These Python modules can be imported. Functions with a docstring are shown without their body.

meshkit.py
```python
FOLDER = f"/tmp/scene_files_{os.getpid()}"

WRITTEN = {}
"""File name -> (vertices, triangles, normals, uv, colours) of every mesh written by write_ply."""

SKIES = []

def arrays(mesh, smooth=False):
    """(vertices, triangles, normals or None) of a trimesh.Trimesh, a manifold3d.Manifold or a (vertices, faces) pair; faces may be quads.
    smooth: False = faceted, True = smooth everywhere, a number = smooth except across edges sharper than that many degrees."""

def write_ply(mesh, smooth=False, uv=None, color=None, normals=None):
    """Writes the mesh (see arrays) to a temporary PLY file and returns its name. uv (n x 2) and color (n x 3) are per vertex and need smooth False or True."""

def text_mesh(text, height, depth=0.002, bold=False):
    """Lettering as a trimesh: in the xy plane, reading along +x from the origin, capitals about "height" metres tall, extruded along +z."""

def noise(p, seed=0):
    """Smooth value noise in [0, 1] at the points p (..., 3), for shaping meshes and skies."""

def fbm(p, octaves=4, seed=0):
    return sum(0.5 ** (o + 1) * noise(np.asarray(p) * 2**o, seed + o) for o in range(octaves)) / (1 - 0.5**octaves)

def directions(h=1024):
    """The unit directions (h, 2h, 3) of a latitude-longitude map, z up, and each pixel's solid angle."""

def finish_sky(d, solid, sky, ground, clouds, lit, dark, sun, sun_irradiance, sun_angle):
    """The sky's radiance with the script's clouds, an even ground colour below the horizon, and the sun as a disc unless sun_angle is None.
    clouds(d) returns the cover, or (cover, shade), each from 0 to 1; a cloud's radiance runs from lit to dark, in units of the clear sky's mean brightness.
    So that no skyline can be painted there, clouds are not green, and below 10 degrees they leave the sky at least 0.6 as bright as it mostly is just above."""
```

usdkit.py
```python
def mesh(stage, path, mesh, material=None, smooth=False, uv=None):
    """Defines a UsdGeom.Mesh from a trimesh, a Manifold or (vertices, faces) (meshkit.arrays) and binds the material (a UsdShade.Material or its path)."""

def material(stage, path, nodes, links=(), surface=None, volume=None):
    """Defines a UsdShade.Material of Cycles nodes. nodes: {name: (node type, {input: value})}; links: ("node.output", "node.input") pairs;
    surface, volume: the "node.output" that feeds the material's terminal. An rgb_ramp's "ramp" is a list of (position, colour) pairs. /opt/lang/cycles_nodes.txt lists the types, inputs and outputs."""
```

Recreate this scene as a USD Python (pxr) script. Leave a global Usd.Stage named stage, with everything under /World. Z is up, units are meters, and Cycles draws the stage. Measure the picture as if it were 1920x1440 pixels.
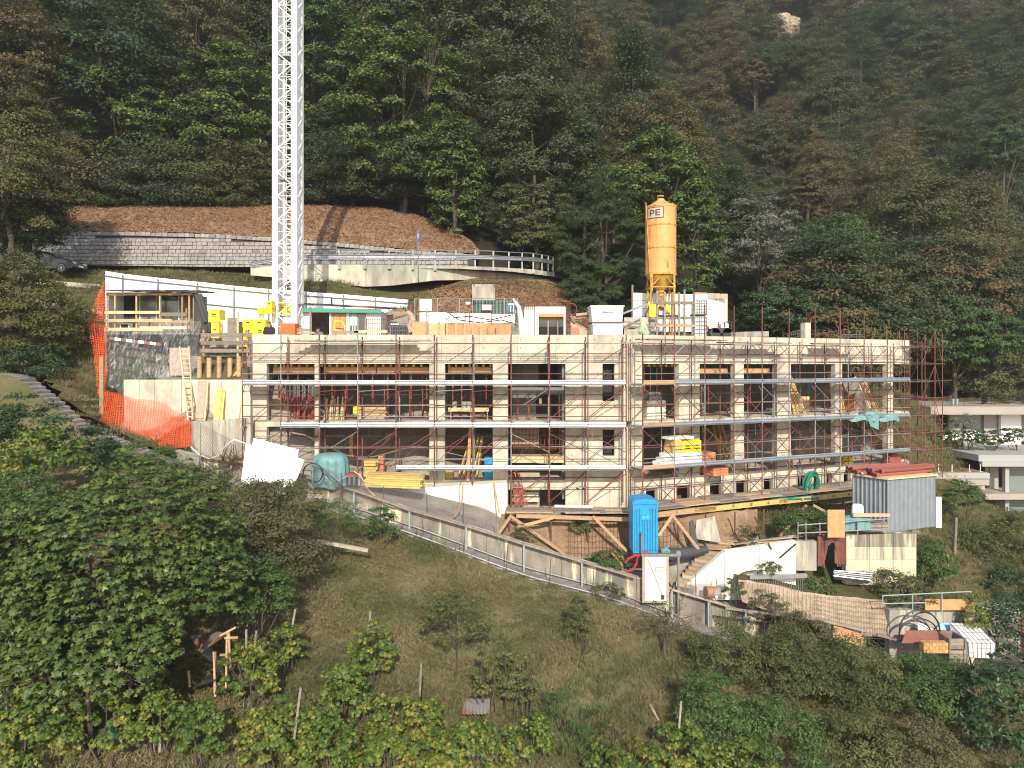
import math, random
import numpy as np, trimesh
from pxr import Usd, UsdGeom, UsdLux, UsdShade, Gf, Sdf, Vt
import usdkit, meshkit
from meshkit import noise, fbm

stage = Usd.Stage.CreateInMemory()
UsdGeom.SetStageUpAxis(stage, 'Z'); UsdGeom.SetStageMetersPerUnit(stage, 1.0)
W = UsdGeom.Xform.Define(stage, '/World'); stage.SetDefaultPrim(W.GetPrim())
UsdGeom.Scope.Define(stage, '/World/Looks')

# ---------------------------------------------------------------- camera, sky, sun, exposure
F, HX, HY, Z0 = 1331.0, 960.0, 684.0, 20.0      # focal length in photo pixels, horizon point, camera height
cam = UsdGeom.Camera.Define(stage, '/World/camera')
cam.AddTranslateOp().Set(Gf.Vec3d(0, 0, Z0)); cam.AddRotateXYZOp().Set(Gf.Vec3f(90, 0, 0))
cam.CreateHorizontalApertureAttr(36.0); cam.CreateVerticalApertureAttr(27.0)
cam.CreateFocalLengthAttr(36.0 * F / 1920); cam.CreateVerticalApertureOffsetAttr(-36.0 * 36 / 1920)
cam.CreateClippingRangeAttr(Gf.Vec2f(0.5, 5000)); cam.CreateFStopAttr(0.0)
EXPOSURE = 0.55
cam.CreateExposureAttr(EXPOSURE)
SUN_AZ, SUN_EL = math.radians(180 - 6), math.radians(31)     # azimuth from +y towards +x: behind the camera, a little to the right
sd = np.array([math.sin(SUN_AZ) * math.cos(SUN_EL), math.cos(SUN_AZ) * math.cos(SUN_EL), math.sin(SUN_EL)])
sun = UsdLux.DistantLight.Define(stage, '/World/sun')
sun.CreateIntensityAttr(1.0); sun.CreateAngleAttr(0.53); sun.CreateNormalizeAttr(True); sun.CreateColorAttr(Gf.Vec3f(1.0, 0.905, 0.74))
sun.AddRotateXYZOp().Set(Gf.Vec3f(90 - math.degrees(SUN_EL), 0, math.degrees(math.atan2(sd[0], -sd[1]))))
sky = UsdLux.DomeLight.Define(stage, '/World/sky')
skym = usdkit.material(stage, '/World/Looks/sky_look', {
    's': ('sky_texture', {'sky_type': 'single_scattering', 'sun_disc': False, 'sun_elevation': SUN_EL, 'sun_rotation': SUN_AZ, 'altitude': 400.0, 'aerosol_density': 1.5}),
    'b': ('background_shader', {'strength': 0.15})}, [('s.color', 'b.color')], surface='b.background')
UsdShade.MaterialBindingAPI.Apply(sky.GetPrim()).Bind(skym)

# ---------------------------------------------------------------- helpers
V = lambda *a: np.array(a, float)
def P(px, py, Y): return V((px - HX) / F * Y, Y, Z0 + (HY - py) / F * Y)
C0 = V(6.13, 33.3, 0); D = V(.918, .396, 0); N = V(.396, -.918, 0)   # the right wing: start of its scaffold's outer plane, direction, outward normal
def wing_t(px, off):                              # distance along the wing at which its plane "off" metres behind the scaffold crosses the column px
    b = C0 - off * N; k = (px - HX) / F
    return (k * b[1] - b[0]) / (D[0] - k * D[1])
def WG(px, py, off):
    q = C0 - off * N + wing_t(px, off) * D
    return V(q[0], q[1], Z0 + (HY - py) / F * q[1])
def WT(t, off, z): return C0 - off * N + t * D + V(0, 0, Z0 + z)

class Node:
    def __init__(s, path, loc): s.path, s.loc, s.prim = path, np.array(loc, float), stage.GetPrimAtPath(path)
used = {}
def numbered(parent, name):
    k = (parent, name); n = used.get(k, 0); used[k] = n + 1
    return f'{parent}/{name}' if n == 0 else f'{parent}/{name}_{n:03d}'
def tag(node, label=None, cat=None, group=None, kind=None):
    for k, v in (('label', label), ('category', cat), ('group', group), ('kind', kind)):
        if v: node.prim.SetCustomDataByKey(k, v)
    return node
def thing(name, label, cat, loc=(0, 0, 0), group=None, rz=None, scale=None):
    path = numbered('/World', name); x = UsdGeom.Xform.Define(stage, path)
    x.AddTranslateOp().Set(Gf.Vec3d(*map(float, loc)))
    if rz is not None: x.AddRotateXYZOp().Set(Gf.Vec3f(*(rz if np.ndim(rz) else (0, 0, rz))))
    if scale is not None: x.AddScaleOp().Set(Gf.Vec3f(*(scale if np.ndim(scale) else (scale,) * 3)))
    return tag(Node(path, loc), label, cat, group)
def copy(src, loc, label=None, cat=None, group=None, rz=0, scale=1.0):
    name = src.path.rpartition('/')[2]
    n = thing(name, label, cat, loc, group, rz, scale)
    n.prim.GetReferences().AddInternalReference(src.path); n.prim.SetInstanceable(True)
    return n
class MB:
    def __init__(s): s.v, s.f, s.n = [], [], 0
    def add(s, v, f):
        v = np.asarray(v, float); f = np.asarray(f, int)
        if f.shape[1] == 4: f = np.vstack([f[:, :3], f[:, [0, 2, 3]]])
        s.v.append(v); s.f.append(f + s.n); s.n += len(v); return s
    def hexa(s, p): return s.add(p, [[0, 3, 2, 1], [4, 5, 6, 7], [0, 1, 5, 4], [1, 2, 6, 5], [2, 3, 7, 6], [3, 0, 4, 7]])
    def box(s, c, d, ax=None):
        c = np.asarray(c, float); d = np.asarray(d, float) / 2
        k = np.array([[-1, -1, -1], [1, -1, -1], [1, 1, -1], [-1, 1, -1], [-1, -1, 1], [1, -1, 1], [1, 1, 1], [-1, 1, 1]], float) * d
        return s.hexa(c + (k if ax is None else k @ np.asarray(ax)))
    def mm(s, a, b):
        a, b = np.minimum(a, b), np.maximum(a, b); return s.box((np.asarray(a) + b) / 2, np.asarray(b) - a)
    def bar(s, p, q, w, h, up=(0, 0, 1)):
        p, q = np.asarray(p, float), np.asarray(q, float); d = q - p; L = np.linalg.norm(d); d = d / L
        u = np.asarray(up, float); r = np.cross(d, u)
        if np.linalg.norm(r) < 1e-3: r = np.cross(d, V(0, 1, .01))
        r /= np.linalg.norm(r); u = np.cross(r, d)
        return s.box((p + q) / 2, (L, w, h), [d, r, u])
    def path(s, pts, r, n=6, cap=True):
        pts = np.asarray(pts, float); m = len(pts); r = np.broadcast_to(np.asarray(r, float), (m,))
        t = np.gradient(pts, axis=0); t /= np.maximum(np.linalg.norm(t, axis=1, keepdims=True), 1e-9)
        a = np.linspace(0, 2 * np.pi, n, endpoint=False); ref = V(0, 0, 1) if abs(t[:, 2]).mean() < .8 else V(0, 1, 0)
        u = np.cross(t, ref); u /= np.maximum(np.linalg.norm(u, axis=1, keepdims=True), 1e-9); w = np.cross(u, t)
        v = (pts[:, None] + r[:, None, None] * (np.cos(a)[None, :, None] * u[:, None] + np.sin(a)[None, :, None] * w[:, None])).reshape(-1, 3)
        i = np.arange(m - 1)[:, None] * n; j = np.arange(n)[None]; k = (j + 1) % n
        f = np.stack([i + j, i + n + j, i + n + k, i + k], -1).reshape(-1, 4)
        f3 = np.vstack([f[:, :3], f[:, [0, 2, 3]]])
        if cap:
            e = np.arange(1, n - 1); f3 = np.vstack([f3, np.stack([0 * e, e, e + 1], 1), (m - 1) * n + np.stack([0 * e, e + 1, e], 1)])
        return s.add(v, f3)
    def tube(s, p, q, r, n=6): return s.path([p, q], r, n)
    def grid(s, pts):                             # pts (a, b, 3)
        a, b = pts.shape[:2]; i = np.arange(a - 1)[:, None] * b + np.arange(b - 1)[None]; i = i.ravel()
        return s.add(pts.reshape(-1, 3), np.stack([i, i + 1, i + b + 1, i + b], 1))
    def mesh(s, m, T=None):
        v, f, _ = meshkit.arrays(m)
        if T is not None: v = trimesh.transform_points(v, T)
        return s.add(v, f)
    def prism(s, poly, o, ex, ey, ez, depth):     # polygon (list of 2D points) in the plane o + x ex + y ey, extruded along ez
        from shapely.geometry import Polygon
        m = trimesh.creation.extrude_polygon(Polygon(poly), depth, engine='earcut'); A = np.array([ex, ey, ez], float)
        return s.add(np.asarray(m.vertices) @ A + np.asarray(o, float), m.faces)
    def arr(s): return np.vstack(s.v), np.vstack(s.f)
def leafrnd(g, rnd): UsdGeom.PrimvarsAPI(g).CreatePrimvar('rnd', Sdf.ValueTypeNames.FloatArray, 'vertex').Set(Vt.FloatArray.FromNumpy(rnd.astype(np.float32)))
def obj(name, mb, mat, parent=None, smooth=False, label=None, cat=None, group=None, kind=None):
    v, f, rnd = (*mb.arr(), None) if isinstance(mb, MB) else mb if len(mb) == 3 else (*mb, None)
    path = numbered(parent.path if parent else '/World', name)
    g = usdkit.mesh(stage, path, (v - (parent.loc if parent else 0), f), mat, smooth)
    if rnd is not None: leafrnd(g, rnd)
    return tag(Node(path, parent.loc if parent else (0, 0, 0)), label, cat, group, kind)
def part(name, mat, parent, fn, *a, smooth=False, **k):
    mb = MB(); getattr(mb, fn)(*a); return obj(name, mb, mat, parent, smooth, **k)

# ---------------------------------------------------------------- materials
def mat(name, c, c2=None, scale=2.0, rough=.7, metal=0.0, bump=0.0, bscale=25.0, detail=5.0, stretch=(1, 1, 1), lo=.35, hi=.65, rand=0.0, spec=.4, c3=None, s3=.5, lo3=.5, hi3=.7, st3=(1, 1, 1)):
    n = {'p': ('principled_bsdf', {'roughness': rough, 'metallic': metal, 'specular_ior_level': spec, 'base_color': c})}; L = []
    g = lambda: n.setdefault('g', ('geometry', {}))
    last = None
    if c2 is not None:
        g(); n['m'] = ('mapping', {'scale': stretch}); n['n'] = ('noise_texture', {'scale': scale, 'detail': detail, 'roughness': .62})
        n['r'] = ('rgb_ramp', {'ramp': [(lo, c), (hi, c2)]}); L += [('g.position', 'm.vector'), ('m.vector', 'n.vector'), ('n.fac', 'r.fac')]; last = 'r.color'
    if c3 is not None:
        g(); n['m3'] = ('mapping', {'scale': st3, 'location': (7.3, 2.1, 5.5)}); n['n3'] = ('noise_texture', {'scale': s3, 'detail': 4.0, 'roughness': .6})
        n['r3'] = ('rgb_ramp', {'ramp': [(lo3, (0, 0, 0)), (hi3, (1, 1, 1))]}); n['x3'] = ('mix_color', {'b': c3, 'a': c})
        L += [('g.position', 'm3.vector'), ('m3.vector', 'n3.vector'), ('n3.fac', 'r3.fac'), ('r3.color', 'x3.fac')] + ([(last, 'x3.a')] if last else []); last = 'x3.result'
    if rand:
        n['o'] = ('object_info', {}); n['mr'] = ('map_range', {'from_min': 0., 'from_max': 1., 'to_min': 1 - rand, 'to_max': 1 + rand}); n['vm'] = ('vector_math', {'math_type': 'scale', 'vector1': c})
        L += [('o.random', 'mr.value'), ('mr.result', 'vm.scale')] + ([(last, 'vm.vector1')] if last else []); last = 'vm.vector'
    if last: L.append((last, 'p.base_color'))
    if bump:
        g(); n['bn'] = ('noise_texture', {'scale': bscale, 'detail': 4.0}); n['b'] = ('bump', {'strength': bump, 'distance': .03})
        L += [('g.position', 'bn.vector'), ('bn.fac', 'b.height'), ('b.normal', 'p.normal')]
    return usdkit.material(stage, '/World/Looks/' + name, n, L, surface='p.BSDF')
def leafmat(name, ramp, rough=.55, trans=.3, tree=.55, patch=None):
    """Leaf colours run along a ramp: the tree's own random number and each leaf's."""
    n = {'o': ('object_info', {}), 'g': ('geometry', {}), 'at': ('attribute', {'attribute': 'rnd'}), 'a': ('math', {'math_type': 'multiply_add', 'value2': tree}), 'b': ('math', {'math_type': 'multiply', 'value2': 1 - tree}),
         'r': ('rgb_ramp', {'ramp': ramp}), 'p': ('principled_bsdf', {'roughness': rough, 'specular_ior_level': .3}), 't': ('translucent_bsdf', {}), 'x': ('mix_closure', {'fac': trans})}
    L = [('at.fac', 'b.value1'), ('o.random', 'a.value1'), ('b.value', 'a.value3'), ('a.value', 'r.fac'), ('r.color', 'p.base_color'), ('r.color', 't.color'), ('p.BSDF', 'x.closure1'), ('t.BSDF', 'x.closure2')]
    if patch:
        n['pn'] = ('noise_texture', {'scale': patch, 'detail': 3.0}); n['pr'] = ('map_range', {'from_min': .3, 'from_max': .7, 'clamp': True}); 
        L = [l for l in L if l[0] != 'o.random'] + [('g.position', 'pn.vector'), ('pn.fac', 'pr.value'), ('pr.result', 'a.value1')]
    return usdkit.material(stage, '/World/Looks/' + name, n, L, surface='x.closure')
concrete = mat('concrete', (.56, .505, .40), (.40, .36, .295), scale=2.2, detail=8.0, rough=.85, bump=.35, bscale=14, c3=(.27, .25, .215), s3=.8, lo3=.53, hi3=.75, st3=(1, 1, .35), rand=.12)
concrete_old = mat('concrete_old', (.40, .37, .31), (.22, .205, .18), scale=1.3, stretch=(1, 1, .3), rough=.9, bump=.3, bscale=12, c3=(.55, .52, .42), s3=1.1, lo3=.56, hi3=.7, st3=(1.6, 1.6, .25))
concrete_white = mat('concrete_white', (.70, .67, .58), (.60, .57, .48), scale=1.2, rough=.85, bump=.15, c3=(.4, .38, .33), s3=.8, lo3=.58, hi3=.8, st3=(1, 1, .3))
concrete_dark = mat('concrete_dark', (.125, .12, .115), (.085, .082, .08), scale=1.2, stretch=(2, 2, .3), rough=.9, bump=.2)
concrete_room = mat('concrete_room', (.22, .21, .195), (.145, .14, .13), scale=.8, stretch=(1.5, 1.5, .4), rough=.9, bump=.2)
stone = mat('stone', (.29, .27, .25), (.19, .175, .165), scale=6, rough=.9, bump=.6, bscale=18, rand=.22)
mortar = mat('mortar', (.075, .068, .06), (.05, .046, .042), scale=5, rough=.95)
galv = mat('galvanised_steel', (.5, .52, .55), (.40, .42, .45), scale=4, rough=.42, metal=.85, rand=.12, spec=.5)
galv_dull = mat('dull_steel', (.27, .275, .28), (.2, .205, .21), scale=6, rough=.55, metal=.5, rand=.15)
rust = mat('rusty_red_steel', (.185, .062, .046), (.125, .054, .042), scale=5, rough=.75, metal=.1, bump=.2, rand=.3)
redpaint = mat('red_prop_paint', (.30, .065, .045), (.2, .06, .045), scale=5, rough=.6, rand=.25)
white = mat('white_paint', (.82, .82, .81), (.76, .76, .74), scale=.8, rough=.55)
white_dirty = mat('weathered_white_paint', (.74, .73, .70), (.62, .6, .56), scale=2, rough=.6, c3=(.2, .17, .14), s3=5, lo3=.66, hi3=.7)
crane_white = mat('crane_white_paint', (.82, .82, .82), (.6, .59, .57), scale=2.5, lo=.5, hi=.75, rough=.45)
wood = mat('rough_timber', (.46, .31, .17), (.30, .2, .12), scale=7, stretch=(.6, .6, 3), rough=.85, bump=.25, rand=.25)
wood_grey = mat('grey_timber', (.27, .225, .185), (.17, .145, .12), scale=6, rough=.9, bump=.3, rand=.25)
wood_new = mat('pale_timber', (.62, .47, .27), (.5, .36, .2), scale=6, rough=.8, rand=.2)
wood_orange = mat('orange_plywood', (.52, .27, .12), (.40, .2, .09), scale=4, rough=.6, rand=.15)
yellow_board = mat('yellow_formwork', (.58, .40, .12), (.44, .3, .10), scale=4, rough=.5, rand=.2)
yellow = mat('yellow_plastic', (.85, .66, .03), (.8, .6, .03), scale=3, rough=.45)
black_print = mat('black_print', (.03, .03, .03), rough=.6)
black_rubber = mat('black_rubber', (.025, .025, .027), rough=.5)
silo_orange = mat('silo_orange_paint', (.68, .325, .115), (.60, .28, .095), scale=1.2, rough=.5, c3=(.25, .10, .04), s3=2.6, lo3=.58, hi3=.72, st3=(1.6, 1.6, .3), bump=.15, bscale=6)
silo_frame = mat('silo_frame_paint', (.6, .36, .05), (.3, .15, .04), scale=3, rough=.6)
green_roof = mat('green_sheet_metal', (.05, .26, .18), rough=.45)
teal = mat('teal_tarpaulin', (.15, .29, .29), (.11, .235, .24), scale=3, rough=.5, bump=.5, bscale=7)
blue_toilet = mat('blue_plastic', (.012, .27, .54), (.02, .21, .42), scale=3, rough=.5, c3=(.12, .27, .36), s3=3, lo3=.62, hi3=.75)
blue_dark = mat('blue_steel', (.05, .25, .5), rough=.5)
orange_net = mat('orange_safety_net', (.85, .10, .02), (.75, .08, .02), scale=4, rough=.6)
pink_panel = mat('weathered_panel', (.42, .33, .26), (.33, .25, .2), scale=4, rough=.8)
brick = mat('red_brick', (.5, .19, .10), (.4, .15, .09), scale=4, rough=.9, rand=.2)
pipe_red = mat('red_brown_pipe', (.27, .085, .06), rough=.4, rand=.2)
hose_green = mat('green_corrugated_hose', (.015, .16, .11), rough=.45)
hose_red = mat('red_corrugated_hose', (.34, .03, .04), rough=.5)
shed_metal = mat('grey_corrugated_metal', (.24, .27, .30), (.2, .225, .25), scale=3, rough=.5, metal=.3)
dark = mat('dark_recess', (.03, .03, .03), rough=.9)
charcoal = mat('charcoal_membrane', (.045, .047, .05), rough=.7)
tin = mat('rusty_tin', (.30, .14, .08), (.28, .27, .26), scale=1.8, rough=.7, metal=.2, lo=.45, hi=.55)
skin = mat('skin', (.5, .3, .2), rough=.6); cloth_black = mat('black_cloth', (.02, .02, .022), rough=.9); cloth_grey = mat('grey_cloth', (.16, .17, .18), rough=.9); cloth_tan = mat('tan_cloth', (.3, .24, .17), rough=.9)
bark = mat('bark', (.10, .078, .058), (.05, .04, .032), scale=6, stretch=(1, 1, .3), rough=.95, bump=.5)
bark_pale = mat('pale_bark', (.40, .36, .3), (.26, .23, .19), scale=6, stretch=(1, 1, .3), rough=.95)
glass = usdkit.material(stage, '/World/Looks/window_glass', {'t': ('transparent_bsdf', {'color': (.82, .88, .86)}), 'g': ('glossy_bsdf', {'roughness': .03}), 'f': ('fresnel', {'IOR': 1.5}), 'x': ('mix_closure', {})},
    [('t.BSDF', 'x.closure1'), ('g.BSDF', 'x.closure2'), ('f.fac', 'x.fac')], surface='x.closure')
film = usdkit.material(stage, '/World/Looks/clear_plastic_film', {'g': ('geometry', {}), 'm': ('mapping', {'scale': (2.4, 2.4, .22)}), 'n': ('noise_texture', {'scale': 2.2, 'detail': 5.0, 'distortion': 1.2}), 'r': ('rgb_ramp', {'ramp': [(.48, (.03, .03, .03)), (.62, (.13, .13, .13)), (.76, (.5, .5, .5))]}),
    't': ('transparent_bsdf', {'color': (.93, .95, .97)}), 'p': ('principled_bsdf', {'base_color': (.72, .74, .76), 'roughness': .32, 'specular_ior_level': .5}), 'x': ('mix_closure', {})},
    [('g.position', 'm.vector'), ('m.vector', 'n.vector'), ('n.fac', 'r.fac'), ('r.color', 'x.fac'), ('t.BSDF', 'x.closure1'), ('p.BSDF', 'x.closure2')], surface='x.closure')
# ---------------------------------------------------------------- ground sheets
from scipy.interpolate import griddata
ZL = lambda x: np.interp(x, [-60, -36, -23.5, -19.8, -16, -13, -8.3, -4.25, -2.2, .83, 3.9, 7.4, 11, 15, 40, 70], [4, 1.5, -.6, -2.9, -4.15, -4.95, -5.95, -7.1, -7.78, -8.8, -9.6, -10.9, -11.7, -12.1, -14, -15]) + Z0   # lane height
YL = lambda x: np.interp(x, [-60, -24, -20, -10, 0, 8, 15, 40, 70], [36, 34, 32.5, 30.2, 29, 29, 29.4, 30, 30])                    # lane's near edge
LW = 1.25
ZW = lambda x: np.interp(x, [-16, -14, -11.4, -9, -7.3, -6.5, -4.5, -2.35, 0, 1.85, 4.2, 5.6, 6.8, 8.5, 11, 15], [-3.9, -4.26, -4.5, -5.0, -5.44, -5.62, -6.3, -6.83, -7.5, -8.1, -8.75, -9.2, -9.6, -10.1, -10.9, -11.4]) + Z0   # top of the wall behind the lane
#                                                                                                                        # lane width
def h_front(x, y):
    d = YL(x) - y
    return ZL(x) - .3 * d - .06 * np.clip(d - 9, 0, 9) + .22 * (fbm(np.stack([x * .35, y * .35, 0 * x], -1), 3, 5) - .5) * np.clip(d, 0, 2)
def soil(name, stops, s=1.0, bump=.5, fine=9.0, rough=.95):
    return usdkit.material(stage, '/World/Looks/' + name, {'g': ('geometry', {}), 'n': ('noise_texture', {'scale': s, 'detail': 6.0, 'roughness': .65}), 'n2': ('noise_texture', {'scale': fine, 'detail': 5.0, 'roughness': .7}),
        'a': ('mix_float', {'fac': .45}), 'r': ('rgb_ramp', {'ramp': stops}), 'p': ('principled_bsdf', {'roughness': rough, 'specular_ior_level': .15}), 'b': ('bump', {'strength': bump, 'distance': .08})},
        [('g.position', 'n.vector'), ('g.position', 'n2.vector'), ('n.fac', 'a.a'), ('n2.fac', 'a.b'), ('a.result', 'r.fac'), ('r.color', 'p.base_color'), ('n2.fac', 'b.height'), ('b.normal', 'p.normal')], surface='p.BSDF')
lawn_m = soil('lawn_soil', [(.33, (.075, .09, .032)), (.45, (.115, .115, .05)), (.55, (.165, .14, .074)), (.68, (.23, .185, .11))], .55)
slope_m = soil('grassy_slope', [(.36, (.035, .05, .018)), (.48, (.07, .07, .03)), (.58, (.12, .085, .05)), (.7, (.18, .13, .08))], .5)
earth_m = soil('bare_earth', [(.35, (.13, .085, .055)), (.5, (.22, .145, .09)), (.65, (.32, .23, .15))], .8)
leaf_litter = soil('dry_leaf_litter', [(.34, (.085, .05, .03)), (.47, (.19, .108, .06)), (.6, (.27, .165, .10)), (.72, (.36, .26, .18))], .9, .7, 7.0)
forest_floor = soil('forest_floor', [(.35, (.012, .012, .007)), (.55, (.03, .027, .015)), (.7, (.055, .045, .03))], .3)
gravel_m = soil('site_gravel', [(.35, (.17, .15, .13)), (.5, (.27, .24, .2)), (.66, (.38, .35, .3))], 1.2, .6, 14.0)
asphalt_m = soil('asphalt', [(.35, (.06, .06, .062)), (.6, (.1, .1, .1))], 1.5, .2, 30.0)
paving_m = soil('lane_paving', [(.34, (.15, .135, .12)), (.5, (.24, .22, .2)), (.66, (.36, .335, .30))], 1.3, .5, 10.0)

xs = np.linspace(-62, 62, 150); tt = np.linspace(0, 1, 90) ** .8
G = np.stack([np.repeat(xs[:, None], 90, 1), 2 + (YL(xs) - 2)[:, None] * tt[None], np.zeros((150, 90))], -1); G[..., 2] = h_front(G[..., 0], G[..., 1])
mb = MB(); mb.grid(G[:, ::-1]); lawn = obj('lawn', mb, lawn_m, smooth=True, kind='structure', label='dry patchy hillside lawn sloping down below the lane')

# lane: a stepped stone path, its treads as parts
lane = thing('lane', 'narrow stone paved lane stepping down along the old wall', None, (0, 29, Z0 - 8.5)); lane.prim.SetCustomDataByKey('kind', 'structure')
lx = np.concatenate([np.arange(-25, -14, .31), np.arange(-14, 30, .62)])
for i, x in enumerate(lx):
    x1 = x + (.30 if x < -14.1 else .60); y0, y1 = YL(x) - .02, YL(x1) - .02; z = ZL(x + .3) + .015 + .02 * math.sin(i * 7.1)
    m = MB(); m.hexa([(x, y0, z - .4), (x1, y1, z - .4), (x1, y1 + LW, z - .4), (x, y0 + LW, z - .4), (x, y0, z), (x1, y1, z - .05), (x1, y1 + LW, z - .05), (x, y0 + LW, z)])
    obj('paving_slab', m, paving_m, lane)

# ground behind the lane wall, round the site and up to the road
cp = []
for x in np.arange(-60, 71, 2.0):
    cp += [(x, YL(x) + LW + .25, (ZW(x) - .12 if -14.5 < x < 12 else ZL(x) + .15) - Z0)]
for px, py, y in [(-300, 440, 50), (-300, 640, 40), (0, 640, 41), (0, 505, 49), (60, 690, 38.5), (100, 522, 48.5), (180, 524, 48.5), (118, 572, 43.5), (185, 606, 41), (150, 690, 37.3), (178, 782, 34.4), (250, 512, 47.5), (440, 514, 50),
                 (600, 535, 48.5), (760, 566, 46), (700, 522, 51), (860, 545, 48.5), (930, 530, 49.5), (1000, 585, 45), (1035, 522, 51.5), (880, 520, 51.2), (470, 508, 51), (300, 505, 51), (1250, 660, 47), (1500, 690, 49),
                 (1700, 740, 52), (1900, 745, 58), (2100, 720, 60), (1760, 930, 45), (1900, 930, 52), (1750, 1010, 40), (1850, 1000, 43), (1800, 1110, 35.5), (1900, 1110, 36), (2200, 1000, 45), (1700, 1110, 34)]:
    q = P(px, py, y); cp.append((q[0], q[1], q[2] - Z0))
for x, y, z in [(-9, 34.2, -5.8), (-5, 34.2, -5.9), (-1, 33.0, -6.8), (0, 32.2, -8.2), (3, 32.2, -8.9), (6, 32, -9.4), (8, 33, -8.2), (12, 35, -7.6), (16, 37, -7.6), (20, 39, -8), (22, 36, -8.9), (17, 33.5, -9.3), (12, 32.0, -10.2), (-18, 35.0, -3.7), (-14, 35.0, -4.2), (-12, 34.9, -4.6), (-19, 35.05, -3.6), (-20.5, 36.6, -2.9), (-20.3, 38, -1.6), (-18.5, 35.7, -.9), (-15, 35.7, -.9), (-12, 35.7, -1.0), (-14, 34.4, -4.3), (-18, 34.4, -3.9), (-12, 33.4, -4.6), (-16, 33.2, -4.3), (-20.5, 35.4, -3.3), (-24, 41.2, 2.6), (-22.3, 43.2, 2.5), (-18, 45.1, 2.3), (-15.5, 46.1, 2.1), (-13, 47.0, 1.9), (-10.5, 48.2, 1.7), (-8.2, 49.1, 1.6), (-18, 46.3, 4.5), (-22, 44.4, 4.6), (-10.5, 49.4, 4.5), (-18, 43, 2.0), (-12, 45, 1.5), (-8, 47.3, 1.4), (-5, 46.5, 1.3), (-3, 44.5, 1.0), (-20, 45.6, 4.3), (-13, 47.6, 4.4), (-8, 50, 4.5),
                (-19, 41, .45), (-12, 41, .4), (-5, 42, .4), (0, 42, .4), (5, 43, .4), (10, 44, .4), (15, 46, .4), (-12, 36, -1.0), (-18, 36, -.9), (-8, 37, -6), (0, 37, -7), (6, 38, -7), (14, 41, -7), (20, 43, -7), (25, 45, -6), 
                (-60, 53, 7.2), (-20, 53.5, 7.05), (-10, 53.5, 7.0), (-3, 53.5, 6.6), (3, 55, 5.6), (10, 56, 4), (20, 56, 0), (30, 58, -2.5), (60, 58, -2.7), (-60, 58, 9)]: cp.append((x, y, z))
cp = np.array(cp)
gx, gy = np.meshgrid(np.linspace(-58, 66, 230), np.linspace(29.8, 56, 90), indexing='ij')
gz = griddata(cp[:, :2], cp[:, 2], (gx, gy), 'linear'); gz2 = griddata(cp[:, :2], cp[:, 2], (gx, gy), 'nearest'); gz = np.where(np.isnan(gz), gz2, gz)
from scipy.ndimage import gaussian_filter, map_coordinates
gz = gaussian_filter(gz, .8) + .25 * (fbm(np.stack([gx * .5, gy * .5, 0 * gx], -1), 3, 2) - .5) + Z0
def h_mid(x, y):
    return map_coordinates(gz, [np.atleast_1d((np.asarray(x) + 58) / 124 * 229), np.atleast_1d((np.asarray(y) - 29.8) / 26.2 * 89)], order=1, mode='nearest')
keep = (gy > YL(gx) + LW + .2)
i = np.arange(229)[:, None] * 90 + np.arange(89)[None]; q = np.stack([i, i + 90, i + 91, i + 1], -1).reshape(-1, 4)
q = q[keep.ravel()[q].all(1)]
pts = np.stack([gx, gy, gz], -1).reshape(-1, 3)
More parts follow.
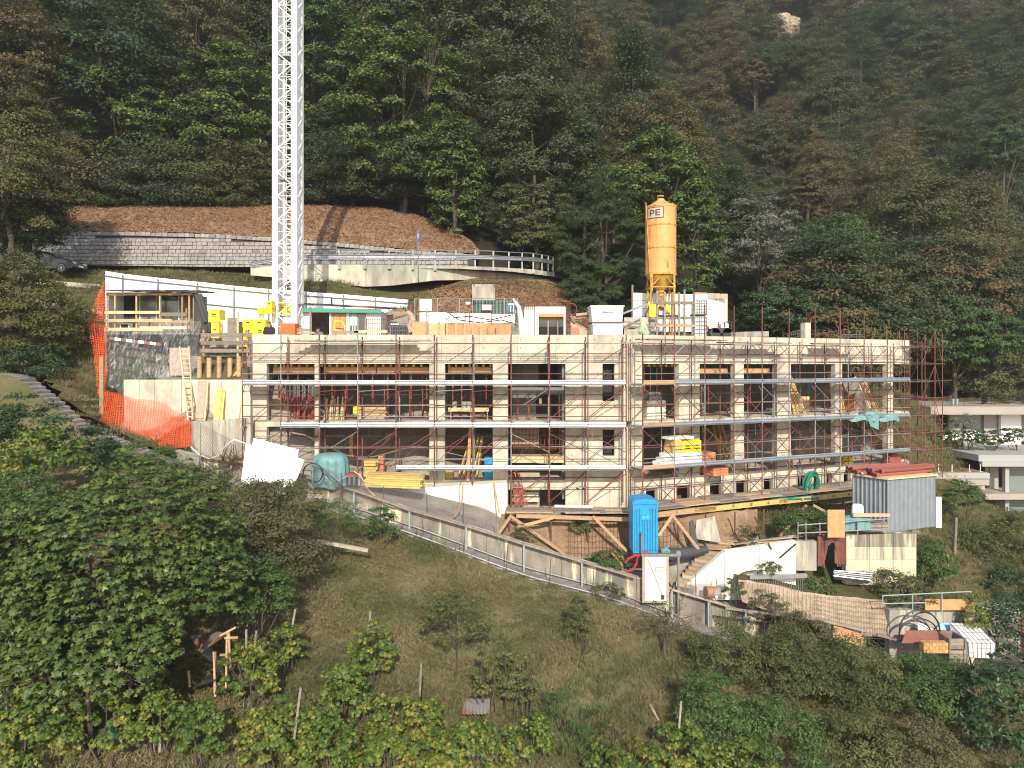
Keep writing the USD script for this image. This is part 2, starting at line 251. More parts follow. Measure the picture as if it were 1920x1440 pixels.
# three covers on the one slope: gravel and earth on the site, leaf-strewn grass elsewhere
cen = pts[q].mean(1); cpx = HX + F * cen[:, 0] / cen[:, 1]
onsite = (cen[:, 0] > -11.5) & (cen[:, 0] < 23) & (cen[:, 1] < 46) & ~((cen[:, 0] > 12) & (cen[:, 1] < 37)) | (cen[:, 0] > -19.5) & (cen[:, 0] <= -11.5) & (cen[:, 1] < 43.5) & (cen[:, 1] > 34.5)
litter = (cen[:, 1] > 44) & (cen[:, 0] > -6.5) & (cen[:, 0] < 6) & (cen[:, 1] < 51) & ~onsite
for nm, lb, m, sel in (('site_ground', 'bare gravel and earth of the building site', gravel_m, onsite), ('leafy_bank', 'brown leaf covered bank above the site', leaf_litter, litter), ('grass_slope', 'rough grassy slope round the building site', slope_m, ~onsite & ~litter)):
    g = MB(); g.add(pts, q[sel]); t = trimesh.Trimesh(*g.arr(), process=False); t.remove_unreferenced_vertices(); obj(nm, (np.array(t.vertices), np.array(t.faces)), m, kind='structure', label=lb, smooth=True)

# hillside: a spur on the left, a steep slope behind everything, and a far ridge
def h_hill(x, y):
    a = np.clip((x + 4.5 - .12 * (y - 54)) / 9, 0, 1); a = a * a * (3 - 2 * a)
    zl = 7.6 + .60 * (y - 54) + np.clip(y - 62, 0, 9) * .28
    w_ = np.clip((x - 12) / 14, 0, 1); zr = 1.5 + .60 * (y - 49) + .0016 * np.clip(y - 60, 0, 200) ** 2 - 12 * w_ * w_ * (3 - 2 * w_)
    z = zl * (1 - a) + zr * a
    r = x / np.maximum(y, 1); cap = 35 + 520 * np.clip(np.abs(r + .055) - .085, 0, 1) ** 1.1      # a saddle in the crest, so the far ridge shows over it
    z = np.where(z > cap, cap - .25 * (z - cap), z)
    n = (fbm(np.stack([x * .05, y * .05, 0 * x], -1), 4, 9) - .5)
    return Z0 + z + n * np.clip((y - 60) * .25, 0, 11)
hx, hy = np.meshgrid(np.linspace(-190, 190, 260), 47 + np.linspace(0, 1, 140) ** 1.6 * 257, indexing='ij'); hz = h_hill(hx, hy)
left = np.clip((-2.0 - hx) / 3, 0, 1); hz = np.where(hy < 54, hz - left * (54 - hy) * 2.5 - (54 - hy) * .15, hz); far_l = (hx < -2.0) & (hy < 53.6)
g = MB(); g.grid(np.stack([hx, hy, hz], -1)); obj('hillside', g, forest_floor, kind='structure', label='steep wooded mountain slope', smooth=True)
EDGE = lambda x: (lambda px: 53.6 + np.clip((WALLTOP(px) - BANKTOP(px)) / 8.5, 0, 9) + .3)(HX + F * np.asarray(x) / 60)
WALLTOP = lambda px: np.interp(px, [60, 95, 250, 400, 520, 640, 760, 860, 900], [434, 434, 435, 439, 446, 456, 468, 475, 478])     # top of the stone wall in the photo's rows
BANKTOP = lambda px: np.interp(px, [60, 200, 400, 560, 700, 780, 830, 865, 885, 900], [388, 384, 388, 383, 388, 402, 420, 438, 455, 474])
bpx = np.linspace(-60, 899, 120); bank = np.zeros((120, 24, 3))
for k in range(24):
    u = k / 23; lo = np.stack([(bpx - HX) / F * 53.5, 0 * bpx + 53.5, Z0 + (HY - WALLTOP(bpx) + 1) / F * 53.5], -1); Yt = 53.5 + np.clip((WALLTOP(bpx) - BANKTOP(bpx)) / 8.5, 0, 9) + .1
    hi = np.stack([(bpx - HX) / F * Yt, Yt, Z0 + (HY - BANKTOP(bpx)) / F * Yt], -1); bank[:, k] = lo * (1 - u) + hi * u
bank[..., 2] += .18 * math.sin(1) * (fbm(bank * V(1.2, 1.2, 0), 4, 8) - .5) + .25 * np.sin(np.linspace(0, np.pi, 24))[None]
g = MB(); g.grid(np.concatenate([bank, bank[:, -1:] + V(0, 2.5, -.6)], 1)); obj('leaf_littered_bank', g, leaf_litter, kind='structure', label='steep brown bank strewn with dry leaves above the stone wall', smooth=True)
def hillhit(px, py): return next((y for y in np.arange(70, 290, 1.0) if h_hill(np.array([(px - HX) / F * y]), np.array([y]))[0] >= Z0 + (HY - py) / F * y), 290)
YROCK = hillhit(1480, 88) - 1.5
rx, ry = np.meshgrid(np.linspace(-420, 420, 120), np.linspace(330, 700, 40), indexing='ij')
rz = Z0 + 120 + .75 * (ry - 330) + 60 * (fbm(np.stack([rx * .008, ry * .008, 0 * rx], -1), 4, 3) - .5) + 10 * (fbm(np.stack([rx * .09, ry * .09, 0 * rx], -1), 3, 4) - .5)
g = MB(); g.grid(np.stack([rx, ry, rz], -1)); obj('far_ridge', g, soil('far_wood', [(.35, (.022, .03, .015)), (.6, (.05, .055, .03))], .05, 1.0, .25), kind='structure', label='far wooded ridge beyond the slope', smooth=True)
# ---------------------------------------------------------------- foliage
def leaves(pos, nrm, size, rng, aspect=.55, fold=.25, shape='diamond', droop=.0):
    """One small folded leaf per position, facing nrm."""
    n = len(pos); nrm = nrm / np.maximum(np.linalg.norm(nrm, axis=1, keepdims=True), 1e-9)
    a = rng.normal(size=(n, 3)); a[:, 2] -= droop; u = a - (a * nrm).sum(1, keepdims=True) * nrm; u /= np.maximum(np.linalg.norm(u, axis=1, keepdims=True), 1e-9); w = np.cross(nrm, u)
    s = np.broadcast_to(size, (n,))[:, None]
    if shape == 'diamond': T = [(-.5, 0, 0), (.05, aspect / 2, fold * .3), (.5, 0, -.06), (.05, -aspect / 2, fold * .3)]; Fc = [(0, 2, 1), (0, 3, 2)]
    elif shape == 'lobed':   # vine and fig leaf, five lobes about the stalk
        ang = np.radians([180, 128, 100, 62, 35, 0, -35, -62, -100, -128]); rad = np.array([.16, .42, .27, .5, .3, .56, .3, .5, .27, .42])
        T = [(r * math.cos(t), r * math.sin(t), -.16 * r * abs(math.sin(t)) - .12 * r * r) for t, r in zip(ang, rad)] + [(0, 0, .05)]; Fc = [(10, (k + 1) % 10, k) for k in range(10)]
    elif shape == 'lance': T = [(-.5, 0, 0), (-.1, aspect / 2, .03), (.5, 0, -.12), (-.1, -aspect / 2, .03)]; Fc = [(0, 2, 1), (0, 3, 2)]
    T = np.array(T); Fc = np.array(Fc); k = len(T)
    v = pos[:, None] + s[:, None] * (T[None, :, :1] * u[:, None] + T[None, :, 1:2] * w[:, None] + T[None, :, 2:] * nrm[:, None])
    return v.reshape(-1, 3), (np.arange(n)[:, None, None] * k + Fc[None]).reshape(-1, 3), np.repeat(rng.random(n), k)
def unit(rng, n):
    d = rng.normal(size=(n, 3)); return d / np.linalg.norm(d, axis=1, keepdims=True)
def crown(rng, c, R, clumps, per, size, low=-.45, cr=.3, inner=.55, up=.7, squash=.75, taper=0.0, **k):
    """Clumps of leaves spread over an uneven ellipsoid: gaps between clumps, leaves mostly on each clump's upper side."""
    R = np.asarray(R, float); d = unit(rng, clumps * 4); d = d[d[:, 2] > low][:clumps]; m = len(d)
    rr = inner + (1 - inner) * rng.random(m) ** .5; rr *= .78 + .44 * noise(d * 1.7 + 11, int(rng.integers(99)))
    cc = d * rr[:, None] * R
    if taper: cc[:, :2] *= (1 - taper * np.clip((cc[:, 2:] / R[2] + .5) / 1.5, 0, 1))
    cs = cr * R.mean() * (.6 + .8 * rng.random(m))
    l = unit(rng, m * per); l[:, 2] = np.where(l[:, 2] < -.2, -l[:, 2] * .6, l[:, 2]); o = rng.random(m * per) ** .4
    ci = np.repeat(np.arange(m), per)
    pos = c + cc[ci] + l * (o * cs[ci])[:, None] * V(1, 1, squash)
    nr = l * .6 + d[ci] * .35 + V(0, 0, up) + .45 * rng.normal(size=(m * per, 3))
    return leaves(pos, nr, size * (.65 + .7 * rng.random(m * per)), rng, **k), c + cc
def limbs(mb, rng, base, top, r, tips, n, wander=.06):
    base, top = np.asarray(base, float), np.asarray(top, float); L = np.linalg.norm(top - base)
    t = np.linspace(0, 1, 6)[:, None]; tr = base + (top - base) * t + wander * L * (noise(np.hstack([t * 3, 0 * t, 0 * t + rng.random() * 50]), 3)[:, None] - .5) * V(1, .6, 0)
    mb.path(tr, r * (1.15 - .8 * t[:, 0]), 7)
    for q in tips[rng.permutation(len(tips))[:n]]:
        s = .3 + .6 * rng.random(); a = base + (top - base) * s; mid = (a + q) / 2 + V(0, 0, -.06 * L) + rng.normal(size=3) * .03 * L
        mb.path([a, mid, q], [r * .42 * (1.1 - s * .6), r * .25, r * .08], 5)
forest_ramp = [(0, (0.029, 0.051, 0.022)), (.25, (0.044, 0.071, 0.026)), (.45, (0.065, 0.088, 0.032)), (.6, (0.088, 0.100, 0.035)), (.75, (0.112, 0.110, 0.041)), (.87, (0.142, 0.112, 0.051)), (1, (0.166, 0.102, 0.054))]
green_leaf = leafmat('forest_leaf', forest_ramp, tree=.74)
chestnut_leaf = leafmat('chestnut_leaf', [(0, (0.033, 0.072, 0.020)), (.45, (0.061, 0.110, 0.026)), (.75, (0.121, 0.165, 0.039)), (.93, (0.220, 0.220, 0.061)), (1, (0.286, 0.220, 0.066))], tree=.15)
def make_tree(name, label, group, seed, R, c, clumps, per, size, m, trunk_r=.16, nl=12, bark_m=None, loc=(0, 0, 0), cat='tree', **k):
    rng = np.random.default_rng(seed); t = thing(name, label, cat, loc, group, 0, 1.0); t.loc = V(0, 0, 0)
    lv, tips = crown(rng, V(*c), R, clumps, per, size, **k)
    mb = MB(); limbs(mb, rng, (0, 0, -.4), (0, 0, c[2] + R[2] * .45), trunk_r, tips, nl)
    obj('trunk', mb, bark_m or bark, t); obj('crown', lv, m, t, 'auto' if False else False)
    return t
kinds = [
    ('forest_tree', 'dark green round topped broadleaf tree among the trees of the wooded slope', 'round topped trees on the wooded slope', dict(seed=1, R=(4.2, 4.0, 3.9), c=(0, 0, 5.2), clumps=150, per=180, size=.175, m=green_leaf, cr=.22, inner=.7)),
    ('tall_forest_tree', 'tall narrow leafy tree standing in the wooded slope', 'tall narrow trees on the wooded slope', dict(seed=2, R=(2.9, 2.9, 5.2), c=(0, 0, 6.6), clumps=130, per=175, size=.17, m=green_leaf, low=-.7, cr=.26, inner=.65)),
    ('spreading_forest_tree', 'loose spreading tree with open crown in the wooded slope', 'spreading trees on the wooded slope', dict(seed=3, R=(4.8, 4.6, 3.2), c=(0, 0, 5.0), clumps=100, per=190, size=.17, m=green_leaf, cr=.24, inner=.4)),
    ('conical_forest_tree', 'pointed olive brown conical tree in the wooded slope', 'conical trees on the wooded slope', dict(seed=4, R=(3.0, 3.0, 5.4), c=(0, 0, 5.8), clumps=130, per=170, size=.165, m=green_leaf, taper=.85, low=-.8, inner=.6)),
    ('bushy_forest_tree', 'low bushy tree filling a gap in the wooded slope', 'bushy trees on the wooded slope', dict(seed=5, R=(3.8, 3.6, 2.8), c=(0, 0, 3.0), clumps=100, per=190, size=.175, m=green_leaf, low=-.7, inner=.65))]
rng = np.random.default_rng(77)
spots = []
yy = 56.0
while yy < 190:
    st = 6.0 + .016 * (yy - 56)
    for x in np.arange(-.84 * yy - 8, .84 * yy + 8, st):
        X, Y = x + rng.normal() * st * .28, yy + rng.normal() * st * .28
        if X < -2.8 and Y < EDGE(X) + 1.5: continue
        if X > 22 and Y < 61: continue
        if X > 22 and Y < 61: continue
        if abs(HX + F * X / Y - 1480) < 46 and YROCK - 17 < Y < YROCK + 5: continue
        spots.append((X, Y))
    yy += st * .86
for k in range(60):                                     # the front row, right behind the site
    X = rng.uniform(-1, 42); Y = 50.5 + rng.random() * 4 + (3 + (X - 20) * .35 if X > 20 else 0); spots.append((X, Y))
for X in np.arange(-52, -3, 2.1):                      # low growth along the edge of the bank
    spots.append((X + rng.normal() * .5, EDGE(X) + 1.2 + rng.random() * 1.5))
NEDGE = len(np.arange(-52, -3, 2.1))
SPECIAL = [(640, 870, 60, 380, 60), (340, 520, 120, 360, 60), (130, 330, 130, 360, 60), (820, 905, 250, 470, 55), (945, 1065, 340, 500, 54), (1150, 1330, 260, 470, 52), (1270, 1350, 340, 590, 50), (1045, 1210, 340, 620, 50), (1350, 1500, 370, 540, 65), (1540, 1605, 120, 215, 111), (1495, 1555, 230, 330, 89), (1475, 1555, 310, 430, 77), (1385, 1445, 100, 180, 117), (1770, 1825, 90, 175, 114), (1845, 1920, 235, 330, 81), (1700, 1880, 565, 700, 57), (1510, 1640, 405, 540, 61)]
def hides(q):
    px = HX + F * q[0] / q[1]; g_ = (h_mid([q[0]], [q[1]])[0] if q[1] < 54 else h_hill(np.array([q[0]]), np.array([q[1]]))[0]) - Z0; yt_, yb_ = HY - F * (g_ + 10) / q[1], HY - F * (g_ + 1) / q[1]; w_ = 3.0 * F / q[1]
    return any(q[1] < Y_ + 3 and px + w_ > x0 and px - w_ < x1 and yt_ < y1 and yb_ > y0 for x0, x1, y0, y1, Y_ in SPECIAL)
spots = [q for q in spots[:-NEDGE] if not hides(q)] + spots[-NEDGE:]
spots = np.array(spots); zz = np.where(spots[:, 1] < 54, h_mid(spots[:, 0], np.minimum(spots[:, 1], 56)), h_hill(spots[:, 0], spots[:, 1]))
sc = np.clip(rng.normal(1.22, .3, len(spots)), .65, 1.8) * np.where(spots[:, 0] < -2, 1.3, 1.0)
kid = rng.choice(5, len(spots), p=[.34, .2, .2, .12, .14])
kid[-NEDGE:] = 4; sc[-NEDGE:] *= .62
ux, uy = HX + F * spots[:, 0] / spots[:, 1], HY - F * (zz + 5 * sc - Z0) / spots[:, 1]
vis = (ux > -60) & (ux < 1980) & (uy > -120) & (uy < 760); order = np.argsort(spots[:, 1] / sc + np.where(vis, 0, 1e4))
single = set(order[:270].tolist()); protos = {}; rest = [[] for _ in kinds]
for i in order:
    k = int(kid[i]); nm, lb, gr, kw = kinds[k]; reg = 'left of the crane mast' if ux[i] < 520 else 'between crane mast and silo' if ux[i] < 1245 else 'right of the silo' if ux[i] < 1600 else 'near the right edge'; hi_ = 'high up ' if uy[i] < 230 else 'lower down '; lb, gr = lb.split(' in the wooded')[0].split(' among the')[0].split(' standing in')[0].split(' filling')[0] + ' in the wood ' + hi_ + reg, gr.replace('on the wooded slope', 'in the wood ' + hi_ + reg); loc = (spots[i, 0], spots[i, 1], zz[i] - .3)
    if i in single:
        rz, s3 = rng.uniform(0, 360), (sc[i] * rng.uniform(.9, 1.1), sc[i] * rng.uniform(.9, 1.1), sc[i] * rng.uniform(.9, 1.15))
        if k not in protos:
            protos[k] = make_tree(nm, lb, gr, **kw, loc=loc)
        else: copy(protos[k], loc, lb, 'tree', gr, rz, s3)
    elif vis[i]: rest[k].append(i)
def scatter(name, protolist, places, label=None, cat=None):
    """One PointInstancer: protolist of lists of (name, mesh arrays, material); places: (proto index, xyz, yaw, scale)."""
    path = numbered('/World', name); pi = UsdGeom.PointInstancer.Define(stage, path); rel = pi.CreatePrototypesRel()
    for k, parts in enumerate(protolist):
        UsdGeom.Xform.Define(stage, f'{path}/kind_{"abcdefgh"[k]}')
        for nm, arr, m in parts: leafrnd(usdkit.mesh(stage, f'{path}/kind_{"abcdefgh"[k]}/{nm}', arr[:2], m), arr[2])
        rel.AddTarget(f'{path}/kind_{"abcdefgh"[k]}')
    pi.CreateProtoIndicesAttr(Vt.IntArray([p[0] for p in places])); pi.CreatePositionsAttr(Vt.Vec3fArray([Gf.Vec3f(*map(float, p[1])) for p in places]))
    pi.CreateOrientationsAttr(Vt.QuathArray([Gf.Quath(math.cos(p[2] / 2), 0, 0, math.sin(p[2] / 2)) for p in places])); pi.CreateScalesAttr(Vt.Vec3fArray([Gf.Vec3f(*(p[3],) * 3) for p in places]))
    return tag(Node(path, (0, 0, 0)), label, cat, None, 'stuff')
pl, places = [], []
for k, (nm, lb, gr, kw) in enumerate(kinds):
    kk = {a: b for a, b in kw.items() if a not in ('seed', 'm', 'R', 'c', 'clumps', 'per', 'size')}
    lv, tips = crown(np.random.default_rng(kw['seed'] + 50), V(*kw['c']), kw['R'], kw['clumps'], int(kw['per'] * .5), kw['size'] * 1.5, **kk)
    pl.append([('crown', lv, green_leaf)]); places += [(k, (spots[i, 0], spots[i, 1], zz[i] - .3), rng.uniform(0, 6.28), sc[i]) for i in rest[k]]
scatter('far_forest', pl, places, 'dense green wood covering the upper mountain slope', 'wood')
#print('trees', len(spots), 'single', len(single), 'rest', len(places))
# ---------------------------------------------------------------- the concrete shell
YW = 34.6; KX = lambda px: (px - HX) / F * YW; KZ = lambda py: (HY - py) / F * YW
bld = thing('unfinished_building', 'raw concrete building shell of three storeys with open bays, under construction', 'building', (-3, YW, Z0 - 5.8))
ZT, ZB, S2, S2b, S1, S1b, S0 = 1.47, .04, -2.75, -3.02, -5.62, -6.1, -7.15      # parapet top and foot, slabs, foot of the wing
def lbox(name, x0, x1, y0, y1, z0, z1, m=concrete):      # box in the left facade's frame, y from the wall face inwards
    b = MB(); b.mm((x0, YW + y0, Z0 + z0), (x1, YW + y1, Z0 + z1)); return obj(name, b, m, bld)
def wbox(name, t0, t1, d0, d1, z0, z1, m=concrete):      # box in the wing's frame, d from its wall face inwards
    b = MB(); b.hexa([WT(t0, 1.3 + d0, z0), WT(t1, 1.3 + d0, z0), WT(t1, 1.3 + d1, z0), WT(t0, 1.3 + d1, z0), WT(t0, 1.3 + d0, z1), WT(t1, 1.3 + d0, z1), WT(t1, 1.3 + d1, z1), WT(t0, 1.3 + d1, z1)])
    return obj(name, b, m, bld)
wt = lambda px: wing_t(px, 1.3)
XL, XR = KX(472), KX(1185); TC, TE = wt(1185.5), wt(1705)
# parapet beam: shuttered panels with open joints in front of a core
edges = np.linspace(XL, XR, 11)
for a, b in zip(edges[:-1], edges[1:]):
    lbox('parapet_panel', a + .006, b - .006, 0, .12, ZB + .47, ZT - .006 * (hash((round(a, 3),)) % 3)); lbox('beam_panel', a + .006, b - .006, 0, .12, ZB, ZB + .458)
lbox('parapet_core', XL + .03, XR - .1, .121, .32, ZB + .01, ZT - .03)
edges = np.linspace(TC, TE, 10)
for a, b in zip(edges[:-1], edges[1:]):
    wbox('parapet_panel', a + .006, b - .006, 0, .12, ZB + .47, ZT); wbox('beam_panel', a + .006, b - .006, 0, .12, ZB, ZB + .458)
wbox('parapet_core', TC + .12, TE - .03, .121, .32, ZB + .01, ZT - .03)
# slabs (two wings each) reach back to the retaining wall; rear and cross walls make the rooms dark
BACK = 6.2
def slab(z0, z1, name, fr=0.0, m=concrete, wfr=None):
    b = MB(); q = WT(TC, 1.3 + (wfr or fr), 0); q2 = WT(TC, 1.3 + BACK, 0)
    lbox(name, XL + .02, XR - .3, fr, BACK, z0, z1, m); wbox(name, TC + .02, TE, wfr if wfr is not None else fr, BACK, z0 + .003, z1 - .003, m)
slab(ZB + .12, ZB + .40, 'roof_slab', .33); slab(S2b, S2, 'floor_slab', .05, concrete, .03); slab(S1b, S1, 'floor_slab', .06, concrete, -.02)
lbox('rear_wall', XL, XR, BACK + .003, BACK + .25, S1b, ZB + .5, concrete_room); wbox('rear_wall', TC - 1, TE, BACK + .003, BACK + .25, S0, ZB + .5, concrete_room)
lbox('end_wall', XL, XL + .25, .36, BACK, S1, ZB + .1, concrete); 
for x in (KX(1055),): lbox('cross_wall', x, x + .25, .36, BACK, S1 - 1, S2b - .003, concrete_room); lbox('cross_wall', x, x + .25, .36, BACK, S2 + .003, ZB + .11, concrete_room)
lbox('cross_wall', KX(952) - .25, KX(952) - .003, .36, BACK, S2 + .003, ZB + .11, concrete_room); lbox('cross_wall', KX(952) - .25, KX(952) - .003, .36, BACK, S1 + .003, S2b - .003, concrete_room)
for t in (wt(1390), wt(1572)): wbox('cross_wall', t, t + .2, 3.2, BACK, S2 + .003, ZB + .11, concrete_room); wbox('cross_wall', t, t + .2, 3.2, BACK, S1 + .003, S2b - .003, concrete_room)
# piers, columns and wall fields of the left facade
for z0, z1 in ((S2 + .002, ZB - .002), (S1 + .002, S2b - .002)):
    lbox('pier', XL, KX(500), 0, .35, z0, z1); lbox('column', KX(590), KX(598), 0, .22, z0, z1); lbox('pier', KX(805), KX(834), 0, .35, z0, z1); lbox('pier', KX(924), KX(953), 0, .35, z0, z1)
    a, b, w0, w1 = KX(1060), XR - .02, KX(1130), KX(1152); v0, v1 = (KZ(752), KZ(682)) if z0 > -4 else (KZ(855), KZ(806)); v1 = min(v1, z1); v0 = max(v0, z0)
    xs_ = np.linspace(a, w0, 3)
    for p, q in ((xs_[0], xs_[1]), (xs_[1], xs_[2]), (w1, b)): lbox('wall_panel', p + .005, q - .005, 0, .25, z0, z1)
    lbox('wall_panel', w0, w1, 0, .25, z0, v0)
    if v1 < z1 - .05: lbox('wall_panel', w0, w1, .004, .25, v1, z1)
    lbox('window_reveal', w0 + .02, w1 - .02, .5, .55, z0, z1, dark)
z0, z1 = S0 - .1, S1b - .003
for a, b in zip(np.linspace(KX(1060), XR - .02, 4)[:-1], np.linspace(KX(1060), XR - .02, 4)[1:]): lbox('wall_panel', a + .005, b - .005, 0, .25, z0, S1 - .005)
for x in (1083, 1094):
    m = MB(); m.path([(KX(x), YW - .02, Z0 - 6.02), (KX(x), YW + .05, Z0 - 6.02)], .085, 12); pr = obj('pipe_sleeve', m, galv_dull, bld); m = MB(); m.path([(KX(x), YW - .026, Z0 - 6.02), (KX(x), YW - .0205, Z0 - 6.02)], .06, 12); obj('pipe_mouth', m, black_rubber, pr)
lbox('pier', KX(946), KX(953), .0, .35, S0 - .2, S1b - .003)
# wing piers, columns, lower storey with small openings
for z0, z1 in ((S2 + .002, ZB - .002), (S1 + .002, S2b - .002)):
    wbox('pier', TC + .01, wt(1206), 0, .3, z0, z1)
    for a, b in ((1273, 1312), (1377, 1395), (1457, 1483), (1566, 1579), (1663, 1675)): wbox('pier' if b - a > 20 else 'column', wt(a), wt(b), .0, .35 if b - a > 20 else .3, z0, z1)
ops = [(1212, 1234), (1269, 1295), (1332, 1355), (1381, 1402), (1433, 1450), (1497, 1512), (1551, 1561), (1583, 1596)]
prev = TC + .01
for a, b in ops:
    wbox('plinth_wall', prev, wt(a), .03, .3, S0, S1b - .003); wbox('sill_wall', wt(a), wt(b), .032, .28, S0, S0 + .2); prev = wt(b)
wbox('plinth_wall', prev, wt(1640), .03, .3, S0, S1b - .003)
wbox('cellar_wall', TC + .3, TE - 1.5, 1.1, 1.3, S0, S1b - .004, mat('reddish_dark_board', (.16, .06, .04), rough=.9))
hl = MB(); rt_ = random.Random(3)
for x in np.arange(XL + .5, XR - .2, .9):
    for z in (.28, .82, 1.22): hl.box(V(x, YW - .001, Z0 + z), (.042, .004, .042))
for x in (KX(1072), KX(1102), KX(1122), KX(1164)):
    for z in (-.4, -1.3, -2.2, -3.5, -4.4, -5.2): hl.box(V(x, YW - .001, Z0 + z), (.042, .004, .042))
for t in np.arange(TC + .5, TE - .2, .95):
    for z in (.28, .82, 1.22): hl.box(WT(t, 1.299, z), (.042, .004, .042), [D, -N, V(0, 0, 1)])
obj('tie_holes', hl, dark, bld, kind='stuff')
# staircase in the deep bay: flights, landings, side wall
xs0, xs1 = KX(957), KX(1058)
for fl, (za, zb) in enumerate(((S1 - .9, S2 - .0), (S2, ZB + .3))):
    for i in range(9):
        lbox('stair_step', xs0 + .1, (xs0 + xs1) / 2, 1.4 + i * .27, 1.68 + i * .27, za + i * (zb - za) / 9 - .2, za + (i + 1) * (zb - za) / 9, concrete_room)
lbox('landing', xs0, xs1 - .002, .25, 1.3, KZ(868) - .03, KZ(862) + .12, wood_new); lbox('landing', xs0, xs1 - .002, .3, 1.2, KZ(760) + .55, KZ(748) + .55, concrete_room)
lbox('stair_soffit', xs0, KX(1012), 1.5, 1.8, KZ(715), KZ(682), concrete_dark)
lbox('stair_wall', xs0 + .05, KX(1013), .9, 1.1, S0 - .2, KZ(892), pink_panel); lbox('stair_wall', xs0 + .05, KX(1013), 1.6, 1.8, KZ(845), KZ(803), pink_panel)
for i in range(4): lbox('stair_step', xs0 + .1, KX(1010), .55, .9, KZ(945) + i * .28, KZ(945) + i * .28 + .2, concrete)
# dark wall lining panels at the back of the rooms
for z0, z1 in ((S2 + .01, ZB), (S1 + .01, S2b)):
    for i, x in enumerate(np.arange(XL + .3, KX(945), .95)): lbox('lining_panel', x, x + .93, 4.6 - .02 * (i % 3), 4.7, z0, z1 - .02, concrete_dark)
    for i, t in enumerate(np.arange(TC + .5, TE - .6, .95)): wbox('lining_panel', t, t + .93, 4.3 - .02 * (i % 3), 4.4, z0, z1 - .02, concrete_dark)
# white foundation wall under the left rooms, sloping with the lane
b = MB(); y0 = 33.55
pl = [P(735, 917, y0), P(950, 905, y0), P(951, 955, y0), P(905, 985, y0), P(820, 1010, y0), P(735, 960, y0)]
bw = MB()
for px0, px1 in ((640, 762), (763, 862), (863, 951)):
    t0, t1 = 912, 912; tp = lambda x: 918 - (x - 735) * .06 if x > 735 else 918
    bt_ = lambda x: 1040
    q0, q1 = P(px0, tp(px0), y0), P(px1 - .6, tp(px1), y0)
    m = MB(); m.hexa([(q0[0], y0, Z0 - 9), (q1[0], y0, Z0 - 9), (q1[0], YW, Z0 - 9), (q0[0], YW, Z0 - 9), q0, q1, (q1[0], YW, q1[2]), (q0[0], YW, q0[2])]); obj('foundation_wall', m, concrete_white, bld)
# roof terrace floor of rough screed behind the parapet
ter = MB(); ter.mm((XL + .4, YW + .33, Z0 + .30), (XR + .2, YW + 11, Z0 + .46)); obj('terrace', ter, gravel_m, kind='structure', label='rough grey terrace deck behind the parapet')
ter = MB(); ter.hexa([WT(TC + .3, 1.64, .29), WT(TE, 1.64, .29), WT(TE, 9, .29), WT(TC + .3, 9, .29), WT(TC + .3, 1.64, .455), WT(TE, 1.64, .455), WT(TE, 9, .455), WT(TC + .3, 9, .455)]); obj('terrace', ter, gravel_m, kind='structure', label='rough grey terrace deck on the right wing')

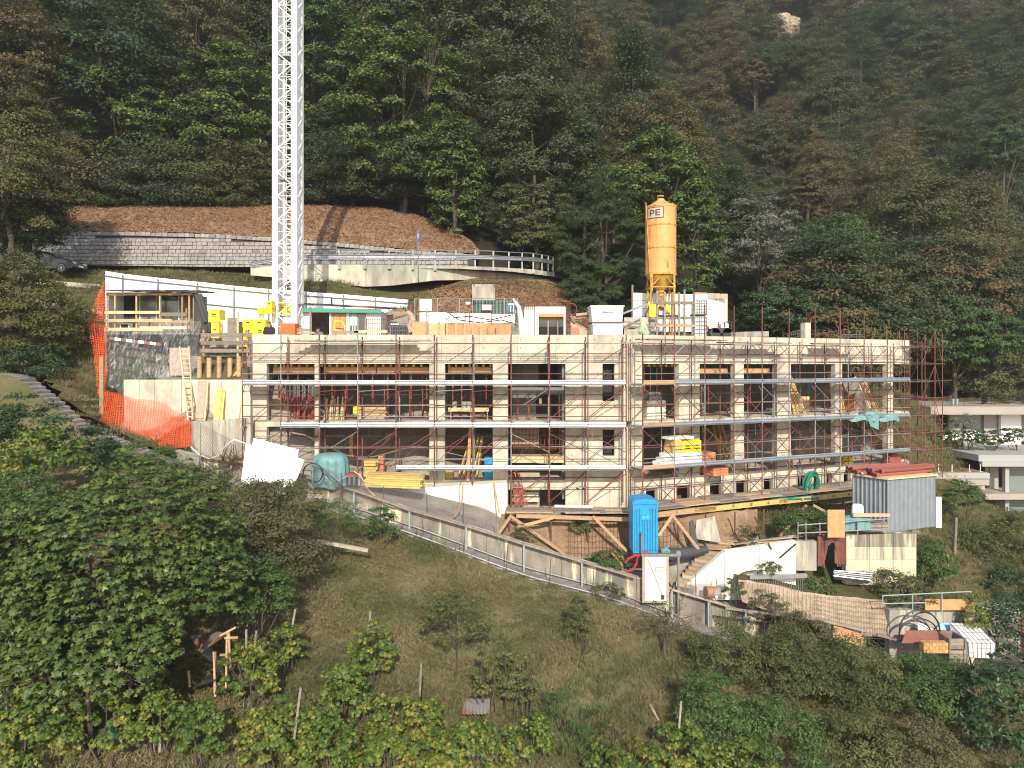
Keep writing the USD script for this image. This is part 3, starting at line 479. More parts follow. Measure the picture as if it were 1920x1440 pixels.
# ---------------------------------------------------------------- scaffolds
rs = random.Random(4)
def scaffold(name, label, loc, n, place, zt_out, zt_in, zb, decks, rails, tall=None, wing=False, planks=()):
    """place(i, d, z): the point at bay position i, d metres behind the outer plane."""
    s = thing(name, label, 'scaffold', loc); R = .031
    tone = lambda k=.75: rust if rs.random() < k else galv_dull
    def tb(nm, p, q, r=R, m=None):
        b = MB(); b.tube(p, q, r, 6); return obj(nm, b, m or tone(), s)
    for i in range(n + 1):
        zo = tall(i) if tall else zt_out
        for d, zt in ((0, zo), (1.05, zt_in)):
            cuts = [zb(i)] + [z for z in (-4.9, -2.9, -.9) if zb(i) + .3 < z] + [zt]
            for a, b in zip(cuts[:-1], cuts[1:]):
                p = tb('standard', place(i, d, a), place(i, d, b - .012), m=rust if rs.random() < .84 else galv_dull)
        for z in (-4.9, -2.9, -.9, 1.1):
            if z - .5 < zb(i): continue
            b = MB(); b.tube(place(i, .03, z - .06), place(i, 1.02, z - .06), .022, 6); k = b
            for d0, d1 in ((.03, .33), (1.02, .72)):
                a_, b_ = place(i, d0, z - .5), place(i, d1, z - .08); b.path([a_, (a_ * .45 + b_ * .55) + V(0, 0, .06), b_], .014, 5)
            obj('frame_head', b, tone(), s)
            for d in (0, 1.05):
                b = MB(); b.tube(place(i, d, z - .1), place(i, d, z + .02), .04, 6); obj('coupler', b, galv_dull, s)
    for i in range(n):
        for z in rails:
            if z - .3 < max(zb(i), zb(i + 1)): continue
            tb('guard_rail', place(i + .02, -.035, z), place(i + 1.0, -.035, z), .023, galv_dull if rs.random() < .5 else rust)
        for z in (-4.9, -2.9, -.9, 1.1):
            if z - 1.2 < max(zb(i), zb(i + 1)): continue
            if rs.random() < .93:
                lo, hi = (.30, -1.0), (1.0, -.22)
                if wing and z < 0: lo, hi = (0.05, -.2), (1.0, -1.6)
                if not wing and z == -.9 - 2 * (i > 6): lo, hi = (0.02, -.35), (.98, -1.2) if i > 6 else (1.0, -.25)
                tb('brace', place(i + lo[0], .03, z + lo[1]), place(i + hi[0], .03, z + hi[1]), .02)
            if wing and z > 0:
                for a, c in ((0.02, .35), (.98, .65)): tb('brace', place(i + a, 0, z - .62), place(i + c, 0, z - .12), .018)
            tb('ledger', place(i + .02, 1.08, z - .55), place(i + .98, 1.08, z - .55), .021)
            if z < 1: tb('ledger', place(i + .02, 1.08, z - 1.05), place(i + .98, 1.08, z - 1.05), .021); tb('brace', place(i + .02, 1.0, z - 1.75), place(i + .98, 1.0, z - .3), .019, rust)
        for z, i0, i1 in decks:
            if not (i0 <= i < i1): continue
            for k in range(3):
                b = MB(); d0 = .04 + k * .335; dz = rs.uniform(-.006, .006)
                b.hexa([place(i + .01, d0, z - .06 + dz), place(i + .99, d0, z - .06 + dz), place(i + .99, d0 + .32, z - .06 + dz), place(i + .01, d0 + .32, z - .06 + dz), place(i + .01, d0, z + dz), place(i + .99, d0, z + dz), place(i + .99, d0 + .32, z + dz), place(i + .01, d0 + .32, z + dz)])
                obj('deck_board', b, galv, s)
            b = MB(); tz = rs.uniform(-.008, .008); w = i in planks
            pr = [(-.030, .0), (-.047, .045), (-.036, .075), (-.036, .125), (-.047, .155), (-.030, .20)]
            pts_ = np.array([[place(i + e, d, z - .02 + h + tz) for d, h in pr] for e in (.012, .988)]); b.grid(pts_); b.grid(pts_[::-1] - (place(0, 0, 0) - place(0, .006, 0)))
            obj('toe_board', b, wood if w else galv, s)
    return s
base_l = lambda i: -5.62 if i < 7 else -6.68
pl_ = lambda i, d, z: V(-12.64 + 1.8 * i, 33.3 + d, Z0 + z)
scaf = scaffold('scaffold', 'rust red and grey tube scaffold along the straight left front, with metal decks', (-12.6, 33.3, Z0 - 6), 10, pl_, 1.42, 1.36, base_l, [(-.9, 0, 10), (-2.9, 1, 10), (-4.9, 4, 10)], [1.0, .32, .12, -.42, -1.9, -2.42, -3.9, -4.42])
base_w = lambda i: -6.75 - .03 * i
pw_ = lambda i, d, z: WT(1.8 * i, d, z)
scaf_w = scaffold('scaffold', 'rust red tube scaffold with tall poles along the angled right wing', WT(0, 0, -6), 10, pw_, 1.4, 1.25, base_w, [(-.9, 0, 10), (-2.9, 0, 10), (-4.9, 0, 10)], [1.0, .32, .12, -.42, -1.9, -2.42, -3.9, -4.42, -5.9], tall=lambda i: 2.95 if 1 <= i <= 8 else 1.45, wing=True, planks=(0,))
# the red stair tower of scaffold frames at the right end
st = thing('scaffold_tower', 'red scaffold tower of stacked frames past the right end of the wing', 'scaffold tower', WT(19.2, 2, -6))
for t in (19.0, 20.1, 20.75):
    for d in (0., 1.1, 2.3, 4.2):
        zt = 2.1 if t > 19.5 or d > 1 else 1.4
        b = MB(); b.tube(WT(t, d, -6.6), WT(t, d, zt - .25 * (t == 20.75)), .027, 6); obj('standard', b, rust, st)
for z in np.arange(-5.9, 2.1, 1.0):
    for d in (0., 1.1, 2.3, 4.2):
        b = MB(); b.tube(WT(18.6, d - .04, z), WT(20.9 + (rs.random() < .3) * .6, d - .04, z + rs.uniform(-.03, .03)), .02, 5); obj('guard_rail', b, rust, st)
    for t in (19.0, 20.1, 20.75):
        b = MB(); b.tube(WT(t + .03, -.1, z - .1), WT(t + .03, 4.4, z - .1), .02, 5); obj('ledger', b, rust, st)
for z in np.arange(-5.9, 1.2, 2.0):
    for d in (0., 2.3):
        b = MB(); b.tube(WT(19.05, d + .03, z), WT(20.1, d + .03, z + 1.8), .018, 5); obj('brace', b, rust, st)
        b = MB(); b.tube(WT(20.15, d + .03, z + 1.9), WT(20.72, d + .03, z + .2), .018, 5); obj('brace', b, rust, st)
    b = MB(); b.hexa([WT(19.05, .1, z + .9), WT(20.05, .1, z + .9), WT(20.05, 1.0, z + .9), WT(19.05, 1.0, z + .9), WT(19.05, .1, z + .94), WT(20.05, .1, z + .94), WT(20.05, 1.0, z + .94), WT(19.05, 1.0, z + .94)]); obj('deck_board', b, galv_dull, st)
# the run of scaffold seen above the roof behind the tower
for k in range(8):
    t = 13.6 + k * .85; b = MB(); b.tube(WT(t, 5.6, .46), WT(t, 5.6, 1.75 + .12 * k), .025, 5); obj('standard', b, rust, st)
    if k: b = MB(); b.tube(WT(t - .85, 5.55, 1.45 + .11 * k), WT(t, 5.55, 1.55 + .11 * k), .018, 5); obj('guard_rail', b, rust, st); b = MB(); b.tube(WT(t - .85, 5.55, .95 + .11 * k), WT(t, 5.55, 1.45 + .11 * k), .016, 5); obj('brace', b, rust, st)
# loose planks lying on the top scaffold heads
for nm, lb, fn, segs in (('scaffold_plank', 'long weathered plank lying on the scaffold heads of the left front', pl_, [(1.45, 4.7, 1.12, .3)]),
                         ('scaffold_plank', 'weathered planks on the scaffold heads beside the wing corner', pw_, [(.15, 2.9, 1.2, .2)]), ('scaffold_plank', 'grey planks on the scaffold heads in the middle of the wing', pw_, [(2.6, 5.0, 1.1, .1)]), ('scaffold_plank', 'pale plank on the scaffold heads near the wing end', pw_, [(6.2, 7.9, 1.12, .2)])):
    for a, c, z, d in segs:
        s = thing(nm, lb, 'plank', fn(a, d, z))
        for k in range(3):
            e0, e1 = a + rs.uniform(-.25, .25), c + rs.uniform(-.3, .3); dd = d + k * .24; b = MB(); dz = rs.uniform(0, .012)
            b.hexa([fn(e0, dd, z - .01 + dz), fn(e1, dd, z + dz), fn(e1, dd + .22, z + dz), fn(e0, dd + .22, z - .01 + dz), fn(e0, dd, z + .04 + dz), fn(e1, dd, z + .045 + dz), fn(e1, dd + .22, z + .045 + dz), fn(e0, dd + .22, z + .04 + dz)]); obj('board', b, wood_grey, s)
# ---------------------------------------------------------------- road, stone wall, guard rail
rs = random.Random(11)
sw = thing('stone_wall', 'long grey retaining wall of squared stone blocks below the brown bank', 'retaining wall', P(480, 505, 53.3))
core = MB()
for px in range(60, 890, 10):
    a, b = P(px, WALLTOP(px) + 1.5, 53.42), P(px + 10, WALLTOP(px + 10) + 1.5, 53.42); core.hexa([(a[0], 53.42, Z0 + 5.8), (b[0], 53.42, Z0 + 5.8), (b[0], 53.9, Z0 + 5.8), (a[0], 53.9, Z0 + 5.8), a, b, b + V(0, .48, 0), a + V(0, .48, 0)])
obj('wall_core', core, mortar, sw)
blocks = []
zr = 5.9
for row in range(20):
    h = .235 + .02 * rs.random(); x = -35.5 + rs.random() * .3
    while x < -2.6:
        w = rs.uniform(.26, .5); px = HX + F * (x + w / 2) / 53.3; zt = (HY - WALLTOP(px)) / F * 53.3 - .3
        if px > 880: break
        if zr + h < zt + .06: blocks.append((w * h, x, w, zr, min(h, zt - zr) if zt - zr > .1 else h))
        x += w + .034
    zr += h + .034
x = -35.5
while x < -2.8:
    w = rs.uniform(.3, .42); px = HX + F * (x + w / 2) / 53.3; zt = (HY - WALLTOP(px)) / F * 53.3; blocks.append((9 if px > 60 else 0, x, w, zt - .27, .27 + rs.uniform(-.015, .02))); x += w + .03
blocks.sort(key=lambda b: -b[0])
bulk = MB()
for k, (_, x, w, z, h) in enumerate(blocks):
    y = 53.28 - rs.random() * .05; j = lambda: rs.uniform(-.014, .014); m = bulk if k >= 300 else MB()
    m.hexa([(x + j(), y + j(), Z0 + z), (x + w + j(), y + j(), Z0 + z), (x + w, 53.45, Z0 + z), (x, 53.45, Z0 + z), (x + j(), y + .02, Z0 + z + h + j()), (x + w + j(), y + .02, Z0 + z + h + j()), (x + w, 53.45, Z0 + z + h), (x, 53.45, Z0 + z + h)])
    if k < 300: obj('stone_block', m, stone, sw)
obj('stone_courses', bulk, stone, sw, kind='stuff')
# road
rp = [(-60, 51.4, 7.4), (-22, 51.5, 6.85), (-12, 51.6, 6.8), (-4, 51.8, 6.75), (-1, 52.6, 6.7), (2, 55, 6.65), (3.4, 58, 6.6), (3.6, 64, 6.6)]
rp = np.array(rp); tq = np.linspace(0, 7, 60); rl = np.stack([np.interp(tq, range(8), rp[:, k]) for k in range(3)], 1); dr = np.gradient(rl, axis=0); nr = np.stack([-dr[:, 1], dr[:, 0]], 1); nr /= np.linalg.norm(nr, axis=1, keepdims=True)
g = MB(); g.grid(np.stack([np.hstack([rl[:, :2] - nr * 1.5, rl[:, 2:] + Z0 + .06]), np.hstack([rl[:, :2] + nr * 1.7, rl[:, 2:] + Z0 + .06])], 1)); obj('road', g, asphalt_m, kind='structure', label='narrow asphalt road between the stone wall and the guard rail')
g = MB(); g.grid(np.stack([[P(px, 566 + (px - 110) * .22, 44.6 - .02 * (px - 100)) for px in range(40, 205, 12)], [P(px, 553 + (px - 110) * .14, 46 - .02 * (px - 100)) for px in range(40, 205, 12)]], 1)); obj('lower_road', g, asphalt_m, kind='structure', label='grey strip of drive on the left below the parked car')
for (a, b, lab) in ((P(62, 566, 44.4), P(196, 588, 43.0), 'low concrete kerb along the drive at the left edge'), (P(62, 528, 46.8), P(190, 538, 46.4), 'pale concrete gutter stone line above the drive at the left')):
    m = MB(); m.bar(a, b, .25, .3); o = obj('kerb', m, concrete_old, label=lab, cat='kerb')
rw = thing('road_parapet_wall', 'curved pale concrete wall under the galvanised guard rail', 'wall', P(700, 515, 50))
gp = [(470, 49.4), (520, 49.5), (585, 49.6), (636, 49.7), (684, 49.8), (730, 50), (774, 50.2), (816, 50.4), (855, 50.8), (891, 51.4), (925, 51.9), (954, 52.5), (979, 53.1), (1000, 53.8), (1016, 54.6), (1028, 55.4), (1037, 56.2)]
top = lambda px: np.interp(px, [480, 560, 715, 815, 915, 1000, 1040], [501, 496, 496, 499, 500, 505, 511]); bot = lambda px: np.interp(px, [480, 560, 690, 762, 790, 915, 1040], [504, 513, 526, 522, 514, 512, 522])
for (a, ya), (b, yb) in zip(gp[:-1], gp[1:]):
    if b > 480:
        p0, p1, p2, p3 = P(a, bot(a) + 12, ya), P(b, bot(b) + 12, yb), P(a, top(a), ya), P(b, top(b), yb); bk = V(.12, .3, 0); m = MB(); m.hexa([p0, p1, p1 + bk, p0 + bk, p2, p3, p3 + bk, p2 + bk]); obj('wall_segment', m, concrete if b < 730 else concrete_old, rw)
gr = thing('guard_rail', 'galvanised road guard rail with posts and top handrail on the concrete wall', 'guard rail', P(780, 500, 49.9))
hr = lambda px: np.interp(px, [560, 800, 900, 1000, 1040], [469.5, 469, 470, 475, 482]); bm = lambda px: np.interp(px, [455, 500, 560, 800, 900, 1000, 1040], [499, 488, 482, 481, 482, 486, 492])
for k, (px, y) in enumerate(gp):
    if px > 570:
        m = MB(); m.bar(P(px, top(px) + 6, y - .1), P(px, hr(px), y - .1), .07, .11, (1, 0, 0)); m.box(P(px, top(px) + 4, y - .14), (.22, .06, .3)); obj('post', m, galv_dull, gr)
    if k:
        q, yq = gp[k - 1]; m = MB(); pr = [(0, -.155), (.04, -.12), (.0, -.05), (.03, 0), (0, .05), (.04, .12), (0, .155)]
        pts_ = np.array([[P(e, bm(e), ye - .22) + V(0, -d, h) for d, h in pr] for e, ye in ((q, yq), (px, y))]); m.grid(pts_); m.grid(pts_[::-1] + V(0, .01, 0)); obj('rail_beam', m, galv, gr)
        if q > 570: m = MB(); m.tube(P(q, hr(q), yq - .1), P(px, hr(px), y - .1), .035, 6); obj('handrail', m, galv_dull, gr)
sg = thing('road_sign', 'small blue sign on a thin grey pole beside the guard rail', 'road sign', P(784, 520, 49.3))
m = MB(); m.tube(P(784, 524, 49.3), P(784, 433, 49.3), .035, 6); obj('pole', m, galv_dull, sg)
sb_ = mat('sign_blue', (.02, .06, .22), rough=.4)
m = MB(); m.box(P(784, 443, 49.24), (.24, .03, .68)); pl8 = obj('sign_plate', m, sb_, sg); m = MB(); c = P(784, 443, 49.215); m.box(c, (.1, .006, .3)); m.box(c + V(0, 0, .2), (.06, .006, .08)); obj('sign_symbol', m, galv_dull, pl8)
pb = thing('concrete_trough', 'open grey concrete chamber half sunk in the brown bank', 'concrete trough', P(912, 562, 47))
a, b = P(893, 560, 47.6), P(934, 562, 46.8)
for nm, mn, mx in (('side', (-.95, 0, 0), (-.83, 1.3, .95)), ('side', (.45, 0, 0), (.57, 1.3, .75)), ('front', (-.829, 0, 0), (.449, .12, .8)), ('back', (-.829, 1.18, 0), (.449, 1.3, 1.1)), ('base', (-.829, .121, 0), (.449, 1.179, .25))):
    m = MB(); m.mm(P(912, 560, 47) + V(*mn) - V(0, 0, .1), P(912, 560, 47) + V(*mx)); obj(nm, m, concrete_old, pb)
# parked car
def make_car(loc):
    t = thing('parked_car', 'dark blue hatchback parked by the stone wall, half hidden by the tree', 'car', loc); o = V(*loc)
    paint = mat('dark_car_paint', (.012, .016, .026), rough=.18, spec=.8); gl = mat('car_glass', (.02, .025, .03), rough=.05, spec=.9)
    prof = [(-2.05, .35), (-2.1, .75), (-1.95, 1.0), (-1.5, 1.42), (-.4, 1.5), (.25, 1.42), (1.0, 1.0), (1.75, .88), (2.05, .68), (2.12, .4), (1.95, .28), (-1.9, .28)]
    b = MB(); L = []
    for y, k in ((-.86, .93), (-.8, 1.0), (.8, 1.0), (.86, .93)): L.append([(x * (1 if abs(y) < .83 else .985), y, z * k + (.02 if k < 1 else 0)) for x, z in prof])
    L = np.array(L) + o; n = len(prof); f = []
    for i in range(3):
        for j in range(n): k = (j + 1) % n; f.append([i * n + j, i * n + k, (i + 1) * n + k, (i + 1) * n + j])
    cap = [[0, j + 1, j] for j in range(1, n - 1)] + [[3 * n, 3 * n + j, 3 * n + j + 1] for j in range(1, n - 1)]
    b.add(L.reshape(-1, 3), f); b.add(L.reshape(-1, 3), cap); obj('body', b, paint, t, 30)
    for y, s in ((-.872, 1), (.872, -1)):
        for q in ([(-1.35, 1.02), (-1.2, 1.34), (-.5, 1.38), (-.5, 1.0)], [(-.42, 1.0), (-.42, 1.38), (.2, 1.3), (.75, .98)]):
            g = MB(); g.add([o + V(a, y + s * (-.003), z * .985) for a, z in q], [[0, 1, 2, 3]]); obj('side_window', g, gl, t)
    g = MB(); g.add([o + V(.28, -.72, 1.425), o + V(.28, .72, 1.425), o + V(.98, .78, 1.025), o + V(.98, -.78, 1.025)], [[0, 1, 2, 3]]); obj('windscreen', g, gl, t)
    for x in (-1.3, 1.32):
        for y in (-.8, .8):
            w = MB(); w.path([o + V(x, y - .1, .32), o + V(x, y + .1, .32)], .325, 20); tw = obj('wheel', w, black_rubber, t); r = MB(); e = -.108 if y < 0 else .108
            r.path([o + V(x, y + e, .32), o + V(x, y + e * .9, .32)], .07, 10)
            for k in range(5): an = k * 1.2566; r.bar(o + V(x, y + e, .32), o + V(x + .2 * math.cos(an), y + e, .32 + .2 * math.sin(an)), .02, .06, (0, 1, 0))
            rim = np.array([(x + .21 * math.cos(a), y + e, .32 + .21 * math.sin(a)) for a in np.linspace(0, 2 * math.pi, 20)]) + o; r.path(rim, .02, 5); obj('rim', r, galv, tw)
    for y in (-.6, .6): h = MB(); h.box(o + V(1.98, y, .68), (.16, .34, .13)); obj('headlight', h, mat('headlamp_%d' % (y > 0), (.6, .62, .65), rough=.1), t)
    h = MB(); h.box(o + V(.55, -.95, 1.02), (.14, .18, .11)); obj('mirror', h, paint, t); h = MB(); h.box(o + V(2.115, 0, .5), (.02, .5, .11)); obj('number_plate', h, white, t)
    return t
make_car(P(94, 514, 48.4))

# ---------------------------------------------------------------- hoarding and huts
fc = [(197, 508, 42.0), (232, 513.5, 42.6), (298, 521, 43.6), (372, 528.5, 44.6), (440, 536, 45.4), (505, 542, 46.2), (575, 547, 47), (645, 552, 48), (705, 557, 48.8), (766, 562, 49.6)]
hd = thing('site_hoarding', 'long white panel hoarding dropping to the right behind the huts', 'hoarding', P(480, 590, 46))
for (p0, y0, d0), (p1, y1, d1) in zip(fc[:-1], fc[1:]):
    a, b = P(p0 + .4, y0, d0), P(p1 - .4, y1, d1); m = MB(); dn = V(0, 0, -2.35); bk = V(0, .05, 0); m.hexa([a + dn, b + dn, b + dn + bk, a + dn + bk, a, b, b + bk, a + bk]); obj('panel', m, white, hd)
    for dz in (-.28, -1.35) if p0 != 197 else (-.28,): m = MB(); m.tube(a + V(0, -.07, dz), b + V(0, -.07, dz), .035, 6); obj('rail', m, wood_grey if dz > -1 else galv_dull, hd)
    m = MB(); m.tube(b + V(0, -.14, -2.5), b + V(0, -.14, -.05), .035, 6); obj('post', m, galv_dull, hd)
    if p0 in (298, 575): m = MB(); m.tube(b + V(-.1, -.1, -.3), b + V(.6, -.7, -2.4), .025, 5); obj('strut', m, galv_dull, hd)
Yh = 39.4
hut = thing('workers_hut', 'open fronted timber hut with dark sheet roof under the left end of the hoarding', 'site hut', P(280, 624, Yh))
def fbox(name, parent, x0, y0, x1, y1, Y, m, d=.06, **k):            # box between two photo corners, its front at depth Y, d thick
    a, b = P(x0, y0, Y), P(x1, y1, Y); q = MB(); q.mm((a[0], Y, a[2]), (b[0], Y + d, b[2])); return obj(name, q, m, parent, **k)
fbox('back_wall', hut, 198, 548, 362, 624, Yh + 1.8, wood_grey, .08)
m = MB(); a = P(198, 548, Yh); b_ = P(362, 624, Yh); m.mm((a[0], Yh, b_[2]), (a[0] + .06, Yh + 1.79, a[2])); obj('side_wall', m, white_dirty, hut); m = MB(); m.mm((b_[0] - .06, Yh + .1, b_[2]), (b_[0], Yh + 1.79, a[2] - .1)); obj('side_wall', m, wood_grey, hut)
for k in range(6):
    x0, x1 = 195 + k * 28.5, 195 + (k + 1) * 28.5 + 2; p, q = P(x0, 545 + (k % 2) * .8, Yh - .35), P(x1, 546.5 + (k % 3) * .6 + k * .5, Yh - .35); u = V(0, 2.5, .28); m = MB(); th = V(0, 0, .04); m.hexa([p, q, q + u, p + u, p + th, q + th, q + u + th, p + u + th]); obj('roof_sheet', m, charcoal, hut)
fbox('roof_beam', hut, 199, 549, 361, 553.5, Yh - .05, wood, .1)
for x in (201.5, 214, 254, 298, 340, 353): fbox('post', hut, x, 553.6, x + 2.5, 624, Yh, wood_new if x < 310 else wood, .09)
for x0, x1, pn in ((224, 256, 0), (261, 294, 1), (301, 336, 1)):
    f_ = fbox('window', hut, x0, 552, x1, 603 if pn else 623, Yh + 1.74, white, .05); fbox('pane', f_, x0 + 2, 554, x1 - 2, 601 if pn else 622, Yh + 1.72, dark if not pn else mat('curtained_glass_%d' % x0, (.16, .18, .17) if x0 < 300 else (.09, .1, .11), rough=.1, spec=.9), .015)
fbox('floor_edge', hut, 197, 621, 363, 627, Yh - .02, wood_grey, 1.9)
fbox('panel', hut, 201, 552, 212, 582, Yh + .6, white_dirty, .03)
gd = thing('timber_guard', 'new yellowish board railing across the front of the left hut', 'railing', P(270, 622, 38.6))
for x0, y0, x1, y1, m in ((195, 583, 300, 588.5, wood_new), (195, 598, 322, 604, wood_new), (195, 614.5, 305, 621, wood_new), (300, 586, 350, 593, wood_grey), (296, 600, 352, 606, wood), (262, 612, 350, 617, wood_new)): fbox('board', gd, x0, y0, x1, y1, 38.6 + .04 * (x0 > 200), m, .035)
for x in (214.5, 254.5, 299, 348): fbox('post', gd, x, 578, x + 2.4, 625, 38.7, wood, .07)
for lb, x0, y0, x1, y1, m in (('small white framed box on the left hut floor', 225, 606, 242, 614, white), ):
    t = thing('white_box', lb, 'box', P(x0, y1, 38.95)); fbox('box_body', t, x0, y0, x1, y1 + 3, 38.95, m, .35); fbox('box_opening', t, x0 + 2, y0 + 2, x1 - 2, y1 + 1, 38.94, dark, .012)
# plastic film, tape, safety net
def bilerp(top_, bot_, a, b, wob, seed, amp):
    tq = np.linspace(0, 1, a); T = np.array([[np.interp(t, np.linspace(0, 1, len(top_)), [q[k] for q in top_]) for k in range(3)] for t in tq]); B_ = np.array([[np.interp(t, np.linspace(0, 1, len(bot_)), [q[k] for q in bot_]) for k in range(3)] for t in tq])
    s = np.linspace(0, 1, b)[None, :, None]; G_ = T[:, None] * (1 - s) + B_[:, None] * s
    n1 = fbm(np.stack([G_[..., 0] * wob, G_[..., 2] * wob * .3, 0 * G_[..., 0]], -1), 3, seed) - .5; G_[..., 1] += amp * n1 * np.minimum(1, s[..., 0] * 4); G_[..., 2] += amp * .3 * (fbm(np.stack([G_[..., 0] * wob * 2, G_[..., 2], 0 * G_[..., 0]], -1), 2, seed + 1) - .5); return G_
f1 = bilerp([P(196, 621, 37.6), P(240, 622, 37.5), P(300, 622, 37.4), P(312, 620, 37.4)], [P(200, 722, 36.6), P(226, 735, 36.4), P(245, 712, 36.5), P(318, 706, 36.6)], 80, 24, .8, 5, .2); f1[..., 1] += .3 * (fbm(np.stack([f1[..., 0] * 4.5 + .25 * f1[..., 2], 0 * f1[..., 0], .15 * f1[..., 2]], -1), 3, 31) - .5)
m = MB(); m.grid(f1); t = obj('plastic_sheet', m, film, smooth=True, label='crinkled clear plastic sheet hanging in folds below the left hut', cat='plastic sheet')
f2 = bilerp([P(296, 604, 37.3), P(340, 601, 37.2), P(378, 602, 37.1)], [P(322, 706, 36.3), P(345, 707, 36.2), P(364, 704, 36.2)], 60, 24, .8, 9, .2); f2[..., 1] += .2 * (fbm(np.stack([f2[..., 0] * 3 + 1.2 * f2[..., 2], 0 * f2[..., 0], .8 * f2[..., 2]], -1), 3, 33) - .5)
m = MB(); m.grid(f2); obj('plastic_sheet', m, film, smooth=True, label='clear plastic sheet stretched over a brown panel beside the ladder', cat='plastic sheet')
fbox('brown_board', None, 318, 652, 356, 704, 36.9, pink_panel, .05, label='brown board panel standing behind the clear plastic by the ladder', cat='panel')
for x in (314, 318): pass
tp = thing('barrier_tape', 'red and white striped tape behind the hanging plastic', 'barrier tape', P(250, 642, 38.2))
for k in range(9):
    a, b = P(204 + k * 11, 637 + k * 1.3, 38.2), P(215 + k * 11, 638.3 + k * 1.3, 38.2); m = MB(); m.hexa([a, b, b + V(0, .01, 0), a + V(0, .01, 0), a + V(0, 0, .16), b + V(0, 0, .16), b + V(0, .01, .16), a + V(0, .01, .16)]); obj('stripe', m, redpaint if k % 2 == 0 else white, tp)
def net(mb, G_, nu, nv, w=.42):
    a, b = G_.shape[:2]; u = np.linspace(0, a - 1, nu * 2 + 1); v_ = np.linspace(0, b - 1, nv * 2 + 1); co = np.meshgrid(u, v_, indexing='ij'); S = np.stack([map_coordinates(G_[..., k], co, order=1) for k in range(3)], -1)
    def rib(L, o):   # a ribbon along L, o the sideways half width vectors
        mb.grid(np.stack([L - o, L + o], 1))
    for j in range(0, nv * 2 + 1, 2):
        o = (S[:, min(j + 1, nv * 2)] - S[:, max(j - 1, 0)]) * .5 * w * .5; rib(S[:, j], o)
    for i in range(0, nu * 2 + 1, 2):
        o = (S[min(i + 1, nu * 2)] - S[max(i - 1, 0)]) * .5 * w * .62; rib(S[i] + V(0, -.006, 0), o)
nt = thing('safety_net', 'bright orange plastic safety net draped round the left corner of the site', 'safety net', P(260, 800, 35))
gA = bilerp([P(193, 528, 39.2), P(197, 528, 39.0)], [P(166, 603, 38.4), P(197, 603, 38.2)], 12, 20, 2, 3, .5)
gB = bilerp([P(166, 603, 38.4), P(186, 608, 38.3), P(198, 612, 38.2)], [P(184, 740, 36.6), P(193, 740, 36.5), P(202, 742, 36.4)], 16, 40, 1.5, 4, .4)
gC = bilerp([P(196, 732, 36.0), P(230, 742, 34.9), P(262, 748, 34.6), P(294, 751, 34.3), P(325, 768, 34.0), P(359, 789, 33.55)], [P(186, 801, 35.2), P(225, 806, 34.5), P(270, 817, 34.0), P(300, 838, 33.5), P(330, 841, 33.2), P(358, 838, 32.9)], 90, 40, 1.1, 6, .5)
for g_, a, b in ((gA, 7, 16), (gB, 8, 30), (gC, 52, 22)): m = MB(); net(m, g_, a, b); obj('net_sheet', m, orange_net, nt)
fbox('timber_post', None, 186, 668, 193.5, 792, 36.0, wood, .1, label='rough plank post standing beside the orange net at the left corner', cat='post')
# left retaining walls
lw = thing('corner_retaining_wall', 'low pale concrete walls stepping down at the left corner of the building', 'retaining wall', P(400, 845, 33.6))
for a, b in zip([232, 262, 290, 322, 341, 372, 415], [261.4, 289.4, 321.4, 340.4, 371.4, 414.4, 470]): q = MB(); p0, p1 = P(a, 712, 35.1), P(b, 711, 35.1); q.mm((p0[0], 35.1 - .02 * (a == 322), Z0 - 4), (p1[0], 35.4, p0[2])); obj('wall_panel', q, concrete, lw)
q = MB(); p0, p1, p2 = P(359, 790, 33.7), P(374, 791, 33.2), P(470, 783, 33.9)
q.hexa([(p0[0], p0[1], Z0 - 6), (p1[0], p1[1], Z0 - 6), p1 + V(.1, .3, -9), p0 + V(0, .3, -9), p0, p1, p1 + V(.1, .3, 0), p0 + V(0, .3, 0)]); obj('wall_panel', q, concrete, lw)
xs_ = np.linspace(0, 1, 5)
for u0, u1 in zip(xs_[:-1], xs_[1:]):
    a, b = p1 + (p2 - p1) * (u0 + .003), p1 + (p2 - p1) * (u1 - .003); q = MB(); q.hexa([(a[0], a[1], Z0 - 6), (b[0], b[1], Z0 - 6), (b[0], b[1] + .3, Z0 - 6), (a[0], a[1] + .3, Z0 - 6), a, b, b + V(0, .3, 0), a + V(0, .3, 0)]); obj('wall_panel', q, concrete_old, lw)
q = MB(); q.mm(P(362, 786, 33.9) * V(1, 0, 1) + V(0, 33.75, -.35), P(470, 786, 35) * V(1, 0, 1) + V(0, 35.09, -.12)); obj('ledge', q, concrete, lw)
lad = thing('ladder', 'pale wooden ladder leaning on the left concrete wall', 'ladder', P(355, 787, 34.3))
A0, A1, B0, B1 = P(353, 787, 34.2), P(337.5, 650, 36.0), P(362, 787, 34.2), P(355, 650, 36.0)
for a, b in ((A0, A1), (B0, B1)): m = MB(); m.bar(a, b, .05, .09, (0, 1, 0)); obj('ladder_rail', m, wood_new, lad)
for k in range(15): u = (k + .6) / 15.2; m = MB(); m.bar(A0 + (A1 - A0) * u, B0 + (B1 - B0) * u, .035, .05); obj('rung', m, wood_new, lad)
def leaner(name, label, cat, x0, x1, yt, yb, Yb, lean, m, th=.06):
    a, b = P(x0, yb, Yb), P(x1, yb, Yb); h = (yb - yt) / F * Yb; u = V(0, lean, h); n_ = V(0, th, 0); q = MB(); q.hexa([a, b, b + n_, a + n_, a + u, b + u, b + u + n_, a + u + n_]); return obj(name, q, m, label=label, cat=cat)
leaner('leaning_board', 'brown shuttering panel leaning on the left concrete wall beside the ladder', 'board', 365, 381, 714, 789, 34.55, .4, pink_panel, .07)
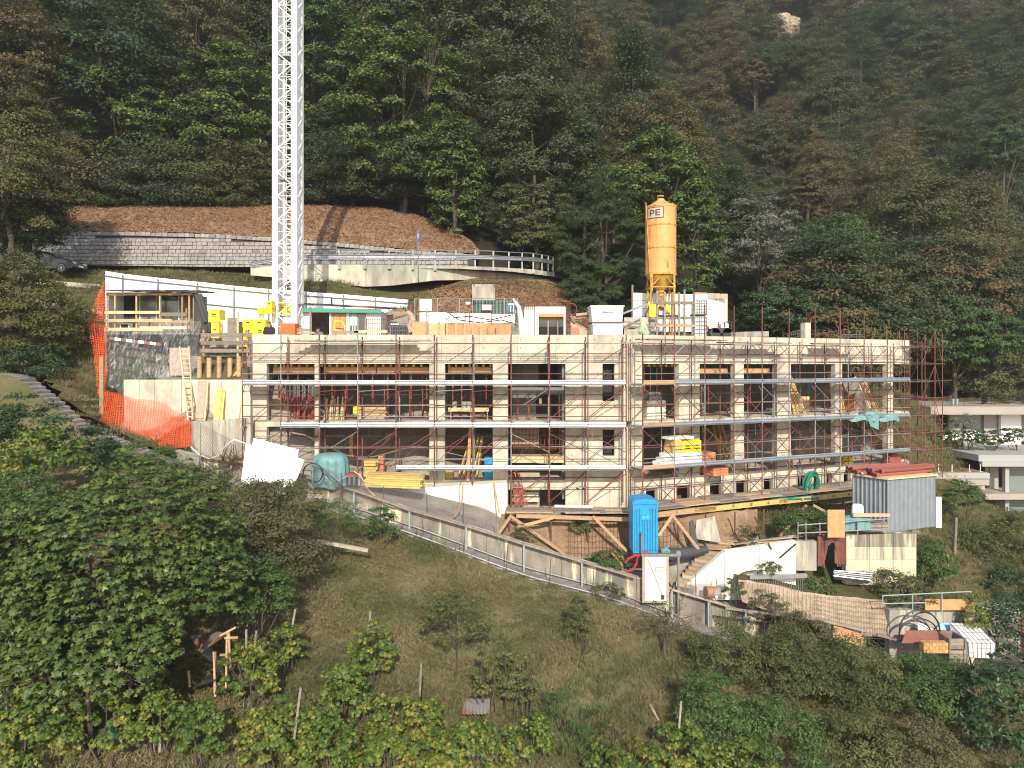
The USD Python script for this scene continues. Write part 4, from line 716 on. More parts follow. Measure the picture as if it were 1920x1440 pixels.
leaner('leaning_board', 'yellow formwork board leaning alone on the left concrete wall', 'board', 400, 411, 730, 788, 34.6, .4, yellow_board, .03); leaner('leaning_board', 'thin pale yellow batten next to the yellow formwork board', 'board', 412, 416, 731, 787, 34.6, .4, mat('lemon_paint', (.75, .68, .12), rough=.5), .05)
leaner('leaning_board', 'narrow pale batten at the edge of the brown shuttering panel', 'board', 381.5, 384.5, 715, 789, 34.5, .4, wood_new, .05)
for k, x in enumerate((374, 392, 411, 431, 448)):
    m = MB(); m.path([P(x, 712, 35.7), P(x, 668 + (k % 2) * 3, 35.7)], .115, 10); obj('timber_pile', m, wood, label=['first', 'second', 'third', 'fourth', 'fifth'][k] + ' round timber pile from the left in the soil bank above the left wall', cat='pile', group='timber piles in the soil bank')
g = MB(); g.grid(bilerp([P(372, 652, 37.2), P(462, 650, 37.2)], [P(370, 712, 35.5), P(465, 712, 35.5)], 20, 10, 2, 3, .3)); obj('soil_bank', g, slope_m, kind='structure', label='small weedy soil bank above the left concrete wall', smooth=True)
tg = thing('timber_guard', 'weathered grey board railing between the ladder and the scaffold', 'railing', P(415, 660, 36))
for y in (624.5, 639.5, 654): fbox('board', tg, 376, y, 472, y + 7, 36.0, wood_grey, .04)
for x in (380, 444, 462): fbox('post', tg, x, 585 if x == 444 else 618, x + 3, 668, 36.05, wood if x != 444 else wood_new, .08)
b = MB(); b.bar(P(437, 708, 35.6), P(455, 680, 35.8), .05, .12); obj('diagonal_prop', b, wood, label='slanting plank prop at the scaffold foot above the left wall', cat='plank')
for x0, y0, x1, y1, lb in ((367, 548, 386, 606, 'black roll leaning at the right side of the left hut'), (375, 553, 397, 622, 'long dark membrane roll leaning outside the left hut')):
    m = MB(); m.path([P(x0, y0, 39.3), P(x1, y1, 38.7)], .13, 10); obj('membrane_roll', m, charcoal, label=lb, cat='roll')
# yellow crates with a black mark
def crate(label, x0, y0, x1, y1, Y, d=.8, cat='crate', marks=1):
    t = thing('yellow_pack', label, cat, P((x0 + x1) / 2, y1, Y)); a, b = P(x0, y0, Y), P(x1, y1, Y); w = b[0] - a[0]; h = a[2] - b[2]
    q = MB(); c = (a + b) / 2 + V(0, d / 2, 0); m3 = trimesh.creation.box((w, d, h)); q.mesh(m3, trimesh.transformations.translation_matrix(c)); obj('pack', q, yellow, t)
    for z in (.06, .94): q = MB(); q.mm((a[0] - .012, Y - .012, b[2] + h * z - .025), (b[0] + .012, Y + d + .012, b[2] + h * z + .025)); obj('rim', q, yellow, t)
    for k in range(marks):
        cx = a[0] + w * (k + .5) / marks; cz = b[2] + h * .55; s = min(w / marks, h) * .3; q = MB()
        q.prism([(-.9 * s, 0), (-.5 * s, .5 * s), (0, .3 * s), (.3 * s, .6 * s), (.8 * s, .35 * s), (.5 * s, .1 * s), (.9 * s, -.1 * s), (0, -.05 * s)], (cx, Y - .004, cz), (1, 0, 0), (0, 0, 1), (0, -1, 0), .006)
        q.mm((cx - .8 * s, Y - .01, cz - .65 * s), (cx + .8 * s, Y - .004, cz - .4 * s)); obj('mark', q, black_print, t)
    return t
crate('yellow pack standing against the hoarding beside the dark rolls', 391, 580, 411, 604, 38.4); crate('yellow pack with black marks under another next to the dark rolls', 396, 605, 410, 634, 38.0, .5)
crate('left pack of the upper pair of yellow packs behind the person', 455, 599, 474, 613, 37.6); crate('right pack of the upper pair of yellow packs behind the person', 475, 599, 497, 613, 37.62); crate('left pack of the lower yellow pair behind the parapet', 456, 613.5, 474, 630, 37.5); crate('right pack of the lower yellow pair behind the parapet', 475, 613.5, 500, 630, 37.5)
crate('yellow pack hanging at the left leg of the crane', 482, 577, 509, 588, 38.2, .6, marks=1); crate('small yellow pack on top by the left crane leg', 499, 564, 510, 577, 38.2, .5); crate('yellow pack below the board railing beside the scaffold', 456, 631, 466, 650, 36.6, .4)
crate('yellow pack inside the foot of the crane', 524, 566, 545, 592, 40.2, .4, marks=2)
for lb, x0, y0, x1, y1, m in (('white sheet of board between the yellow packs', 412, 600, 426, 624, white), ('stacked grey boards leaning by the white sheet', 426, 596, 444, 624, wood_grey), ('white notice board beside the yellow packs', 470, 588, 494, 602, white)): fbox('board_sheet', None, x0, y0, x1, y1, 38.6, m, .05, label=lb, cat='board')

# ---------------------------------------------------------------- tower crane mast
Yc = 39.0; cx = (533 - HX) / F * Yc; hw = .675
cr = thing('tower_crane', 'white lattice mast of a tower crane rising out of the picture behind the parapet', 'crane', (cx, Yc + hw, Z0 + .46))
zb, zt = .46, 30.0
for sx in (-1, 1):
    for sy in (-1, 1):
        m = MB(); x, y = cx + sx * hw, Yc + hw + sy * hw; w = .31
        for k in range(5):
            z0, z1 = zb + k * 5.91, zb + k * 5.91 + 5.89
            m = MB(); m.mm((x, y, Z0 + z0), (x - sx * w, y - sy * .035, Z0 + z1)); m.mm((x, y - sy * .0355, Z0 + z0), (x - sx * .035, y - sy * w, Z0 + z1)); obj('mast_leg', m, crane_white, cr)
st_ = .655
for f_ in range(4):
    for k in range(45):
        z = zb + .3 + k * st_; e = .40
        c4 = [(V(-e, -hw + .02, 0), V(e, -hw + .02, 0)), (V(e, hw - .02, 0), V(-e, hw - .02, 0)), (V(-hw + .02, e, 0), V(-hw + .02, -e, 0)), (V(hw - .02, -e, 0), V(hw - .02, e, 0))][f_]; o = V(cx, Yc + hw, Z0 + z)
        a, b = c4 if k % 2 else c4[::-1]; m = MB(); m.tube(o + a, o + b + V(0, 0, st_), .035, 5); obj('lattice_bar', m, crane_white, cr)
        m = MB(); m.tube(o + c4[0] + V(0, 0, .02), o + c4[1] + V(0, 0, .02), .022, 4); obj('cross_bar', m, crane_white, cr)
m = MB()
for x in (-.2, .2): m.tube(V(cx + x, Yc + 1.0, Z0 + zb), V(cx + x, Yc + 1.0, Z0 + zt), .02, 5)
for z in np.arange(zb + .3, zt, .3): m.tube(V(cx - .2, Yc + 1.0, Z0 + z), V(cx + .2, Yc + 1.0, Z0 + z), .013, 4)
obj('ladder', m, crane_white, cr)
for z in (17.0, 10.2, 4.4): m = MB(); m.mm((cx - .36, Yc + .05, Z0 + z), (cx + .36, Yc + .6, Z0 + z + .05)); obj('platform', m, galv_dull, cr)
for k in range(5): m = MB(); z = zb + 1 + k * 5.9; m.mm((cx - hw + .03, Yc - .045, Z0 + z), (cx - hw + .07, Yc - .001, Z0 + z + .35)); obj('bolt_plate', m, galv_dull, cr)
for lb, x0, x1, y0, y1, dy in (('orange red ballast block at the foot of the crane mast', 526, 553, 606, 632, .25),):
    t = thing('ballast_block', lb, 'ballast block', P((x0 + x1) / 2, y1, Yc - dy)); rr_ = mat('ballast_orange', (.75, .13, .03), (.65, .11, .03), rough=.6); fbox('block', t, x0, y0, x1, y1, Yc - .9, rr_, .8); fbox('base_slab', t, x0 - 2, y1 - 4, x1 + 2, y1 + 3, Yc - 1.0, concrete, 1.0)
# ---------------------------------------------------------------- green roofed hut
Yg = 40.4
gh = thing('green_roof_hut', 'white site hut with green fascia and dark roof sheets beside the crane', 'site hut', P(638, 630, Yg))
for x0, x1, y0 in ((559, 584, 583), (617.5, 621, 583), (649, 655, 583), (686, 714, 585)): fbox('front_wall', gh, x0, y0, x1, 632, Yg, white_dirty, .08)
fbox('front_wall', gh, 584, 583, 617.5, 586, Yg, white, .08); fbox('front_wall', gh, 621, 583, 649, 587, Yg + .003, white, .08); fbox('front_wall', gh, 655, 583, 686, 587, Yg + .003, white, .08)
fbox('back_wall', gh, 559, 583, 714, 632, Yg + 2.4, wood_grey, .08)
for x in (559, 712): fbox('side_wall', gh, x, 583, x + 2, 632, Yg + .09, white_dirty, 2.3)
dr_ = fbox('door', gh, 621.4, 588, 648.6, 632, Yg + .03, wood_orange, .04)
for k in range(6): fbox('door_plank', dr_, 622 + k * 4.4, 589, 626 + k * 4.4, 630, Yg + .018, wood_orange, .011)
wn = fbox('window', gh, 655.4, 588, 685.6, 632, Yg + .06, galv_dull, .02); fbox('pane', wn, 657, 590, 669, 620, Yg + .045, mat('hut_glass', (.05, .055, .06), rough=.06, spec=.9), .014); fbox('pane', wn, 672, 590, 684, 620, Yg + .045, mat('hut_glass_dark', (.02, .02, .022), rough=.06, spec=.9), .014)
for x in (661, 665): fbox('window_bar', wn, x, 588, x + 1, 632, Yg + .03, white, .012)
nb = fbox('notice', gh, 657, 594, 669, 610, Yg - .012, white, .01)
q = MB(); a, b = P(567, 577, Yg - .35), P(715, 580, Yg - .35); q.hexa([a - V(0, 0, .24), b - V(0, 0, .2), b - V(0, -.06, .2), a - V(0, -.06, .24), a, b, b + V(0, .06, 0), a + V(0, .06, 0)]); obj('fascia', q, green_roof, gh)
for k in range(5):
    a, b = P(548 + k * 36, 571 + k * 1.8, Yg - .45), P(548 + (k + 1) * 36 - (2 if k == 4 else -3), 571 + (k + 1) * 1.8, Yg - .45); u = V(0, 3.1, .3); th = V(0, 0, .05); q = MB(); a = a + V(0, 0, .012 * (k % 2)); b = b + V(0, 0, .012 * (k % 2)); q.hexa([a, b, b + u, a + u, a + th, b + th, b + u + th, a + u + th]); obj('roof_sheet', q, charcoal if k != 3 else pipe_red, gh)
b = MB(); b.tube(P(622, 573, Yg + 1), P(622, 560, Yg + 1), .05, 6); obj('vent_pipe', b, dark, gh)
yf = thing('yellow_trestle', 'small yellow metal trestle in front of the hut door', 'trestle', P(640, 622, Yg - .6))
for a, b in (((628, 602), (641, 603)), ((628, 602), (626, 618)), ((641, 603), (648, 614)), ((648, 614), (645, 622)), ((626, 618), (645, 622))): m = MB(); m.tube(P(*a, Yg - .6), P(*b, Yg - .6), .035, 5); obj('frame_bar', m, yellow, yf)
bd = thing('plank_barrier', 'grey and pale planks fixed low in front of the green roofed hut', 'plank barrier', P(640, 628, 38.5))
for x0, y0, x1, y1, m in ((520, 616, 582, 621, wood_grey), (624, 620, 672, 625.5, wood_grey), (664, 619, 726, 624, wood_new), (552, 622, 590, 626, wood)): fbox('board', bd, x0, y0, x1, y1, 38.5, m, .04)
for x in (580, 684): fbox('post', bd, x, 575 if x == 580 else 596, x + 3, 630, 38.55, wood_grey, .08)
# ---------------------------------------------------------------- things standing on the terrace, right of the hut
rs = random.Random(21)
pr_ = thing('pile_row', 'row of short dark timber posts before orange boards behind the parapet', 'post row', P(880, 632, 38.8))
for x in (820, 836, 853, 869, 884, 899, 914, 930): fbox('post', pr_, x, 604 + rs.uniform(-1, 2), x + 4.6, 634, 38.8 + rs.uniform(-.05, .05), wood, .13)
for x0, x1, y0 in ((773, 803, 603), (804, 834, 606), (838, 868, 608), (870, 915, 606), (918, 958, 608)): fbox('board', pr_, x0, y0, x1, 633, 39.3, wood_orange if x0 != 804 else wood_new, .05)
t = thing('white_board_row', 'long low white boards leaning behind the post row', 'board', P(870, 605, 40.6))
for x0, x1 in ((787, 838), (839, 880), (881, 921), (922, 966)): fbox('board', t, x0, 586 + (x0 - 787) * .02, x1 - .6, 606, 40.6, white, .05)
hf = thing('site_fence', 'grey wire mesh fence panels standing across the back of the terrace', 'fence', P(870, 600, 41.6))
for x in (778, 820, 862, 886, 905, 946, 970):
    m = MB(); m.tube(P(x, 606, 41.6), P(x, 559, 41.6), .028, 6); obj('post', m, galv_dull, hf)
for x0, x1 in ((778, 820), (820, 862), (862, 905), (905, 970)):
    for y in (559.5, 590): m = MB(); m.tube(P(x0, y, 41.6), P(x1, y, 41.6), .022, 5); obj('rail', m, galv_dull, hf)
    m = MB()
    for x in np.arange(x0 + 3, x1, 3.6): m.tube(P(x, 560, 41.6), P(x, 590, 41.6), .006, 3)
    for y in (567, 575, 583): m.tube(P(x0, y, 41.61), P(x1, y, 41.61), .006, 3)
    obj('mesh_panel', m, galv_dull, hf)
s1 = thing('notice_board', 'plain white board hung on the left part of the wire fence', 'board', P(797, 583, 41.4)); fbox('board', s1, 787, 561, 809, 583, 41.4, white, .03)
s2 = thing('warning_sign', 'white sign with red border hung on the wire fence', 'sign', P(912, 582, 41.4)); fbox('border', s2, 902.5, 570, 922.5, 582.5, 41.42, redpaint, .02); fbox('sign_face', s2, 904, 571.6, 921, 581, 41.405, white, .012)
s3 = thing('warning_sign', 'small tilted white sign on the wire fence left of the red bordered one', 'sign', P(877, 570, 41.4)); fbox('sign_face', s3, 873.5, 566, 881.5, 570.5, 41.4, white, .02)
s4 = thing('warning_sign', 'small white sign with black stripes at the right end of the wire fence', 'sign', P(958, 587, 41.4)); fbox('sign_face', s4, 953, 569, 964, 572, 41.4, white, .02)
for k in range(4): fbox('stripe', s4, 953.5 + k * 2.8, 573, 955 + k * 2.8, 585, 41.4, white if k % 2 else blue_dark, .02)
gt = thing('slatted_screen', 'dark green slatted screen hanging behind the wire fence', 'screen', P(910, 590, 42))
for k in range(24): fbox('slat', gt, 889 + k * 3.2, 563 + .2 * k * .3, 891.4 + k * 3.2, 588 + .1 * k, 42.0, green_roof if k % 2 else charcoal, .03)
for lb, pts_ in (('curved dark cable sagging in front of the white boards', [(835, 583), (860, 600), (900, 605), (940, 600), (962, 606)]), ('second sagging cable above the post row', [(850, 596), (880, 593), (920, 600), (962, 590)])):
    m = MB(); m.path([P(x, y, 40.0) for x, y in pts_], .03, 5); obj('cable', m, black_rubber, label=lb, cat='cable')
for lb, x, yt, m_ in (('thin rusty scaffold pole standing behind the parapet left of the lift shaft', 962, 578, galv_dull), ('thin steel pole standing among the posts on the terrace', 800, 578, galv_dull), ('thin pole with clamps standing at the left of the post row', 803, 580, galv_dull), ('rusty pole standing near the wire fence middle', 872, 586, rust), ('short steel pole beside the white board row', 838, 583, galv_dull)):
    m = MB(); m.tube(P(x, 634, 39.2), P(x, yt, 39.2), .028, 6); m.tube(P(x - 1, yt + 12, 39.17), P(x + 1, yt + 12, 39.17), .05, 6); obj('steel_pole', m, m_, label=lb, cat='pole')
# rebar mats and boards by the hut
rb = thing('rebar_mat', 'rusty steel mesh mat standing on edge between hut and post row', 'steel mesh', P(735, 625, 39.4))
for x in np.arange(688, 730, 3.4): m = MB(); m.tube(P(x, 628, 39.4), P(x, 596, 39.4), .012, 4); obj('bar', m, rust, rb)
for y in (599, 607, 615, 622): m = MB(); m.tube(P(686, y, 39.38), P(730, y, 39.38), .012, 4); obj('bar', m, rust, rb)
t = thing('cage_box', 'steel mesh cage with dark content beside the white hut', 'cage', P(748, 630, 39.6)); fbox('content', t, 733, 610, 761, 630, 39.75, charcoal, .7); fbox('lining', t, 733, 606, 748, 609.6, 39.75, white_dirty, .6)
for x in np.arange(732, 764, 4.4): m = MB(); m.tube(P(x, 630, 39.6), P(x, 605, 39.6), .014, 4); obj('wire', m, galv_dull, t)
for y in (606, 613, 620, 627): m = MB(); m.tube(P(731, y, 39.58), P(763, y, 39.58), .014, 4); obj('wire', m, galv_dull, t)
t = thing('plank_stack', 'reddish planks leaning at the right end of the hoarding', 'planks', P(730, 610, 42.5))
for k in range(6): m = MB(); m.bar(P(713, 604 - k * 1.6, 42.5 - .03 * k), P(752 + k * 4, 593 - k * 1.5, 42.6 - .03 * k), .05, .16); obj('plank', m, wood if k % 2 else pink_panel, t)
for k in range(3): fbox('board', t, 714 + k * 12, 606, 725 + k * 12, 630, 42.2 - .1 * k, wood_orange if k != 1 else pink_panel, .05)
t = thing('wrapped_post', 'rust red post wrapped with cloth standing at the end of the hoarding', 'post', P(770, 632, 39.8)); m = MB(); m.path([P(770, 634, 39.8), P(769, 600, 39.8), P(771, 570, 39.8)], [.12, .1, .06], 8); obj('post', m, rust, t); m = MB(); m.path([P(764, 584, 39.7), P(770, 590, 39.65), P(774, 600, 39.7), P(768, 612, 39.7), P(772, 622, 39.75)], [.1, .16, .2, .15, .2], 8); obj('cloth', m, pink_panel, t)
# lift shaft head and stair walls
ls = thing('lift_shaft', 'unfinished concrete lift shaft top with starter bars, behind the parapet', 'concrete shaft', P(1033, 632, 40))
for x0, y0, x1, Y, d in ((1003.5, 575, 1010.5, 40, .3), (1057, 575, 1061.5, 40, .3), (983, 582, 1002.9, 40.4, .25)): fbox('wall', ls, x0, y0, x1, 634, Y, concrete_white, d)
fbox('lintel', ls, 1010.6, 575, 1056.9, 588, 40, concrete_white, .3); fbox('timber_lintel', ls, 1011, 588.3, 1056.5, 594, 39.96, wood_orange, .25); fbox('back_wall', ls, 1004, 578, 1061, 634, 42, concrete_dark, .2)
fbox('yellow_beam', ls, 1011, 594.5, 1056, 600, 40.5, yellow_board, .1); fbox('back_wall', ls, 983, 575, 1002, 634, 41.7, concrete, .2)
for x in (1027, 1045): fbox('prop', ls, x, 596, x + 1.6, 634, 40.3, wood, .05)
for x in np.arange(1005, 1061, 3.6): m = MB(); m.path([P(x, 576, 40.1), P(x + rs.uniform(-.6, .6), 566.5 + rs.uniform(-1, 1), 40.1)], .012, 4); obj('starter_bar', m, rust, ls)
for x in np.arange(968, 1003, 3.8): m = MB(); m.path([P(x, 600 if x < 983 else 582, 40.6), P(x + .5, 566 + rs.uniform(-1, 2), 40.6)], .012, 4); obj('starter_bar', m, rust, ls)
m = MB(); m.path([P(962, 560, 40.3), P(973, 576, 40.2), P(977, 600, 40.2), P(980, 634, 40.2)], [.05, .12, .16, .2], 8); obj('membrane_roll', m, white_dirty, label='pale flexible sheet hanging folded beside the lift shaft', cat='sheet')
rc = thing('rebar_column', 'rusty rebar cage of a column standing right of the lift shaft', 'rebar cage', P(1066, 632, 39.7))
for x in (1062.5, 1064.5, 1067, 1069): m = MB(); m.tube(P(x, 634, 39.7 + .1 * (x % 2)), P(x, 563, 39.7 + .1 * (x % 2)), .014, 4); obj('bar', m, rust, rc)
for y in np.arange(566, 632, 3.6): m = MB(); m.mm(P(1062, y, 39.68), P(1069.5, y + .9, 39.68) + V(0, .2, 0)); obj('stirrup', m, rust, rc)
m = MB(); a = np.linspace(-1.9, 1.75, 26); m.path([P(1071 + 10.5 * math.cos(t), 580 - 11 * math.sin(t), 39.9) for t in a], .022, 5); obj('hose_loop', m, pipe_red, label='thin red hose in a loop beside the rebar column', cat='hose')
t = thing('plank_stack', 'rough planks and boards stacked between rebar column and white skips', 'planks', P(1086, 630, 39.8))
for k, (x0, y0, x1, y1) in enumerate(((1068, 596, 1102, 594), (1070, 603, 1103, 620), (1070, 607, 1103, 624), (1072, 612, 1103, 629), (1070, 592, 1078, 604), (1080, 590, 1104, 588))): m = MB(); m.bar(P(x0, y0, 39.9 - .04 * k), P(x1, y1, 39.8 - .04 * k), .06, .14); obj('plank', m, (wood, wood_grey, pink_panel)[k % 3], t)
fbox('brick_block', t, 1070, 614, 1086, 632, 39.5, brick, .4); fbox('brick_block', t, 1086, 620, 1104, 632, 39.4, pink_panel, .4)
def skip(label, x0, x1, y0, y1, Y, d):
    t = thing('skip', label, 'skip', P((x0 + x1) / 2, y1, Y)); a, b = P(x0, y0, Y), P(x1, y1, Y); m = MB(); i = .06
    m.hexa([(a[0] + i, Y + i, b[2]), (b[0] - i, Y + i, b[2]), (b[0] - i, Y + d - i, b[2]), (a[0] + i, Y + d - i, b[2]), (a[0], Y, a[2]), (b[0], Y, a[2]), (b[0], Y + d, a[2]), (a[0], Y + d, a[2])]); obj('skip_body', m, white_dirty, t)
    m = MB(); m.mm((a[0] - .05, Y - .05, a[2] - .02), (b[0] + .05, Y + d, a[2] + .05)); obj('rim', m, white_dirty, t); m = MB(); m.mm((a[0] - .02, Y - .03, b[2] - .01), (b[0] + .02, Y + d, b[2] + .05)); obj('foot_rail', m, rust, t)
    if y0 < 600: m = MB(); m.mm(((a[0] + b[0]) / 2 - .3, Y - .012, (a[2] * .62 + b[2] * .38)), ((a[0] + b[0]) / 2 + .3, Y + .05, (a[2] * .62 + b[2] * .38) + .03)); obj('worn_print', m, galv_dull, t)
    return t
skip('upper of two stacked white steel skips with flaking paint', 1108.5, 1169, 574.5, 605, 38.4, 1.6); skip('lower white steel skip under the other one', 1111.5, 1169, 608.5, 636, 38.4, 1.6)
# right hoarding
rh = thing('site_hoarding', 'white slatted hoarding behind the orange silo', 'hoarding', P(1270, 625, 43))
def hY(px): return 42.6 + (px - 1185) * .012
for r in range(5):
    for x0, x1 in ((1187, 1230), (1231, 1274), (1275, 1318), (1319, 1362)):
        f = lambda x, u: (548 + (x - 1185) * .025) + (622 - 548 - (x - 1185) * .025) * u; a, b, c, d = P(x0, f(x0, r / 5) + .9, hY(x0)), P(x1, f(x1, r / 5) + .9, hY(x1)), P(x0, f(x0, (r + 1) / 5), hY(x0)), P(x1, f(x1, (r + 1) / 5), hY(x1)); k = V(0, .04, 0); m = MB(); m.hexa([c, d, d + k, c + k, a, b, b + k, a + k]); obj('slat', m, white, rh)
for x, y in ((1186, 534), (1230, 546), (1274, 549), (1318, 551), (1363, 552)): fbox('post', rh, x - 1.6, y, x + 1.6, 634, hY(x) + .06, wood_grey if x < 1300 else wood, .1)
for x0, x1 in ((1303, 1314), (1314.6, 1326), (1326.6, 1338), (1338.6, 1350), (1350.6, 1364)): fbox('top_board', rh, x0, 548 + (x0 - 1303) * .06, x1, 560, hY(1330) - .05, wood_orange if x0 < 1310 else pink_panel, .04)
# ---------------------------------------------------------------- silo
Ys = 41.0; sc_ = P(1245, 0, Ys); sx, sy = sc_[0], Ys + .9; sz = lambda py: Z0 + (HY - py) / F * Ys; R = .895
si = thing('silo', 'tall orange cement silo on four legs at the right end of the terrace', 'silo', (sx, sy, Z0 + .46))
def lathe(name, prof, m, parent, n=40, smooth=35):
    a = np.linspace(0, 2 * np.pi, n, endpoint=False); q = MB(); G_ = np.array([[(sx + r * math.cos(t), sy + r * math.sin(t), z) for t in np.append(a, a[0])] for r, z in prof]); q.grid(G_[:, ::-1] if False else G_); return obj(name, q, m, parent, smooth)
ys_ = [383, 419, 462, 512]
for k in range(3): lathe('cylinder_ring', [(R, sz(ys_[k + 1]) + .02), (R, sz(ys_[k]) - .02)], silo_orange, si)
for y in (383, 419, 462, 512): lathe('seam_band', [(R, sz(y) - .05), (R + .03, sz(y) - .04), (R + .03, sz(y) + .04), (R, sz(y) + .05)], silo_frame if y != 383 else silo_orange, si)
lathe('roof_cone', [(R, sz(383)), (R * .62, sz(376.5)), (.22, sz(369)), (.2, sz(366)), (0.01, sz(365.5))], silo_orange, si)
lathe('hopper', [(R, sz(512)), (.24, sz(541)), (.2, sz(541)), (.2, sz(552)), (.01, sz(552))], silo_frame, si)
m = MB(); m.path([(sx - .2, sy - .1, sz(369)), (sx - .2, sy - .1, sz(361)), (sx + .15, sy - .1, sz(361.5))], .05, 6); m.path([(sx + .65, sy, sz(380)), (sx + .65, sy, sz(374))], .07, 6); obj('vent', m, silo_frame, si)
for ax, ay in ((-1, -1), (1, -1), (1, 1), (-1, 1)):
    b = .69; m = MB(); m.tube((sx + ax * b * .93, sy + ay * b * .93, sz(510)), (sx + ax * b, sy + ay * b, Z0 + .45), .065, 8); m.box((sx + ax * b, sy + ay * b, Z0 + .48), (.3, .3, .05)); obj('leg', m, silo_frame, si)
b = .69
for (a1, b1), (a2, b2) in ((((-1, -1)), (1, -1)), ((1, -1), (1, 1)), ((1, 1), (-1, 1)), ((-1, 1), (-1, -1))):
    p, q = V(sx + a1 * b, sy + b1 * b, 0), V(sx + a2 * b, sy + b2 * b, 0); z = V(0, 0, 1); m = MB(); m.tube(p + z * sz(537), q + z * sz(537), .045, 6); m.tube((p + q) / 2 + z * sz(513), p + z * sz(536), .035, 6); m.tube((p + q) / 2 + z * sz(513), q + z * sz(536), .035, 6); obj('leg_brace', m, silo_frame, si)
m = MB(); m.tube((sx - R - .03, sy - .25, sz(375)), (sx - .72, sy - .72, sz(540)), .03, 6); m.tube((sx - .72, sy - .72, sz(540)), (sx - .76, sy - .8, sz(622)), .04, 6); obj('fill_pipe', m, silo_frame, si)
def wrap(mb, ang, z, r):                    # lays flat work (x along the shell, y up, z out) on the silo's shell, its x = 0 at the angle
    v, f = mb.arr(); th = ang + v[:, 0] / R; rr = r + v[:, 2]; return np.stack([sx + rr * np.sin(th), sy - rr * np.cos(th), z + v[:, 1]], 1), f
def fine(mesh):
    t = mesh if isinstance(mesh, trimesh.Trimesh) else trimesh.Trimesh(*mesh.arr(), process=False); v, f = trimesh.remesh.subdivide_to_size(t.vertices, t.faces, .12, max_iter=6); q = MB(); q.add(v, f); return q
for ang, sgn in ((-.60, 1), (1.62, 0)):
    zc = sz(397.5); h = .56; w = .95; dg = mat('logo_brown_%d' % sgn, (.07, .035, .03), rough=.6); gg = mat('logo_grey_%d' % sgn, (.42, .36, .30), rough=.6)
    q = MB(); q.mm((-w / 2 - .05, -h / 2 - .05, .004), (w / 2 + .05, h / 2 + .05, .006)); o1 = obj('logo_border', wrap(fine(q), ang, zc, R), dg, si); q = MB(); q.mm((-w / 2, -h / 2, .0065), (w / 2, h / 2, .009)); obj('logo_panel', wrap(fine(q), ang, zc, R), gg, o1)
    tm = meshkit.text_mesh('PE', .34, .004, bold=True); tm.apply_scale([1.25, 1, 1]); tm.apply_translation([-tm.bounds[:, 0].mean(), -tm.bounds[:, 1].mean(), .0095]); q = MB(); q.mesh(tm); q = fine(q); obj('logo_letters', wrap(q, ang, zc, R), dg, o1)
pm = thing('mortar_pump', 'yellow mortar pump machine under the silo', 'pump', (sx, sy - .6, Z0 + .5))
for x0, y0, x1, y1, Y, d, mm_ in ((1218, 570, 1230, 594, 40.9, .6, yellow), (1248, 572, 1256, 588, 41.2, .5, yellow), (1230, 590, 1274, 593, 41, .8, charcoal)): fbox('housing', pm, x0, y0, x1, y1, Y, mm_, d)
m = MB(); m.path([P(1245, 552, 41.9), P(1245, 566, 41.8), P(1240, 578, 41.6)], [.16, .14, .2], 10); obj('inlet', m, silo_frame, pm); m = MB(); m.path([P(1224, 545, 41.2), P(1220, 570, 41.2), P(1210, 590, 41.0), P(1214, 612, 40.8)], .05, 6); obj('hose', m, black_rubber, pm)
for k in range(4): m = MB(); x = 1250 + k * 5; m.path([P(x, 583, 41), P(x, 583, 41.4)], .1, 10); obj('drum', m, yellow if k % 2 else silo_frame, pm)
tf = thing('timber_fence', 'grey timber posts with cross rails standing before the silo legs', 'fence', P(1268, 632, 38.8))
for x, y in ((1230.5, 545), (1245, 547), (1259, 548), (1271.5, 548), (1282, 543), (1300, 548)): fbox('post', tf, x, y, x + 3.4, 634, 38.8, wood_grey, .1)
for y in (566, 594, 608): fbox('rail', tf, 1230, y, 1304, y + 5, 38.74 if y != 594 else 38.95, wood_grey if y != 608 else wood, .05)
for lb, y0, y1 in (('upper caged white water tank beside the silo', 563, 590), ('lower caged water tank beside the silo', 595, 632)):
    t = thing('water_tank', lb, 'water tank', P(1314, y1, 40.2)); fbox('tank', t, 1303.5, y0 + 1, 1325, y1 - 1.5, 40.25, white_dirty, .9)
    for x in np.arange(1303, 1327, 4.4): m = MB(); m.tube(P(x, y0, 40.2), P(x, y1, 40.2), .015, 4); obj('cage_bar', m, galv_dull, t)
    for y in np.linspace(y0, y1, 6): m = MB(); m.tube(P(1302.5, y, 40.18), P(1326, y, 40.18), .015, 4); obj('cage_bar', m, galv_dull, t)
    fbox('pallet', t, 1302, y1 - 2, 1327, y1 + 1, 40.2, charcoal, 1.0)
dp = thing('mini_dumper', 'small dark site dumper with roll bar at the right end of the white hoarding', 'dumper', P(1352, 632, 40))
fbox('body', dp, 1336, 615, 1372, 624, 40, charcoal, 1.1); fbox('tray', dp, 1329, 610, 1347, 616, 40.1, wood_new, .9); fbox('engine_cover', dp, 1352, 606, 1366, 615, 40.2, white_dirty, .7)
for a, b in (((1346, 616), (1347, 604)), ((1347, 604), (1371, 603.5)), ((1371, 603.5), (1372, 616)), ((1359, 604), (1359, 614))): m = MB(); m.tube(P(*a, 40.1), P(*b, 40.1), .03, 6); obj('roll_bar', m, charcoal, dp)
for x in (1341, 1365): m = MB(); c = P(x, 625, 40); m.path([c, c + V(0, .25, 0)], .3, 14); obj('wheel', m, black_rubber, dp)
